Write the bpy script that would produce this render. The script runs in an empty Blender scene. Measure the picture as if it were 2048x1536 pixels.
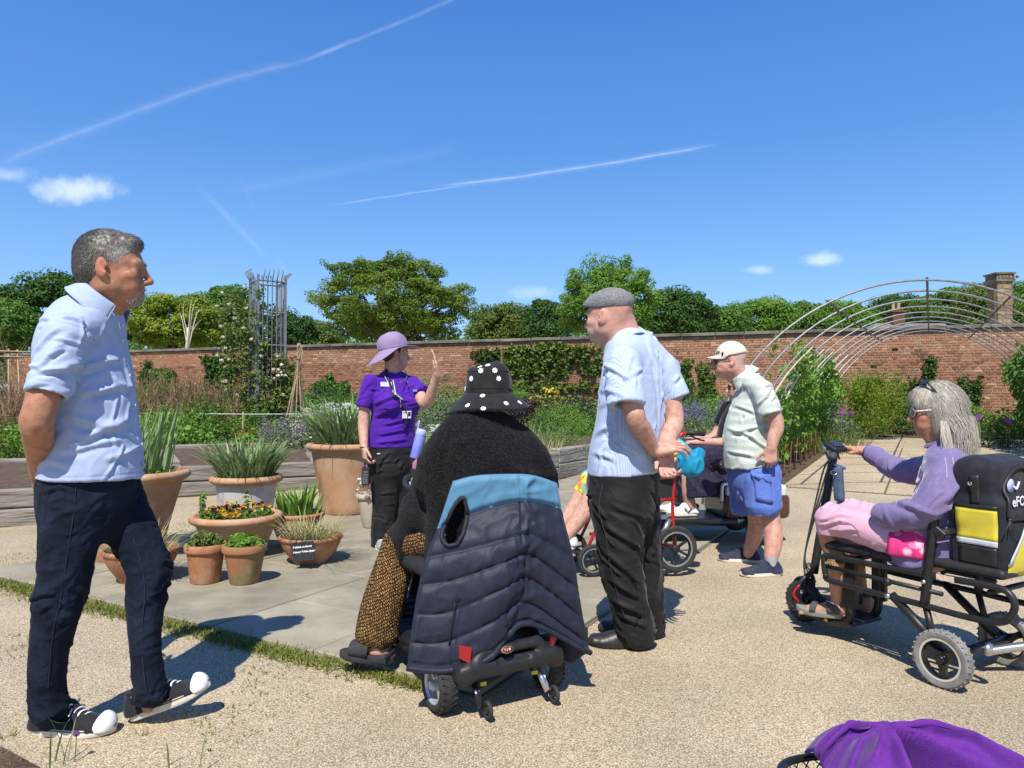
import bpy,bmesh,math,random
import numpy as np
from mathutils import Vector,Matrix
# --- camera, world, sun
sc=bpy.context.scene
COL=sc.collection
FPX,PITCH,CAMZ=1450.0,math.atan(32/1450.0),1.15
cam_data=bpy.data.cameras.new('camera')
cam_data.sensor_width=36.0
cam_data.lens=36.0*FPX/2048.0
cam_data.clip_start,cam_data.clip_end=0.05,4000.0
cam=bpy.data.objects.new('camera',cam_data)
COL.objects.link(cam)
cam.location=(0,0,CAMZ)
cam.rotation_euler=(math.pi/2+PITCH,0,0)
sc.camera=cam
SUN_ELEV=math.radians(54.0)
SUN_H=Vector((0.20,1.0,0)).normalized()
sun_data=bpy.data.lights.new('sun','SUN')
sun_data.energy=5.0
sun_data.angle=math.radians(0.5)
sun_data.color=(1.0,0.945,0.86)
sun=bpy.data.objects.new('sun',sun_data)
COL.objects.link(sun)
_d=Vector((SUN_H.x*math.cos(SUN_ELEV),SUN_H.y*math.cos(SUN_ELEV),-math.sin(SUN_ELEV)))
sun.rotation_euler=_d.to_track_quat('-Z','Y').to_euler()
sun.location=(-4,-10,14)
world=bpy.data.worlds.new('World')
sc.world=world
world.use_nodes=True
def build_world():
 nt=world.node_tree
 N,L=nt.nodes,nt.links
 N.clear()
 out=N.new('ShaderNodeOutputWorld')
 bg=N.new('ShaderNodeBackground')
 bg.inputs['Strength'].default_value=0.15
 sky=N.new('ShaderNodeTexSky')
 sky.sky_type='NISHITA'
 sky.sun_disc=False
 sky.sun_elevation=SUN_ELEV
 sky.sun_rotation=math.atan2(-SUN_H.x,-SUN_H.y)
 sky.altitude=100
 sky.air_density=1.0
 sky.dust_density=0.2
 sky.ozone_density=3.0
 tc=N.new('ShaderNodeTexCoord')
 def math_(op,a,b=None,c=None):
  m=N.new('ShaderNodeMath');m.operation=op
  for i,v in enumerate((a,b,c)):
   if v is None:continue
   if isinstance(v,(int,float)):m.inputs[i].default_value=v
   else:L.new(v,m.inputs[i])
  return m.outputs[0]
 def dot(vec):
  m=N.new('ShaderNodeVectorMath');m.operation='DOT_PRODUCT'
  L.new(tc.outputs['Generated'],m.inputs[0]);m.inputs[1].default_value=vec
  return m.outputs['Value']
 def sstep(x,a,b):
  m=N.new('ShaderNodeMapRange');m.interpolation_type='SMOOTHSTEP'
  L.new(x,m.inputs[0]);m.inputs[1].default_value=a;m.inputs[2].default_value=b
  m.inputs[3].default_value=0;m.inputs[4].default_value=1
  return m.outputs[0]
 def noise(scale,detail=4,vec=None,rough=0.55):
  n=N.new('ShaderNodeTexNoise');n.inputs['Scale'].default_value=scale
  n.inputs['Detail'].default_value=detail;n.inputs['Roughness'].default_value=rough
  L.new(vec or tc.outputs['Generated'],n.inputs['Vector'])
  return n.outputs['Fac']
 hs=N.new('ShaderNodeHueSaturation')
 hs.inputs['Saturation'].default_value=1.15
 hs.inputs['Value'].default_value=1.06
 L.new(sky.outputs[0],hs.inputs['Color'])
 col=hs.outputs[0]
 def addmix(fac,colour):
  nonlocal col
  mx=N.new('ShaderNodeMix');mx.data_type='RGBA'
  L.new(fac,mx.inputs[0]);L.new(col,mx.inputs[6]);mx.inputs[7].default_value=colour
  col=mx.outputs[2]
 gz=N.new('ShaderNodeSeparateXYZ');L.new(tc.outputs['Generated'],gz.inputs[0])
 gr=N.new('ShaderNodeValToRGB');ge=gr.color_ramp.elements
 ge[0].position=0.0;ge[0].color=(1.75/5,2.95/5,4.55/5,1);ge[1].position=0.75;ge[1].color=(0.16/5,0.80/5,2.9/5,1)
 for p_,c_ in((0.12,(1.05,2.3,4.45)),(0.32,(0.42,1.42,4.0)),(0.5,(0.24,1.05,3.5))):
  e_=ge.new(p_);e_.color=tuple(x/5 for x in c_)+(1,)
 L.new(gz.outputs['Z'],gr.inputs[0])
 gm=N.new('ShaderNodeVectorMath');gm.operation='SCALE';gm.inputs['Scale'].default_value=5.0;L.new(gr.outputs[0],gm.inputs[0])
 mx0=N.new('ShaderNodeMix');mx0.data_type='RGBA';mx0.inputs[0].default_value=0.7;L.new(col,mx0.inputs[6]);L.new(gm.outputs[0],mx0.inputs[7]);col=mx0.outputs[2]
 white=(6.0,6.4,7.0,1)
 warp=noise(9.0,3)
 fine=noise(60.0,5)
 def trail(a,b,width,op,bow=0.0):
  A=Vector(ray(a[0],a[1])).normalized();B=Vector(ray(b[0],b[1])).normalized()
  n=A.cross(B).normalized();t=(B-A).normalized();mid=((A+B)/2)
  dn=dot(n);dt=dot(t)
  w=math_('MULTIPLY_ADD',warp,0.008,-0.004)
  if bow:
   s0=(A.dot(t)+B.dot(t))/2;hl=(B.dot(t)-A.dot(t))/2
   q=math_('DIVIDE',math_('SUBTRACT',dt,s0),hl)
   dn=math_('ADD',dn,math_('MULTIPLY',math_('SUBTRACT',1.0,math_('MULTIPLY',q,q)),bow))
  dist=math_('ABSOLUTE',math_('ADD',dn,w))
  core=math_('SUBTRACT',1.0,sstep(dist,0.0,width))
  e=0.06
  ends=math_('MULTIPLY',sstep(dt,A.dot(t),A.dot(t)+e),math_('SUBTRACT',1.0,sstep(dt,B.dot(t)-e,B.dot(t))))
  front=sstep(dot(mid),0.2,0.5)
  f=math_('MULTIPLY',math_('MULTIPLY',core,ends),front)
  f=math_('MULTIPLY',f,math_('MULTIPLY_ADD',sstep(fine,0.2,0.8),op*0.45,op*0.55))
  addmix(f,white)
 trail((-40,350),(640,112),0.0036,0.075,0.010)
 trail((-40,352),(640,110),0.0100,0.05,0.010)
 trail((560,136),(990,-40),0.0036,0.10,-0.004)
 trail((600,122),(730,72),0.0040,0.18)
 trail((640,412),(960,366),0.0020,0.16)
 trail((860,372),(1450,284),0.0019,0.22,-0.006)
 trail((860,373),(1450,283),0.0060,0.10,-0.006)
 trail((375,350),(560,545),0.007,0.07)
 trail((540,488),(600,600),0.0045,0.09)
 trail((470,330),(520,450),0.004,0.05)
 trail((420,390),(940,290),0.011,0.035)
 def puff(px,py,rx,ry,op,sc_=26.0):
  D=Vector(ray(px,py)).normalized()
  X=Vector((1,0,0));X=(X-D*X.dot(D)).normalized();U=D.cross(X)*-1
  u=math_('DIVIDE',dot(X),rx/FPX);v=math_('DIVIDE',math_('SUBTRACT',dot(U),0),ry/FPX)
  r=math_('SQRT',math_('ADD',math_('MULTIPLY',u,u),math_('MULTIPLY',v,v)))
  n=noise(sc_,6,None,0.6)
  e=math_('ADD',r,math_('MULTIPLY_ADD',n,-1.9,0.95))
  f=math_('SUBTRACT',1.0,sstep(e,0.05,1.0))
  f=math_('MULTIPLY',math_('MULTIPLY',f,op),sstep(dot(D),0.5,0.8))
  addmix(f,white)
 puff(150,376,84,27,0.55)
 puff(15,350,48,18,0.30)
 puff(1640,521,44,17,0.42)
 puff(1520,540,30,11,0.28)
 puff(1075,585,60,18,0.22)
 L.new(col,bg.inputs['Color'])
 L.new(bg.outputs[0],out.inputs[0])
def ray(px,py):
 u,v=(px-1024)/FPX,(768-py)/FPX
 c,s=math.cos(PITCH),math.sin(PITCH)
 return(u,c-v*s,s+v*c)
def at(px,py,Y):
 """the place seen at a photograph pixel at a distance Y ahead"""
 r=ray(px,py)
 k=Y/r[1]
 return np.array((r[0]*k,Y,CAMZ+r[2]*k))
build_world()
sc.view_settings.view_transform='Standard'
sc.view_settings.look='None'
sc.view_settings.exposure=0.42
sc.view_settings.gamma=1.0
sc.view_settings.use_curve_mapping=False
sc.render.engine='CYCLES'
sc.cycles.use_denoising=True
sc.cycles.max_bounces=6
sc.cycles.transparent_max_bounces=8
# --- numbers
rng=np.random.default_rng(7)
random.seed(7)
def V3(*a):
 return np.array(a,dtype=float)
def unit(v):
 v=np.asarray(v,dtype=float)
 return v/max(1e-9,np.linalg.norm(v))
def ground_z(y):
 """the garden rises gently towards the wall"""
 t=np.maximum(np.asarray(y,dtype=float)-5.0,0.0)
 return 0.0333*t*t/(t+1.0)
_tab=rng.random(4096)
def vnoise(P):
 """value noise in 0..1 at the points P"""
 P=np.asarray(P,dtype=float)
 i=np.floor(P).astype(np.int64)
 f=P-i
 f=f*f*(3-2*f)
 out=0
 for dx in(0,1):
  for dy in(0,1):
   for dz in(0,1):
    h=((i[:,0]+dx)*73856093)^((i[:,1]+dy)*19349663)^((i[:,2]+dz)*83492791)
    w=(f[:,0]if dx else 1-f[:,0])*(f[:,1]if dy else 1-f[:,1])*(f[:,2]if dz else 1-f[:,2])
    out=out+w*_tab[h&4095]
 return out
def fbm(P,o=3):
 s,a,t=0,1.0,0
 for k in range(o):
  s=s+a*vnoise(np.asarray(P)*2**k+17.3*k);t+=a;a*=0.5
 return s/t
 # --- materials
MATS={}
def srgb(r,g,b):
 f=lambda c:c/12.92 if c<=0.04045 else((c+0.055)/1.055)**2.4
 return(f(r/255),f(g/255),f(b/255))
def mat(name,c1,c2=None,scale=8.0,rough=0.6,metal=0.0,bump=None,bump2=None,stretch=None,detail=4.0,spec=0.4,tint=None,transl=0.0,sheen=0.0,contrast=(0.35,0.65),coat=0.0,attr=None,rand=0.0):
 """a node material: two colours mixed by noise, relief by noise, optional leaf tint from an attribute"""
 if name in MATS:return MATS[name]
 m=bpy.data.materials.new(name);m.use_nodes=True
 nt=m.node_tree;N,L=nt.nodes,nt.links
 b=N['Principled BSDF'];out=N['Material Output']
 b.inputs['Roughness'].default_value=rough
 b.inputs['Metallic'].default_value=metal
 b.inputs['Specular IOR Level'].default_value=spec
 if sheen:
  b.inputs['Sheen Weight'].default_value=sheen;b.inputs['Sheen Roughness'].default_value=0.4
 if coat:b.inputs['Coat Weight'].default_value=coat
 tc=N.new('ShaderNodeTexCoord');vec=tc.outputs['Object']
 if stretch:
  mp=N.new('ShaderNodeMapping');mp.inputs['Scale'].default_value=stretch
  L.new(vec,mp.inputs[0]);vec=mp.outputs[0]
 c1=tuple(c1)+(1,)
 csock=None
 if c2 is not None:
  n=N.new('ShaderNodeTexNoise');n.inputs['Scale'].default_value=scale;n.inputs['Detail'].default_value=detail
  n.inputs['Roughness'].default_value=0.6
  L.new(vec,n.inputs['Vector'])
  r=N.new('ShaderNodeMapRange');r.inputs[1].default_value,r.inputs[2].default_value=contrast
  L.new(n.outputs['Fac'],r.inputs[0])
  mx=N.new('ShaderNodeMix');mx.data_type='RGBA'
  L.new(r.outputs[0],mx.inputs[0]);mx.inputs[6].default_value=c1;mx.inputs[7].default_value=tuple(c2)+(1,)
  csock=mx.outputs[2]
 if tint is not None:
  a=N.new('ShaderNodeAttribute');a.attribute_name='tint'
  r=N.new('ShaderNodeValToRGB')
  el=r.color_ramp.elements
  el[0].color=tuple(tint[0])+(1,);el[1].color=tuple(tint[-1])+(1,)
  for k in range(1,len(tint)-1):
   e=el.new(k/(len(tint)-1));e.color=tuple(tint[k])+(1,)
  L.new(a.outputs['Fac'],r.inputs[0]);csock=r.outputs[0]
 if attr:
  a=N.new('ShaderNodeAttribute');a.attribute_name=attr
  if csock is None:
   rgb=N.new('ShaderNodeRGB');rgb.outputs[0].default_value=c1;csock=rgb.outputs[0]
  mx=N.new('ShaderNodeMix');mx.data_type='RGBA'
  L.new(a.outputs['Alpha'],mx.inputs[0]);L.new(csock,mx.inputs[6]);L.new(a.outputs['Color'],mx.inputs[7])
  csock=mx.outputs[2]
 if rand:
  oi=N.new('ShaderNodeObjectInfo');hs=N.new('ShaderNodeHueSaturation')
  r=N.new('ShaderNodeMapRange');r.inputs[3].default_value=1-rand;r.inputs[4].default_value=1+rand
  L.new(oi.outputs['Random'],r.inputs[0]);L.new(r.outputs[0],hs.inputs['Value'])
  if csock is None:
   rgb=N.new('ShaderNodeRGB');rgb.outputs[0].default_value=c1;csock=rgb.outputs[0]
  L.new(csock,hs.inputs['Color']);csock=hs.outputs[0]
 if csock is None:b.inputs['Base Color'].default_value=c1
 else:L.new(csock,b.inputs['Base Color'])
 prev=None
 for bp in(bump,bump2):
  if not bp:continue
  n=N.new('ShaderNodeTexNoise');n.inputs['Scale'].default_value=bp[0];n.inputs['Detail'].default_value=3
  if len(bp)>3:n.inputs['Distortion'].default_value=bp[3]
  L.new(vec,n.inputs['Vector'])
  k=N.new('ShaderNodeBump');k.inputs['Strength'].default_value=bp[1];k.inputs['Distance'].default_value=bp[2]
  L.new(n.outputs['Fac'],k.inputs['Height'])
  if prev:L.new(prev,k.inputs['Normal'])
  prev=k.outputs[0]
 if prev:L.new(prev,b.inputs['Normal'])
 if transl:
  t=N.new('ShaderNodeBsdfTranslucent');s=N.new('ShaderNodeMixShader');s.inputs[0].default_value=transl
  if csock is not None:L.new(csock,t.inputs['Color'])
  else:t.inputs['Color'].default_value=c1
  L.new(b.outputs[0],s.inputs[1]);L.new(t.outputs[0],s.inputs[2]);L.new(s.outputs[0],out.inputs[0])
 m['bsdf']=b.name
 MATS[name]=m
 return m
def nodes_of(m):
 return m.node_tree.nodes,m.node_tree.links,m.node_tree.nodes['Principled BSDF']
 # --- objects
def root_loc(p):
 l=np.zeros(3)
 while p is not None:
  l=l+np.array(p.location);p=p.parent
 return l
def thing(name,label,cat,loc=(0,0,0),group=None):
 o=bpy.data.objects.new(name,None);COL.objects.link(o)
 o.location=tuple(float(x)for x in loc);o.empty_display_size=0.1
 o['label']=label;o['category']=cat
 if group:o['group']=group
 return o
def tag(o,label=None,cat=None,group=None,kind=None):
 if label:o['label']=label
 if cat:o['category']=cat
 if group:o['group']=group
 if kind:o['kind']=kind
 return o
def obj(name,data,m,parent=None,smooth=True,sharp=None,kind=None,tint=None,pig=None,origin=None,midx=None,label=None):
 """link (verts, faces) given in world metres as ONE mesh object"""
 Vv,F=data[0],data[1]
 Vv=np.asarray(Vv,dtype=np.float64).reshape(-1,3)
 o0=root_loc(parent)if parent is not None else np.zeros(3)
 org=np.asarray(origin,dtype=float)if origin is not None else o0
 me=bpy.data.meshes.new(name)
 W=Vv-org
 if isinstance(F,np.ndarray):
  k=F.shape[1];n=len(F)
  me.vertices.add(len(W));me.vertices.foreach_set('co',W.astype(np.float32).ravel())
  me.loops.add(n*k);me.loops.foreach_set('vertex_index',F.astype(np.int32).ravel())
  me.polygons.add(n)
  me.polygons.foreach_set('loop_start',np.arange(0,n*k,k,dtype=np.int32))
  me.polygons.foreach_set('loop_total',np.full(n,k,dtype=np.int32))
  me.update(calc_edges=True)
 else:
  me.from_pydata(W.tolist(),[],F);me.update()
 ms=m if isinstance(m,(list,tuple))else[m]
 for x in ms:me.materials.append(x)
 if midx is not None:me.polygons.foreach_set('material_index',np.asarray(midx,dtype=np.int32))
 if smooth:
  me.polygons.foreach_set('use_smooth',np.ones(len(me.polygons),dtype=bool))
  if sharp:me.set_sharp_from_angle(angle=sharp)
 else:
  me.polygons.foreach_set('use_smooth',np.zeros(len(me.polygons),dtype=bool))
 if tint is not None:
  a=me.attributes.new('tint','FLOAT','POINT');a.data.foreach_set('value',np.asarray(tint,dtype=np.float32))
 if pig is None and not isinstance(m,(list,tuple))and m.name.startswith('skin_'):pig=np.zeros((len(Vv),4))
 if pig is not None:
  a=me.attributes.new('pig','FLOAT_COLOR','POINT');a.data.foreach_set('color',np.asarray(pig,dtype=np.float32).ravel())
 o=bpy.data.objects.new(name,me);COL.objects.link(o)
 if parent is not None:o.parent=parent
 o.location=tuple(org-o0)
 if kind:o['kind']=kind
 if label:o['label']=label
 return o
def copy_tree(o,parent=None):
 c=o.copy();COL.objects.link(c)
 if parent is not None:c.parent=parent
 for ch in list(o.children):copy_tree(ch,c)
 return c
def frame(axis,hint=(0,0,1)):
 """right-handed frame whose third column runs along axis"""
 z=unit(axis);h=np.asarray(hint,dtype=float)
 if abs(np.dot(z,unit(h)))>0.98:h=np.array((1.0,0,0))
 x=unit(np.cross(h,z));y=np.cross(z,x)
 return np.stack((x,y,z),axis=1)
class MB:
 """collects boxes, tubes, lathes and sheets into one mesh"""
 def __init__(s):s.v,s.f,s.mi,s.cur=[],[],[],0
 def add(s,v,f):
  b=len(s.v);s.v.extend([tuple(map(float,p))for p in v]);s.f.extend([tuple(b+i for i in q)for q in f]);s.mi.extend([s.cur]*len(f))
  return s
 def box(s,c,h,R=None,bev=0.0,taper=1.0):
  c=np.asarray(c,float);R=np.eye(3)if R is None else R
  if bev<=0:
   v=[c+R@np.array((x*h[0]*(taper if z>0 else 1),y*h[1]*(taper if z>0 else 1),z*h[2]))for z in(-1,1)for y in(-1,1)for x in(-1,1)]
   return s.add(v,[(0,2,3,1),(4,5,7,6),(0,1,5,4),(2,6,7,3),(0,4,6,2),(1,3,7,5)])
  b=min(bev,min(h)*0.9)
  rings=[]
  for(zz,k)in((-h[2],b),(-h[2]+b,0),(h[2]-b,0),(h[2],b)):
   t=taper if zz>0 else 1
   hx,hy=h[0]*t-k,h[1]*t-k
   q=b*0.6 if k==0 else b*0.4
   pts=[(-hx+q,-hy),(hx-q,-hy),(hx,-hy+q),(hx,hy-q),(hx-q,hy),(-hx+q,hy),(-hx,hy-q),(-hx,-hy+q)]
   rings.append([c+R@np.array((x,y,zz))for x,y in pts])
  return s.rings(rings,True,True)
 def rings(s,rings,cap0=False,cap1=False,closed=True):
  n=len(rings[0]);v=[p for r in rings for p in r];f=[]
  for i in range(len(rings)-1):
   for j in range(n if closed else n-1):
    a,b=i*n+j,i*n+(j+1)%n
    f.append((a,b,b+n,a+n))
  if cap0:f.append(tuple(range(n))[::-1])
  if cap1:f.append(tuple((len(rings)-1)*n+j for j in range(n)))
  return s.add(v,f)
 def tube(s,pts,r,n=8,caps=True,closed=False,flat=1.0,hint=(0,0,1)):
  P=[np.asarray(p,float)for p in pts];k=len(P)
  rr=r if hasattr(r,'__len__')else[r]*k
  rings=[];prev=None
  for i in range(k):
   a=P[i-1]if(i>0 or closed)else P[i]
   b=P[(i+1)%k]if(i<k-1 or closed)else P[i]
   t=unit(b-a)
   if prev is None:Fm=frame(t,hint);x=Fm[:,0]
   else:x=unit(prev-t*np.dot(prev,t))
   y=np.cross(t,x);prev=x
   rings.append([P[i]+rr[i]*(x*math.cos(2*math.pi*j/n)+y*flat*math.sin(2*math.pi*j/n))for j in range(n)])
  if closed:rings.append(rings[0])
  return s.rings(rings,caps and not closed,caps and not closed)
 def lathe(s,prof,c,axis=(0,0,1),n=32,hint=(0,0,1),sx=1.0,sy=1.0,a0=0.0,caps=(False,False)):
  Fm=frame(axis,hint)if tuple(axis)!=(0,0,1)else np.eye(3)
  c=np.asarray(c,float)
  rings=[[c+Fm@np.array((r*sx*math.cos(a0+2*math.pi*j/n),r*sy*math.sin(a0+2*math.pi*j/n),z))for j in range(n)]for r,z in prof]
  return s.rings(rings,*caps)
 def sheet(s,fn,nu,nv):
  v=[fn(i/(nu-1),j/(nv-1))for i in range(nu)for j in range(nv)]
  return s.add(v,[(i*nv+j,(i+1)*nv+j,(i+1)*nv+j+1,i*nv+j+1)for i in range(nu-1)for j in range(nv-1)])
 def data(s):return(np.array(s.v),s.f)
 def build(s,name,m,parent=None,**k):
  if isinstance(m,(list,tuple)):k['midx']=s.mi
  return obj(name,(np.array(s.v),s.f),m,parent,**k)
def spline(pts,n=6,closed=False):
 P=[np.asarray(p,float)for p in pts];k=len(P);out=[]
 rngk=k if closed else k-1
 for i in range(rngk):
  p1,p2=P[i],P[(i+1)%k]
  p0=P[i-1]if(i>0 or closed)else 2*p1-p2
  p3=P[(i+2)%k]if(i<k-2 or closed)else 2*p2-p1
  for j in range(n):
   t=j/n
   out.append(0.5*(2*p1+(p2-p0)*t+(2*p0-5*p1+4*p2-p3)*t*t+(3*p1-p0-3*p2+p3)*t**3))
 if not closed:out.append(P[-1])
 return out
def thick(data,t):
 """give a sheet (verts, quads) a thickness t along its normals"""
 v,f=np.asarray(data[0],float),data[1]
 n=normals(v,np.array([q if len(q)==4 else(q[0],q[1],q[2],q[2])for q in f]))
 w=v-n*t;b=len(v);F=list(f)+[tuple(b+i for i in reversed(q))for q in f]
 cnt={}
 for q in f:
  for i in range(len(q)):
   e=(q[i],q[(i+1)%len(q)]);cnt[e]=1
 for(a,c)in cnt:
  if(c,a)not in cnt:F.append((c,a,b+a,b+c))
 return np.concatenate((v,w)),F
def normals(v,F):
 n=np.zeros_like(v)
 a,b,c,d=v[F[:,0]],v[F[:,1]],v[F[:,2]],v[F[:,3]]
 fn=np.cross(c-a,d-b)
 for k in range(4):np.add.at(n,F[:,k],fn)
 return n/np.maximum(1e-12,np.linalg.norm(n,axis=1))[:,None]
 # --- solid modelling on a grid
def smin(a,b,k):
 if k<=0:return np.minimum(a,b)
 h=np.maximum(k-np.abs(a-b),0)/k
 return np.minimum(a,b)-h*h*k*0.25
class Solid:
 """rounded volumes blended into each other, turned into one smooth skin"""
 def __init__(s):s.ops=[]
 def _add(s,fn,lo,hi,k,op):s.ops.append((fn,np.asarray(lo,float),np.asarray(hi,float),k,op));return s
 def cap(s,p0,p1,r0,r1=None,k=0.02,op='+',flat=None):
  p0,p1=np.asarray(p0,float),np.asarray(p1,float);r1=r0 if r1 is None else r1
  ax=p1-p0;L2=max(1e-12,ax@ax);R=max(r0,r1);u=ax/math.sqrt(L2)
  def fn(X,Y,Z):
   t=np.clip(((X-p0[0])*ax[0]+(Y-p0[1])*ax[1]+(Z-p0[2])*ax[2])/L2,0,1)
   d=np.sqrt((X-p0[0]-t*ax[0])**2+(Y-p0[1]-t*ax[1])**2+(Z-p0[2]-t*ax[2])**2)-(r0+(r1-r0)*t)
   if flat:d=np.maximum(d,(X-p1[0])*u[0]+(Y-p1[1])*u[1]+(Z-p1[2])*u[2])
   return d
  return s._add(fn,np.minimum(p0,p1)-R,np.maximum(p0,p1)+R,k,op)
 def caps(s,pts,rs,k=0.02,op='+',flat=None):
  for i in range(len(pts)-1):s.cap(pts[i],pts[i+1],rs[i],rs[i+1],k,op,flat if i==len(pts)-2 else None)
  return s
 def sec(s,p0,p1,ab0,ab1,side,k=0.02,op='+',flat=None):
  """a limb or trunk piece of elliptical section: a along side, b across it"""
  p0,p1=np.asarray(p0,float),np.asarray(p1,float);ax=p1-p0;L=math.sqrt(max(1e-12,ax@ax));u=ax/L
  sd=np.asarray(side,float);sd=unit(sd-u*(sd@u));w=np.cross(u,sd)
  R=max(*ab0,*ab1)
  def fn(X,Y,Z):
   dx,dy,dz=X-p0[0],Y-p0[1],Z-p0[2]
   t=(dx*u[0]+dy*u[1]+dz*u[2])/L;tc=np.clip(t,0,1)
   a=ab0[0]+(ab1[0]-ab0[0])*tc;b=ab0[1]+(ab1[1]-ab0[1])*tc
   q1=dx*sd[0]+dy*sd[1]+dz*sd[2];q2=dx*w[0]+dy*w[1]+dz*w[2];q3=(t-tc)*L
   c=np.minimum(a,b)
   k0=np.sqrt((q1/a)**2+(q2/b)**2+(q3/c)**2)
   k1=np.sqrt((q1/a**2)**2+(q2/b**2)**2+(q3/c**2)**2)
   d=np.where(k1>1e-6,k0*(k0-1)/np.maximum(k1,1e-6),-c)
   if flat:d=np.maximum(d,(t-1)*L)
   return d
  return s._add(fn,np.minimum(p0,p1)-R,np.maximum(p0,p1)+R,k,op)
 def secs(s,rows,side,k=0.02,n=4,flat=None):
  """rows of (point, a, b): a trunk lofted smoothly through elliptical sections"""
  A=spline([np.concatenate((r[0],(r[1],r[2])))for r in rows],n);s.begin()
  for i in range(len(A)-1):
   s.sec(A[i][:3],A[i+1][:3],A[i][3:],A[i+1][3:],side,0,'+',flat if i==len(A)-2 else None)
  return s.end(k)
 def ell(s,c,r,R=None,k=0.02,op='+'):
  c=np.asarray(c,float);R=np.eye(3)if R is None else R;r=np.asarray(r,float);m=r.max();rm=r.min()
  def fn(X,Y,Z):
   dx,dy,dz=X-c[0],Y-c[1],Z-c[2]
   q=[(dx*R[0,i]+dy*R[1,i]+dz*R[2,i])for i in range(3)]
   k0=np.sqrt(sum((q[i]/r[i])**2 for i in range(3)));k1=np.sqrt(sum((q[i]/r[i]**2)**2 for i in range(3)))
   return np.where(k1>1e-6,k0*(k0-1)/np.maximum(k1,1e-6),-rm)
  return s._add(fn,c-m,c+m,k,op)
 def box(s,c,h,R=None,rd=0.01,k=0.0,op='+'):
  c=np.asarray(c,float);R=np.eye(3)if R is None else R;m=np.abs(R)@np.asarray(h,float)
  def fn(X,Y,Z):
   dx,dy,dz=X-c[0],Y-c[1],Z-c[2]
   q=[np.abs(dx*R[0,i]+dy*R[1,i]+dz*R[2,i])-h[i]+rd for i in range(3)]
   return np.sqrt(sum(np.maximum(x,0)**2 for x in q))+np.minimum(np.maximum(np.maximum(q[0],q[1]),q[2]),0)-rd
  return s._add(fn,c-m,c+m,k,op)
 def begin(s):s._mark=len(s.ops);return s
 def end(s,k=0.02,op='+'):
  """the pieces since begin() count as one volume, blended once"""
  L=s.ops[s._mark:];del s.ops[s._mark:]
  def fn(X,Y,Z):
   x,y,z=X.ravel(),Y.ravel(),Z.ravel();e=np.full((len(x),len(y),len(z)),9.0,dtype=np.float32);h=float(x[1]-x[0])if len(x)>1 else 0.01
   for f,a,b,_,_ in L:
    m=max(k,4*h)+h
    sl=tuple(slice(int(np.searchsorted(c,a[i]-m)),int(np.searchsorted(c,b[i]+m)))for i,c in enumerate((x,y,z)))
    if any(q.stop<=q.start for q in sl):continue
    e[sl]=np.minimum(e[sl],f(X[sl[0]],Y[:,sl[1]],Z[:,:,sl[2]]))
   return e
  return s._add(fn,np.min([o[1]for o in L],0),np.max([o[2]for o in L],0),k,op)
 def plane(s,p,n,k=0.0):
  """keep what lies behind the plane"""
  p,n=np.asarray(p,float),unit(n)
  return s._add(lambda X,Y,Z:(X-p[0])*n[0]+(Y-p[1])*n[1]+(Z-p[2])*n[2],(-1e9,)*3,(1e9,)*3,k,'&')
 def mesh(s,h,smooth=1):
  lo=np.min([o[1]for o in s.ops if o[4]=='+'],axis=0)-4*h;hi=np.max([o[2]for o in s.ops if o[4]=='+'],axis=0)+4*h
  n=np.ceil((hi-lo)/h).astype(int)+1
  ax=[(lo[i]+h*np.arange(n[i])).astype(np.float32)for i in range(3)]
  D=np.full(n,9.0,dtype=np.float32)
  for fn,a,b,k,op in s.ops:
   m=max(k,3*h)+h
   i0=np.clip(np.floor((a-m-lo)/h),0,n-1).astype(int);i1=np.clip(np.ceil((b+m-lo)/h)+1,1,n).astype(int)
   if np.any(i1<=i0):continue
   sl=tuple(slice(i0[i],i1[i])for i in range(3))
   e=fn(ax[0][sl[0]][:,None,None],ax[1][sl[1]][None,:,None],ax[2][sl[2]][None,None,:]).astype(np.float32)
   if op=='+':D[sl]=smin(D[sl],e,k)
   elif op=='-':D[sl]=-smin(-D[sl],e,k)
   else:D[sl]=-smin(-D[sl],-e,k)
  V,F=surface_nets(D,lo,h)
  for _ in range(smooth):V=relax(V,F,0.5)
  return V,F
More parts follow.
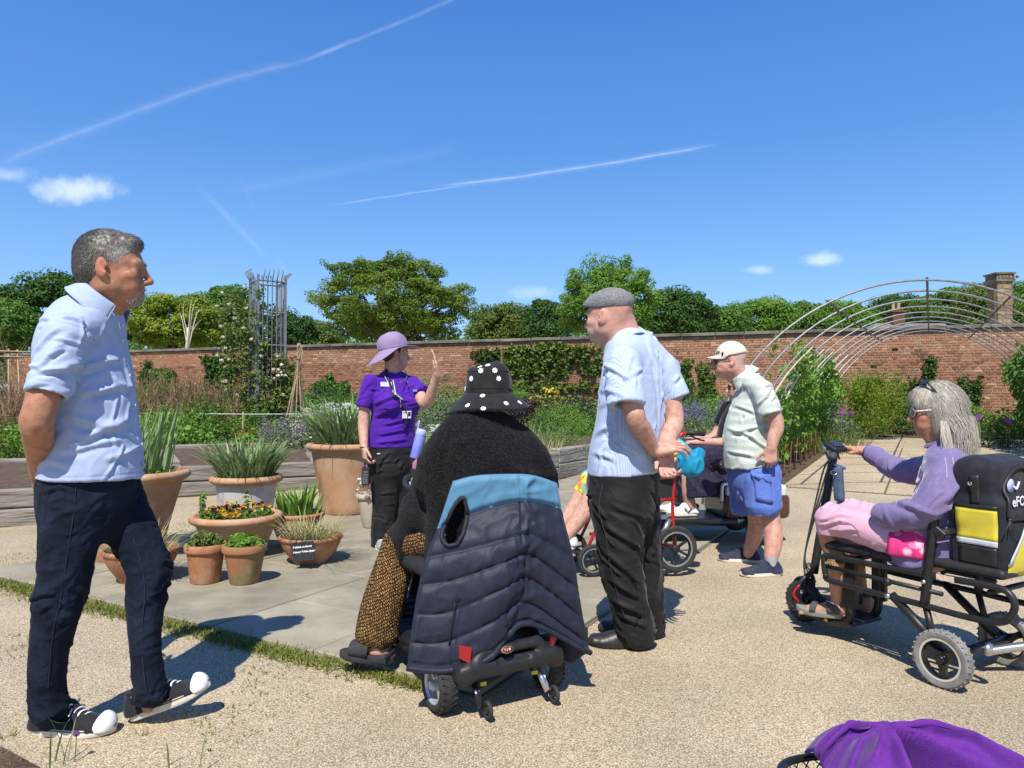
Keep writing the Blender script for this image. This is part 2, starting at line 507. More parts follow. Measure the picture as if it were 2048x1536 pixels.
def surface_nets(D,lo,h):
 S=D<0
 cnt=np.zeros(tuple(x-1 for x in D.shape),dtype=np.int8)
 for c in np.ndindex(2,2,2):
  cnt+=S[c[0]:S.shape[0]-1+c[0],c[1]:S.shape[1]-1+c[1],c[2]:S.shape[2]-1+c[2]]
 act=(cnt>0)&(cnt<8)
 I=np.argwhere(act);idx=np.full(act.shape,-1,dtype=np.int64);idx[act]=np.arange(len(I))
 acc=np.zeros((len(I),3));num=np.zeros(len(I))
 cs=list(np.ndindex(2,2,2))
 val={c:D[I[:,0]+c[0],I[:,1]+c[1],I[:,2]+c[2]]for c in cs}
 for c in cs:
  for a in range(3):
   if c[a]==1:continue
   e=tuple(1 if i==a else c[i]for i in range(3))
   va,vb=val[c],val[e]
   m=(va<0)!=(vb<0)
   t=np.where(m,va/np.where(m,va-vb,1),0)
   p=np.array(c,float)[None,:].repeat(len(I),0);p[:,a]=t
   acc[m]+=p[m];num[m]+=1
 V=lo+h*(I+acc/np.maximum(num,1)[:,None])
 F=[]
 for a in range(3):
  b,c=(a+1)%3,(a+2)%3
  A=np.take(S,range(0,S.shape[a]-1),a);B=np.take(S,range(1,S.shape[a]),a)
  E=np.argwhere(A!=B)
  E=E[(E[:,b]>0)&(E[:,c]>0)&(E[:,b]<S.shape[b]-1)&(E[:,c]<S.shape[c]-1)]
  q=[]
  for(db,dc)in((-1,-1),(0,-1),(0,0),(-1,0)):
   K=E.copy();K[:,b]+=db;K[:,c]+=dc
   q.append(idx[K[:,0],K[:,1],K[:,2]])
  Q=np.stack(q,1);ins=S[E[:,0],E[:,1],E[:,2]]
  Q[~ins]=Q[~ins][:,::-1]
  F.append(Q)
 F=np.concatenate(F);F=F[(F>=0).all(1)]
 return V,F
def relax(V,F,w):
 acc=np.zeros_like(V);n=np.zeros(len(V))
 for a,b in((0,1),(1,2),(2,3),(3,0)):
  np.add.at(acc,F[:,a],V[F[:,b]]);np.add.at(acc,F[:,b],V[F[:,a]])
  np.add.at(n,F[:,a],1);np.add.at(n,F[:,b],1)
 return V+w*(acc/np.maximum(n,1)[:,None]-V)
def push(V,F,amount):
 return V+normals(V,F)*np.asarray(amount)[:,None]
def ridges(V,d,fine,along,seed=0.0,sharp=1.0):
 """cloth folds: creased noise drawn out along the direction d"""
 d=unit(d);a=V@d
 P=(V-a[:,None]*d)*fine+(a*along)[:,None]*d
 w=vnoise(V*fine*0.35+seed+5.1)*1.6
 n=vnoise(P+seed+w[:,None]*d*0.8+(w*0.9)[:,None])
 r=1-np.abs(2*n-1)
 return r**(1.0+sharp)-0.35
def near(V,p,r):
 return np.exp(-(((V-np.asarray(p))**2).sum(1))/(r*r))
def seg_near(V,p,q,r):
 p,q=np.asarray(p,float),np.asarray(q,float);ax=q-p
 t=np.clip(((V-p)@ax)/max(1e-9,ax@ax),0,1)
 return np.exp(-(((V-p-t[:,None]*ax)**2).sum(1))/(r*r))
def fold(V,p,q,w,d,view=(0,1,0)):
 """one cloth fold from p to q: a crest with a hollow under it, fading at both ends"""
 p,q=np.asarray(p,float),np.asarray(q,float);ax=q-p;L=np.linalg.norm(ax);a=ax/L
 b=unit(np.cross(a,view));b=b if b[2]>0 else-b
 r=V-p;t=(r@a)/L;u=r@b+0.25*w*np.sin(t*7);dep=r-np.outer(r@a,a)-np.outer(r@b,b)
 win=np.clip(t/0.25,0,1)*np.clip((1-t)/0.3,0,1);win=win*win*(3-2*win)
 win=win*np.exp(-(np.linalg.norm(dep,axis=1)/0.13)**4)
 return d*win*(np.exp(-(u/w)**2)-0.85*np.exp(-((u+1.7*w)/(1.1*w))**2))
def folds(V,A,rows,Y,view=(0,1,0)):
 out=np.zeros(len(V))
 for(x0,y0,x1,y1,w,d)in rows:out+=fold(V,A(x0,y0,Y),A(x1,y1,Y),w,d,view)
 return out
def creases(V,N,n,d,seed,ln=(0.05,0.15),w=(0.005,0.009),dep=(0.003,0.0075),jit=0.4):
 """many small sharp creases scattered over a garment along the pull of the cloth"""
 g=np.random.default_rng(seed);out=np.zeros(len(V));d=unit(d)
 for i in g.integers(len(V),size=n):
  p,nn=V[i],N[i];a=d+g.normal(size=3)*jit;a=a-nn*(a@nn)
  if np.linalg.norm(a)<0.2:continue
  L=g.uniform(*ln);a=unit(a);m=p+a*L*0.5
  s=np.nonzero(((V-m)**2).sum(1)<(L*0.5+0.04)**2)[0]
  out[s]+=fold(V[s],p,p+a*L,g.uniform(*w),g.uniform(*dep),nn)*(N[s]@nn>0.1)
 return out
 # --- ground, path, paving
U2,Vv2=np.array((0.5,0.866,0.0)),np.array((-0.866,0.5,0.0))
CORNER=np.array((-0.12,2.84,0.0))
def gp(u,v,dz=0.0):
 """a point of the paved strip: u along it, v across it"""
 p=CORNER+U2*u+Vv2*v
 p[2]=ground_z(p[1])+dz
 return p
def weather(m,col,scale,lo,hi,amt,stretch=(1,1,1)):
 """another layer of stain or bloom over a material's colour"""
 N,L,b=nodes_of(m);tc=N.new('ShaderNodeTexCoord');mp=N.new('ShaderNodeMapping');mp.inputs['Scale'].default_value=stretch;mp.inputs['Location'].default_value=(scale*0.37,1.7,scale*0.11);L.new(tc.outputs['Object'],mp.inputs[0])
 n=N.new('ShaderNodeTexNoise');n.inputs['Scale'].default_value=scale;n.inputs['Detail'].default_value=9;n.inputs['Roughness'].default_value=0.68;L.new(mp.outputs[0],n.inputs['Vector'])
 r=N.new('ShaderNodeMapRange');r.inputs[1].default_value=lo;r.inputs[2].default_value=hi;r.inputs[4].default_value=amt;L.new(n.outputs['Fac'],r.inputs[0])
 mx=N.new('ShaderNodeMix');mx.data_type='RGBA';L.new(r.outputs[0],mx.inputs[0]);L.new(b.inputs['Base Color'].links[0].from_socket,mx.inputs[6]);mx.inputs[7].default_value=col+(1,);L.new(mx.outputs[2],b.inputs['Base Color'])
 return m
def gravel_mat(name,stones,dark,grass=None,grass_scale=0.9,cell=150.0,bump=0.55):
 m=mat(name,(0.4,0.33,0.23),rough=0.85,spec=0.25)
 N,L,b=nodes_of(m)
 tc=N.new('ShaderNodeTexCoord');vec=tc.outputs['Object']
 wn=N.new('ShaderNodeTexNoise');wn.inputs['Scale'].default_value=60
 L.new(vec,wn.inputs['Vector'])
 add=N.new('ShaderNodeMix');add.data_type='RGBA';add.inputs[0].default_value=0.012
 L.new(vec,add.inputs[6]);L.new(wn.outputs['Color'],add.inputs[7])
 vo=N.new('ShaderNodeTexVoronoi');vo.feature='F1';vo.inputs['Scale'].default_value=cell
 L.new(add.outputs[2],vo.inputs['Vector'])
 ramp=N.new('ShaderNodeValToRGB');el=ramp.color_ramp.elements
 ramp.color_ramp.interpolation='LINEAR'
 el[0].color=stones[0]+(1,);el[1].color=stones[-1]+(1,)
 for i in range(1,len(stones)-1):
  e=el.new(i/(len(stones)-1));e.color=stones[i]+(1,)
 sep=N.new('ShaderNodeSeparateColor');L.new(vo.outputs['Color'],sep.inputs[0]);L.new(sep.outputs[0],ramp.inputs[0])
 dr=N.new('ShaderNodeMapRange');dr.inputs[1].default_value=0.40;dr.inputs[2].default_value=0.72
 L.new(vo.outputs['Distance'],dr.inputs[0])
 mx=N.new('ShaderNodeMix');mx.data_type='RGBA';mx.inputs[7].default_value=dark+(1,)
 L.new(dr.outputs[0],mx.inputs[0]);L.new(ramp.outputs[0],mx.inputs[6])
 pn=N.new('ShaderNodeTexNoise');pn.inputs['Scale'].default_value=1.3;pn.inputs['Detail'].default_value=5
 L.new(vec,pn.inputs['Vector'])
 pr=N.new('ShaderNodeMapRange');pr.inputs[1].default_value=0.3;pr.inputs[2].default_value=0.75;pr.inputs[3].default_value=0.80;pr.inputs[4].default_value=1.12
 L.new(pn.outputs['Fac'],pr.inputs[0])
 mu=N.new('ShaderNodeMix');mu.data_type='RGBA';mu.blend_type='MULTIPLY';mu.inputs[0].default_value=1
 cc=N.new('ShaderNodeCombineColor')
 for i in range(3):L.new(pr.outputs[0],cc.inputs[i])
 L.new(mx.outputs[2],mu.inputs[6]);L.new(cc.outputs[0],mu.inputs[7])
 col=mu.outputs[2]
 L.new(col,b.inputs['Base Color'])
 hgt=N.new('ShaderNodeMath');hgt.operation='MULTIPLY_ADD';hgt.inputs[1].default_value=-1;hgt.inputs[2].default_value=1
 L.new(vo.outputs['Distance'],hgt.inputs[0])
 big=N.new('ShaderNodeTexNoise');big.inputs['Scale'].default_value=35;L.new(vec,big.inputs['Vector'])
 hs=N.new('ShaderNodeMath');hs.operation='MULTIPLY_ADD';hs.inputs[1].default_value=0.7
 L.new(big.outputs['Fac'],hs.inputs[0]);L.new(hgt.outputs[0],hs.inputs[2])
 bp=N.new('ShaderNodeBump');bp.inputs['Strength'].default_value=bump;bp.inputs['Distance'].default_value=0.006
 L.new(hs.outputs[0],bp.inputs['Height']);L.new(bp.outputs[0],b.inputs['Normal'])
 return m
M_GRAVEL=gravel_mat('gravel_bound',[(0.30,0.228,0.138),(0.49,0.392,0.252),(0.59,0.486,0.325),(0.54,0.438,0.285),(0.73,0.645,0.49)],(0.22,0.17,0.11),cell=200.0,bump=0.36)
M_EARTH=mat('earth',(0.075,0.045,0.028),(0.14,0.088,0.055),scale=14,rough=0.95,bump=(60,0.9,0.03))
M_SLAB=mat('sandstone_slab',(0.225,0.20,0.14),(0.315,0.285,0.21),scale=3.2,rough=0.8,bump=(45,0.25,0.006),bump2=(4,0.3,0.02),rand=0.10,stretch=(1,1,1),detail=8)
weather(M_SLAB,(0.13,0.12,0.085),2.6,0.50,0.72,0.65);weather(M_SLAB,(0.42,0.39,0.30),7.0,0.58,0.75,0.5);weather(M_GRAVEL,(0.22,0.18,0.11),0.9,0.52,0.78,0.5)
M_PANEL=gravel_mat('gravel_panel',[(0.34,0.25,0.145),(0.50,0.39,0.25),(0.60,0.49,0.33),(0.72,0.62,0.46)],(0.26,0.19,0.115),cell=130,bump=0.35)
def build_ground():
 ys=np.concatenate((np.linspace(-30,2,9),np.linspace(3,30,55),np.array((40,60,100,200,500,1200,2500))))
 xs=np.concatenate((np.array((-2500,-1000,-300,-100,-50)),np.linspace(-30,30,31),np.array((50,100,300,1000,2500))))
 X,Y=np.meshgrid(xs,ys,indexing='ij')
 Z=ground_z(np.minimum(Y,30))+0*X
 n,k=X.shape
 V=np.stack((X,Y,Z),-1).reshape(-1,3)
 i,j=np.meshgrid(np.arange(n-1),np.arange(k-1),indexing='ij')
 a=(i*k+j).ravel()
 F=np.stack((a,a+k,a+k+1,a+1),1)
 tag(obj('ground',(V,F),M_GRAVEL),kind='structure')
 return
build_ground()
def build_paving():
 base=bpy.data.objects.new('paving',None);COL.objects.link(base)
 base['kind']='structure'
 r=random.Random(5)
 mb=MB();us=np.linspace(-0.02,6.7,14)
 mb.sheet(lambda a,b:gp(-0.02+a*6.72,-0.01+b*3.95,0.004),14,5)
 mb.build('bedding',mat('joint_sand',(0.12,0.105,0.07),(0.18,0.16,0.11),scale=40,rough=0.95),base)
 v=0.0
 rows=[0.90,0.70,0.98,0.62,0.72]
 for ri,w in enumerate(rows):
  u=0.0
  first=True
  while u<6.6:
   l=r.choice((0.9,1.15,1.4,0.75))if not(first and ri%2)else 0.55
   first=False
   l=min(l,6.66-u)
   if l<0.2:break
   g=0.005
   a,b,c,d=gp(u+g,v+g),gp(u+l-g,v+g),gp(u+l-g,v+w-g),gp(u+g,v+w-g)
   t=0.022+r.uniform(-0.002,0.002)
   up=np.array((0,0,t));ce=(a+b+c+d)/4
   ins=lambda p:p+(ce-p)*0.008
   tops=[ins(p)+up for p in(a,b,c,d)];mids=[p+up*0.8 for p in(a,b,c,d)]
   m=MB();m.rings([[a,b,c,d],mids,tops],False,True)
   m.build('paving_slab',M_SLAB,base,smooth=False)
   u+=l
  v+=w
build_paving()
PATH_A,PATH_W=np.array((1.2,5.2,0.0)),3.3
def pp(u,v,dz=0.0):
 p=PATH_A+U2*u-Vv2*v
 p[2]=ground_z(p[1])+dz
 return p
def build_path():
 base=bpy.data.objects.new('path',None);COL.objects.link(base);base['kind']='structure'
 r=random.Random(3)
 m=MB();m.sheet(lambda a,b:pp(4.13+a*7.6,-0.005+b*(PATH_W+0.01),0.004),30,3)
 m.build('joint_bed',mat('path_joint',(0.13,0.095,0.06),rough=0.95),base)
 for k in range(5,13):
  for j in range(3):
   u0,u1,v0,v1=-0.6+k*0.95,-0.6+(k+1)*0.95,j*1.1,(j+1)*1.1
   g=0.012
   P=[pp(u0+g,v0+g),pp(u0+g,v1-g),pp(u1-g,v1-g),pp(u1-g,v0+g)]
   t=np.array((0,0,0.016+r.uniform(-0.001,0.001)))
   m=MB();m.rings([P,[p+t for p in P]],False,True)
   m.build('path_panel',M_PANEL,base,smooth=False)
 m=MB();m.sheet(lambda a,b:np.array(pp(10.15+1.3*b,-7.0+a*14,0.010)),20,4)
 o=m.build('cross_path',M_PANEL);tag(o,kind='structure')
build_path()
# --- the brick wall
def wall_pt(s,z=0.0,off=0.0):
 """s metres along the wall from its right end, z above its foot, off in front"""
 d=np.array((-0.9426,0.3338,0));n=np.array((-0.3338,-0.9426,0))
 p=np.array((15.5,16.62,0))+d*s+n*off
 p[2]=z
 return p
WALL_TOP=lambda s:2.93
WALL_R=np.stack((np.array((-0.9426,0.3338,0)),np.array((-0.3338,-0.9426,0)),np.array((0,0,1.0))),1)
M_BRICK=mat('brick_red',(0.30,0.115,0.055),(0.42,0.19,0.10),scale=3.0,rough=0.9,bump=(40,0.5,0.01),tint=None)
N_,L_,b_=nodes_of(M_BRICK)
_a=N_.new('ShaderNodeAttribute');_a.attribute_name='tint'
_r=N_.new('ShaderNodeValToRGB');_e=_r.color_ramp.elements
_e[0].color=(0.13,0.055,0.032,1);_e[1].color=(0.44,0.27,0.165,1)
for _p,_c in((0.18,(0.205,0.088,0.046)),(0.45,(0.285,0.125,0.066)),(0.7,(0.345,0.165,0.088)),(0.88,(0.26,0.15,0.098))):
 _x=_e.new(_p);_x.color=_c+(1,)
L_.new(_a.outputs['Fac'],_r.inputs[0])
_n=N_.new('ShaderNodeTexNoise');_n.inputs['Scale'].default_value=1.2;_n.inputs['Detail'].default_value=6
_tc=N_.new('ShaderNodeTexCoord');L_.new(_tc.outputs['Object'],_n.inputs['Vector'])
_m=N_.new('ShaderNodeMix');_m.data_type='RGBA'
_mr=N_.new('ShaderNodeMapRange');_mr.inputs[1].default_value=0.55;_mr.inputs[2].default_value=0.8;_mr.inputs[4].default_value=0.55
L_.new(_n.outputs['Fac'],_mr.inputs[0]);L_.new(_mr.outputs[0],_m.inputs[0])
L_.new(_r.outputs[0],_m.inputs[6]);_m.inputs[7].default_value=(0.38,0.28,0.20,1)
L_.new(_m.outputs[2],b_.inputs['Base Color'])
M_MORTAR=mat('mortar',(0.46,0.40,0.30),(0.56,0.49,0.38),scale=5,rough=0.95)
M_COPING=mat('coping_stone',(0.10,0.09,0.07),(0.21,0.185,0.145),scale=2.2,rough=0.9,bump=(25,0.4,0.02),rand=0.15,detail=7)
def build_wall():
 w=thing('brick_wall','long red brick garden wall with flat stone coping behind the borders','wall',wall_pt(17,0.4))
 S=38.0
 m=MB();m.box(wall_pt(S/2,1.4,-0.17),(S/2,0.16,1.52),WALL_R)
 m.build('mortar_core',M_MORTAR,w,smooth=False)
 r=np.random.default_rng(11)
 ch,pitch=0.067,0.205
 CE,HX,T=[],[],[]
 row=0;z=0.10
 while z+ch<2.93:
  s=r.uniform(0,0.1)-(0.10 if row%2 else 0)
  while s<S:
   head=(row%4==3)
   L=(0.090 if head else 0.190)
   p=wall_pt(s+L/2,z+0.033,0.0+r.uniform(-0.003,0.003))
   if p[2]>ground_z(p[1])-0.1:
    CE.append(p);HX.append(L/2)
    pale=0.25*(z>2.35)+0.9*(fbm(np.array([[s*0.25,z*0.8,3.3]]),3)[0]-0.5)
    T.append(np.clip(r.normal(0.42,0.22)+pale,0,1))
   s+=L+0.013
  z+=ch;row+=1
 CE,HX,T=np.array(CE),np.array(HX),np.array(T)
 px=1024+CE[:,0]/CE[:,1]*FPX
 size=HX/CE[:,1]*(CE[:,2]>1.9)*(CE[:,2]<2.75)*(px<2035)*(px>1400)
 near_ids=np.argsort(-size)[:300]
 far=np.ones(len(CE),bool);far[near_ids]=False
 def bricks(C,H):
  n=len(C);hz,hy=0.0265,0.012
  sg=np.array([(x,y,q)for y in(-1,1)for x,q in((-1,-1),(1,-1),(1,1),(-1,1))],float)
  loc=np.stack((sg[None,:,0]*H[:,None],np.broadcast_to(sg[None,:,1]*hy,(n,8)),np.broadcast_to(sg[None,:,2]*hz,(n,8))),-1)
  V=C[:,None,:]+loc@WALL_R.T
  f=np.array([(4,5,6,7),(0,1,5,4),(1,2,6,5),(2,3,7,6),(3,0,4,7)])
  f=f[:,::-1]
  F=(np.arange(n)[:,None,None]*8+f[None]).reshape(-1,4)
  return V.reshape(-1,3),F
 V,F=bricks(CE[far],HX[far])
 obj('brickwork',(V,F),M_BRICK,w,smooth=False,kind='stuff',tint=np.repeat(T[far],8))
 base={}
 for i in near_ids:
  key=(round(HX[i],3),int(T[i]*7.99))
  if key not in base:
   V,F=bricks(np.zeros((1,3)),np.array([HX[i]]))
   o=obj('brick',(V,F),M_BRICK,w,smooth=False,tint=np.full(8,(key[1]+0.5)/8),origin=root_loc(w))
   o.data.transform(Matrix.Translation(Vector(root_loc(w))))if False else None
   me=o.data;me.vertices.foreach_set('co',V.astype(np.float32).ravel());me.update()
   base[key]=o
   o.location=tuple(CE[i]-root_loc(w))
  else:
   o=base[key].copy();COL.objects.link(o);o.location=tuple(CE[i]-root_loc(w))
 s=0.0;rr=random.Random(2)
 while s<S:
  L=rr.uniform(0.75,1.1)
  m=MB();m.box(wall_pt(s+L/2,2.975+rr.uniform(-0.004,0.004),-0.14),(L/2-0.006,0.24,0.045),WALL_R,bev=0.012)
  m.build('coping_stone',M_COPING,w,smooth=False)
  s+=L
 for ss,zz in((6.5,2.02),(4.1,1.72),(7.6,1.72),(6.0,2.45)):
  m=MB();m.box(wall_pt(ss,zz,0.006),(0.07,0.012,0.035),WALL_R)
  m.build('putlog_hole',mat('hole_dark',(0.01,0.008,0.006),rough=1),w,smooth=False)
 for zz in(1.35,1.85,2.35):
  m=MB();m.tube([wall_pt(a,zz,0.05)for a in np.linspace(0,S,20)],0.0018,4)
  m.build('training_wire',mat('galvanised',(0.20,0.205,0.21),(0.30,0.305,0.31),scale=20,rough=0.55,metal=0.6),w)
build_wall()
M_GALV=MATS['galvanised']
# --- chimney, house roof beyond the wall
def build_far_buildings():
 M_ST=mat('chimney_stone',(0.30,0.22,0.13),(0.17,0.125,0.08),scale=9,rough=0.9,bump=(20,0.5,0.03),rand=0.28)
 c=at(2000,620,27.0);c[2]=0
 t=thing('stone_chimney','tall tan stone chimney stack rising behind the wall by the hoop tunnel','chimney',(c[0],c[1],0.6))
 top=at(2000,548,27.0)[2];hw=0.285
 m=MB();m.box((c[0],c[1],(0.6+top)/2-0.15),(hw-0.02,hw-0.02,(top-0.6)/2-0.15))
 m.build('core',mat('chimney_mortar',(0.40,0.33,0.23),rough=0.95),t,smooth=False)
 rr=random.Random(9);z=2.4
 while z<top-0.36:
  h=rr.uniform(0.10,0.2)
  x=-hw
  while x<hw-0.02:
   w_=min(rr.uniform(0.16,0.34),hw-x)
   m=MB();m.box((c[0]+x+w_/2,c[1]-hw+0.04,z+h/2),(w_/2-0.008,0.05+rr.uniform(-0.012,0.012),h/2-0.008))
   m.build('stone',M_ST,t,smooth=False);x+=w_
  for sx in(-1,1):
   m=MB();m.box((c[0]+sx*(hw-0.03),c[1]+0.05,z+h/2),(0.05,hw-0.07,h/2-0.008));m.build('stone',M_ST,t,smooth=False)
  z+=h
 m=MB()
 m.box((c[0],c[1],top-0.28),(hw+0.07,hw+0.07,0.045));m.box((c[0],c[1],top-0.14),(hw+0.04,hw+0.04,0.09));m.box((c[0],c[1],top-0.02),(hw+0.09,hw+0.09,0.03))
 m.build('cap',M_COPING,t,smooth=False)
 m=MB()
 for k in range(6):
  m.box((c[0]-hw+0.07+k*0.13,c[1]-hw-0.05,top-0.16),(0.035,0.03,0.05))
 m.build('dentil_course',M_ST,t,smooth=False,kind='stuff')
 a=at(1735,668,26.0);b=at(1925,668,26.0);e=at(1765,644,27.5);f=at(1905,644,27.5)
 t=thing('garden_house','low house with grey hipped slate roof beyond the brick wall','house',((a[0]+b[0])/2,27.5,0.7))
 m=MB();zb=a[2]-0.15
 m.box(((a[0]+b[0])/2,28.0,(0.7+zb)/2),((b[0]-a[0])/2-0.2,1.8,(zb-0.7)/2));m.build('house_wall',M_BRICK,t,smooth=False)
 A,B=np.array((a[0],26.0,zb)),np.array((b[0],26.0,zb));Cc,D=np.array((b[0],30.0,zb)),np.array((a[0],30.0,zb))
 E,Fq=np.array((e[0],28.0,e[2])),np.array((f[0],28.0,f[2]))
 m=MB();m.add([A,B,Cc,D,E,Fq],[(0,1,5,4),(1,2,5),(2,3,4,5),(3,0,4),(3,2,1,0)])
 m.build('roof',mat('slate',(0.13,0.125,0.125),(0.22,0.21,0.20),scale=3,rough=0.85,bump=(30,0.6,0.03)),t,smooth=False)
 ch=at(1792,640,27.9)
 m=MB();m.box((ch[0],27.9,ch[2]-0.2),(0.22,0.22,0.5));m.box((ch[0],27.9,ch[2]+0.32),(0.27,0.27,0.04));m.build('house_chimney',M_BRICK,t,smooth=False)
 for k in(-1,1):
  m=MB();m.lathe([(0.07,0),(0.055,0.14),(0.06,0.3),(0.07,0.34)],(ch[0]+k*0.1,27.9,ch[2]+0.36),n=10);m.build('chimney_pot',mat('pot_buff',(0.4,0.28,0.17),rough=0.85),t)
build_far_buildings()
# --- plants: leaves, blades, crowns
def ground_at(px,py,lift=0.0):
 r=np.array(ray(px,py));t=3.0
 o=np.array((0,0,CAMZ))
 for _ in range(60):
  p=o+r*t
  h=p[2]-(ground_z(p[1])+lift)
  t+=h/max(0.02,0.045-r[2])*0.7
  t=min(max(t,0.5),60)
 p=o+r*t;p[2]=float(ground_z(p[1]))+lift
 return p
def leafmat(name,cols,transl=0.35,rough=0.55):
 return mat(name,cols[0],rough=rough,tint=cols,transl=transl,spec=0.3)
def leaf_mesh(C,Nr,size,g,aspect=0.55,droop=0.0,fold=0.25):
 """diamond leaves at C facing Nr"""
 n=len(C);size=np.broadcast_to(np.asarray(size,float),(n,))*g.uniform(0.7,1.3,n)
 R=g.normal(size=(n,3));R[:,2]-=droop
 T=R-Nr*(R*Nr).sum(1)[:,None];T/=np.maximum(1e-6,np.linalg.norm(T,axis=1))[:,None]
 B=np.cross(Nr,T);s=size[:,None]
 up=Nr*s*fold*0.5
 V=np.stack((C-T*s*0.5,C+B*s*aspect*0.5+up,C+T*s*0.5-Nr*s*0.1,C-B*s*aspect*0.5+up),1).reshape(-1,3)
 F=np.arange(n*4).reshape(n,4)
 return V,F
def rand_dirs(n,g):
 d=g.normal(size=(n,3));return d/np.linalg.norm(d,axis=1)[:,None]
def clump_leaves(cent,rad,per,size,g,flat=0.6,up=0.7,aspect=0.6,shell=0.5,out=1.0,droop=0.2):
 """leaves gathered round clump centres; returns V, F, tint"""
 k=len(cent);per=int(per)
 D=rand_dirs(k*per,g);rr=(shell+(1-shell)*g.random(k*per))**0.7
 ci=np.repeat(np.arange(k),per)
 rad=np.broadcast_to(np.asarray(rad,float),(k,))
 P=cent[ci]+D*np.array((1,1,flat))*(rad[ci]*rr)[:,None]
 Nr=D*out+np.array((0,0,up))+g.normal(size=D.shape)*0.45
 Nr/=np.linalg.norm(Nr,axis=1)[:,None]
 V,F=leaf_mesh(P,Nr,size,g,aspect,droop)
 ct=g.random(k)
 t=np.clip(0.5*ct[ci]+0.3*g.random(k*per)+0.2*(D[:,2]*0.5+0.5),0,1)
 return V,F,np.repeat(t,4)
def blades(roots,h,g,spread=0.3,width=0.012,bend=0.5,seg=4,lean=None,jit=0.25):
 """strap leaves or grass: tapering ribbons that bend over"""
 n=len(roots);h=np.broadcast_to(np.asarray(h,float),(n,))*g.uniform(1-jit,1+jit,n)
 a=g.uniform(0,2*np.pi,n);o=np.stack((np.cos(a),np.sin(a),np.zeros(n)),1)
 if lean is not None:o=o*0.5+lean;o/=np.maximum(1e-6,np.linalg.norm(o,axis=1))[:,None]
 sp=g.uniform(0.2,1,n)*spread;bd=g.uniform(0.1,1,n)*bend
 side=np.stack((-o[:,1],o[:,0],np.zeros(n)),1)
 tw=g.uniform(-0.8,0.8,n)[:,None];side=side*np.cos(tw)+o*np.sin(tw)
 w=np.broadcast_to(np.asarray(width,float),(n,))*g.uniform(0.7,1.3,n)
 rows=[]
 for i in range(seg+1):
  t=i/seg
  p=roots+o*(h*(sp*t+bd*t*t*0.8))[:,None]
  p[:,2]+=h*(t-bd*0.55*t**3)
  ww=(w*(1-t**2.2)*(0.6+0.4*min(1,t*4))+0.0006)[:,None]*side*0.5
  rows.append(p-ww);rows.append(p+ww)
 V=np.stack(rows,1).reshape(-1,3);m=2*(seg+1)
 f=np.array([(2*i,2*i+1,2*i+3,2*i+2)for i in range(seg)])
 F=(np.arange(n)[:,None,None]*m+f[None]).reshape(-1,4)
 t=np.repeat(np.clip(g.normal(0.5,0.22,n),0,1),m)
 return V,F,t
def join(*parts):
 Vs,Fs,Ts,b=[],[],[],0
 for p in parts:
  Vs.append(p[0]);Fs.append(p[1]+b);b+=len(p[0]);Ts.append(p[2]if len(p)>2 else np.zeros(len(p[0])))
 return np.concatenate(Vs),np.concatenate(Fs),np.concatenate(Ts)
def quads(mb):
 """MB contents as quads with a constant tint"""
 F=np.array([q if len(q)==4 else tuple(q[:3])+(q[2],)for q in mb.f if len(q)in(3,4)])
 return np.array(mb.v),F
G_DEEP=[(0.030,0.072,0.013),(0.060,0.135,0.025),(0.10,0.20,0.04)]
G_MID=[(0.054,0.120,0.018),(0.108,0.22,0.034),(0.175,0.31,0.055)]
G_LIME=[(0.10,0.155,0.014),(0.205,0.295,0.027),(0.33,0.41,0.05)]
G_FRESH=[(0.075,0.165,0.020),(0.15,0.29,0.038),(0.24,0.40,0.06)]
G_GREY=[(0.085,0.135,0.065),(0.16,0.225,0.115),(0.25,0.31,0.18)]
G_OLIVE=[(0.070,0.122,0.020),(0.135,0.20,0.038),(0.22,0.28,0.07)]
P_DARK=[(0.018,0.012,0.016),(0.042,0.024,0.034),(0.075,0.05,0.055)]
LM={k:leafmat('leaf_'+k,v)for k,v in dict(deep=G_DEEP,mid=G_MID,lime=G_LIME,fresh=G_FRESH,grey=G_GREY,olive=G_OLIVE,plum=P_DARK).items()}
LM['maple']=leafmat('leaf_maple',[(0.055,0.11,0.012),(0.135,0.215,0.024),(0.27,0.345,0.045)])
LM['iris']=leafmat('leaf_iris',[(0.11,0.175,0.075),(0.17,0.265,0.10),(0.24,0.34,0.13),(0.42,0.40,0.17)],0.25,0.5)
LM['straw']=leafmat('leaf_straw',[(0.26,0.24,0.09),(0.45,0.40,0.20),(0.34,0.36,0.10)],0.3)
LM['dry']=leafmat('stalk_dry',[(0.13,0.07,0.035),(0.26,0.16,0.085),(0.38,0.28,0.16)],0.1,0.8)
LM['white']=leafmat('petal_white',[(0.55,0.58,0.48),(0.75,0.76,0.68),(0.82,0.82,0.76)],0.3)
LM['violet']=leafmat('petal_violet',[(0.10,0.07,0.22),(0.18,0.13,0.34),(0.28,0.22,0.46)],0.3)
LM['mauve']=leafmat('petal_mauve',[(0.13,0.06,0.16),(0.24,0.14,0.27),(0.36,0.24,0.38)],0.3)
LM['yellow']=leafmat('petal_yellow',[(0.45,0.33,0.04),(0.65,0.5,0.07),(0.7,0.6,0.15)],0.3)
LM['orange']=leafmat('petal_orange',[(0.6,0.27,0.02),(0.75,0.40,0.03),(0.75,0.52,0.06)],0.3)
LM['maroon']=leafmat('petal_maroon',[(0.02,0.006,0.018),(0.05,0.012,0.03),(0.09,0.02,0.05)],0.2)
LM['rose']=leafmat('petal_rose',[(0.72,0.55,0.50),(0.8,0.68,0.62),(0.84,0.78,0.72)],0.3)
LM['allium']=leafmat('petal_allium',[(0.22,0.05,0.26),(0.34,0.10,0.38),(0.46,0.2,0.5)],0.3)
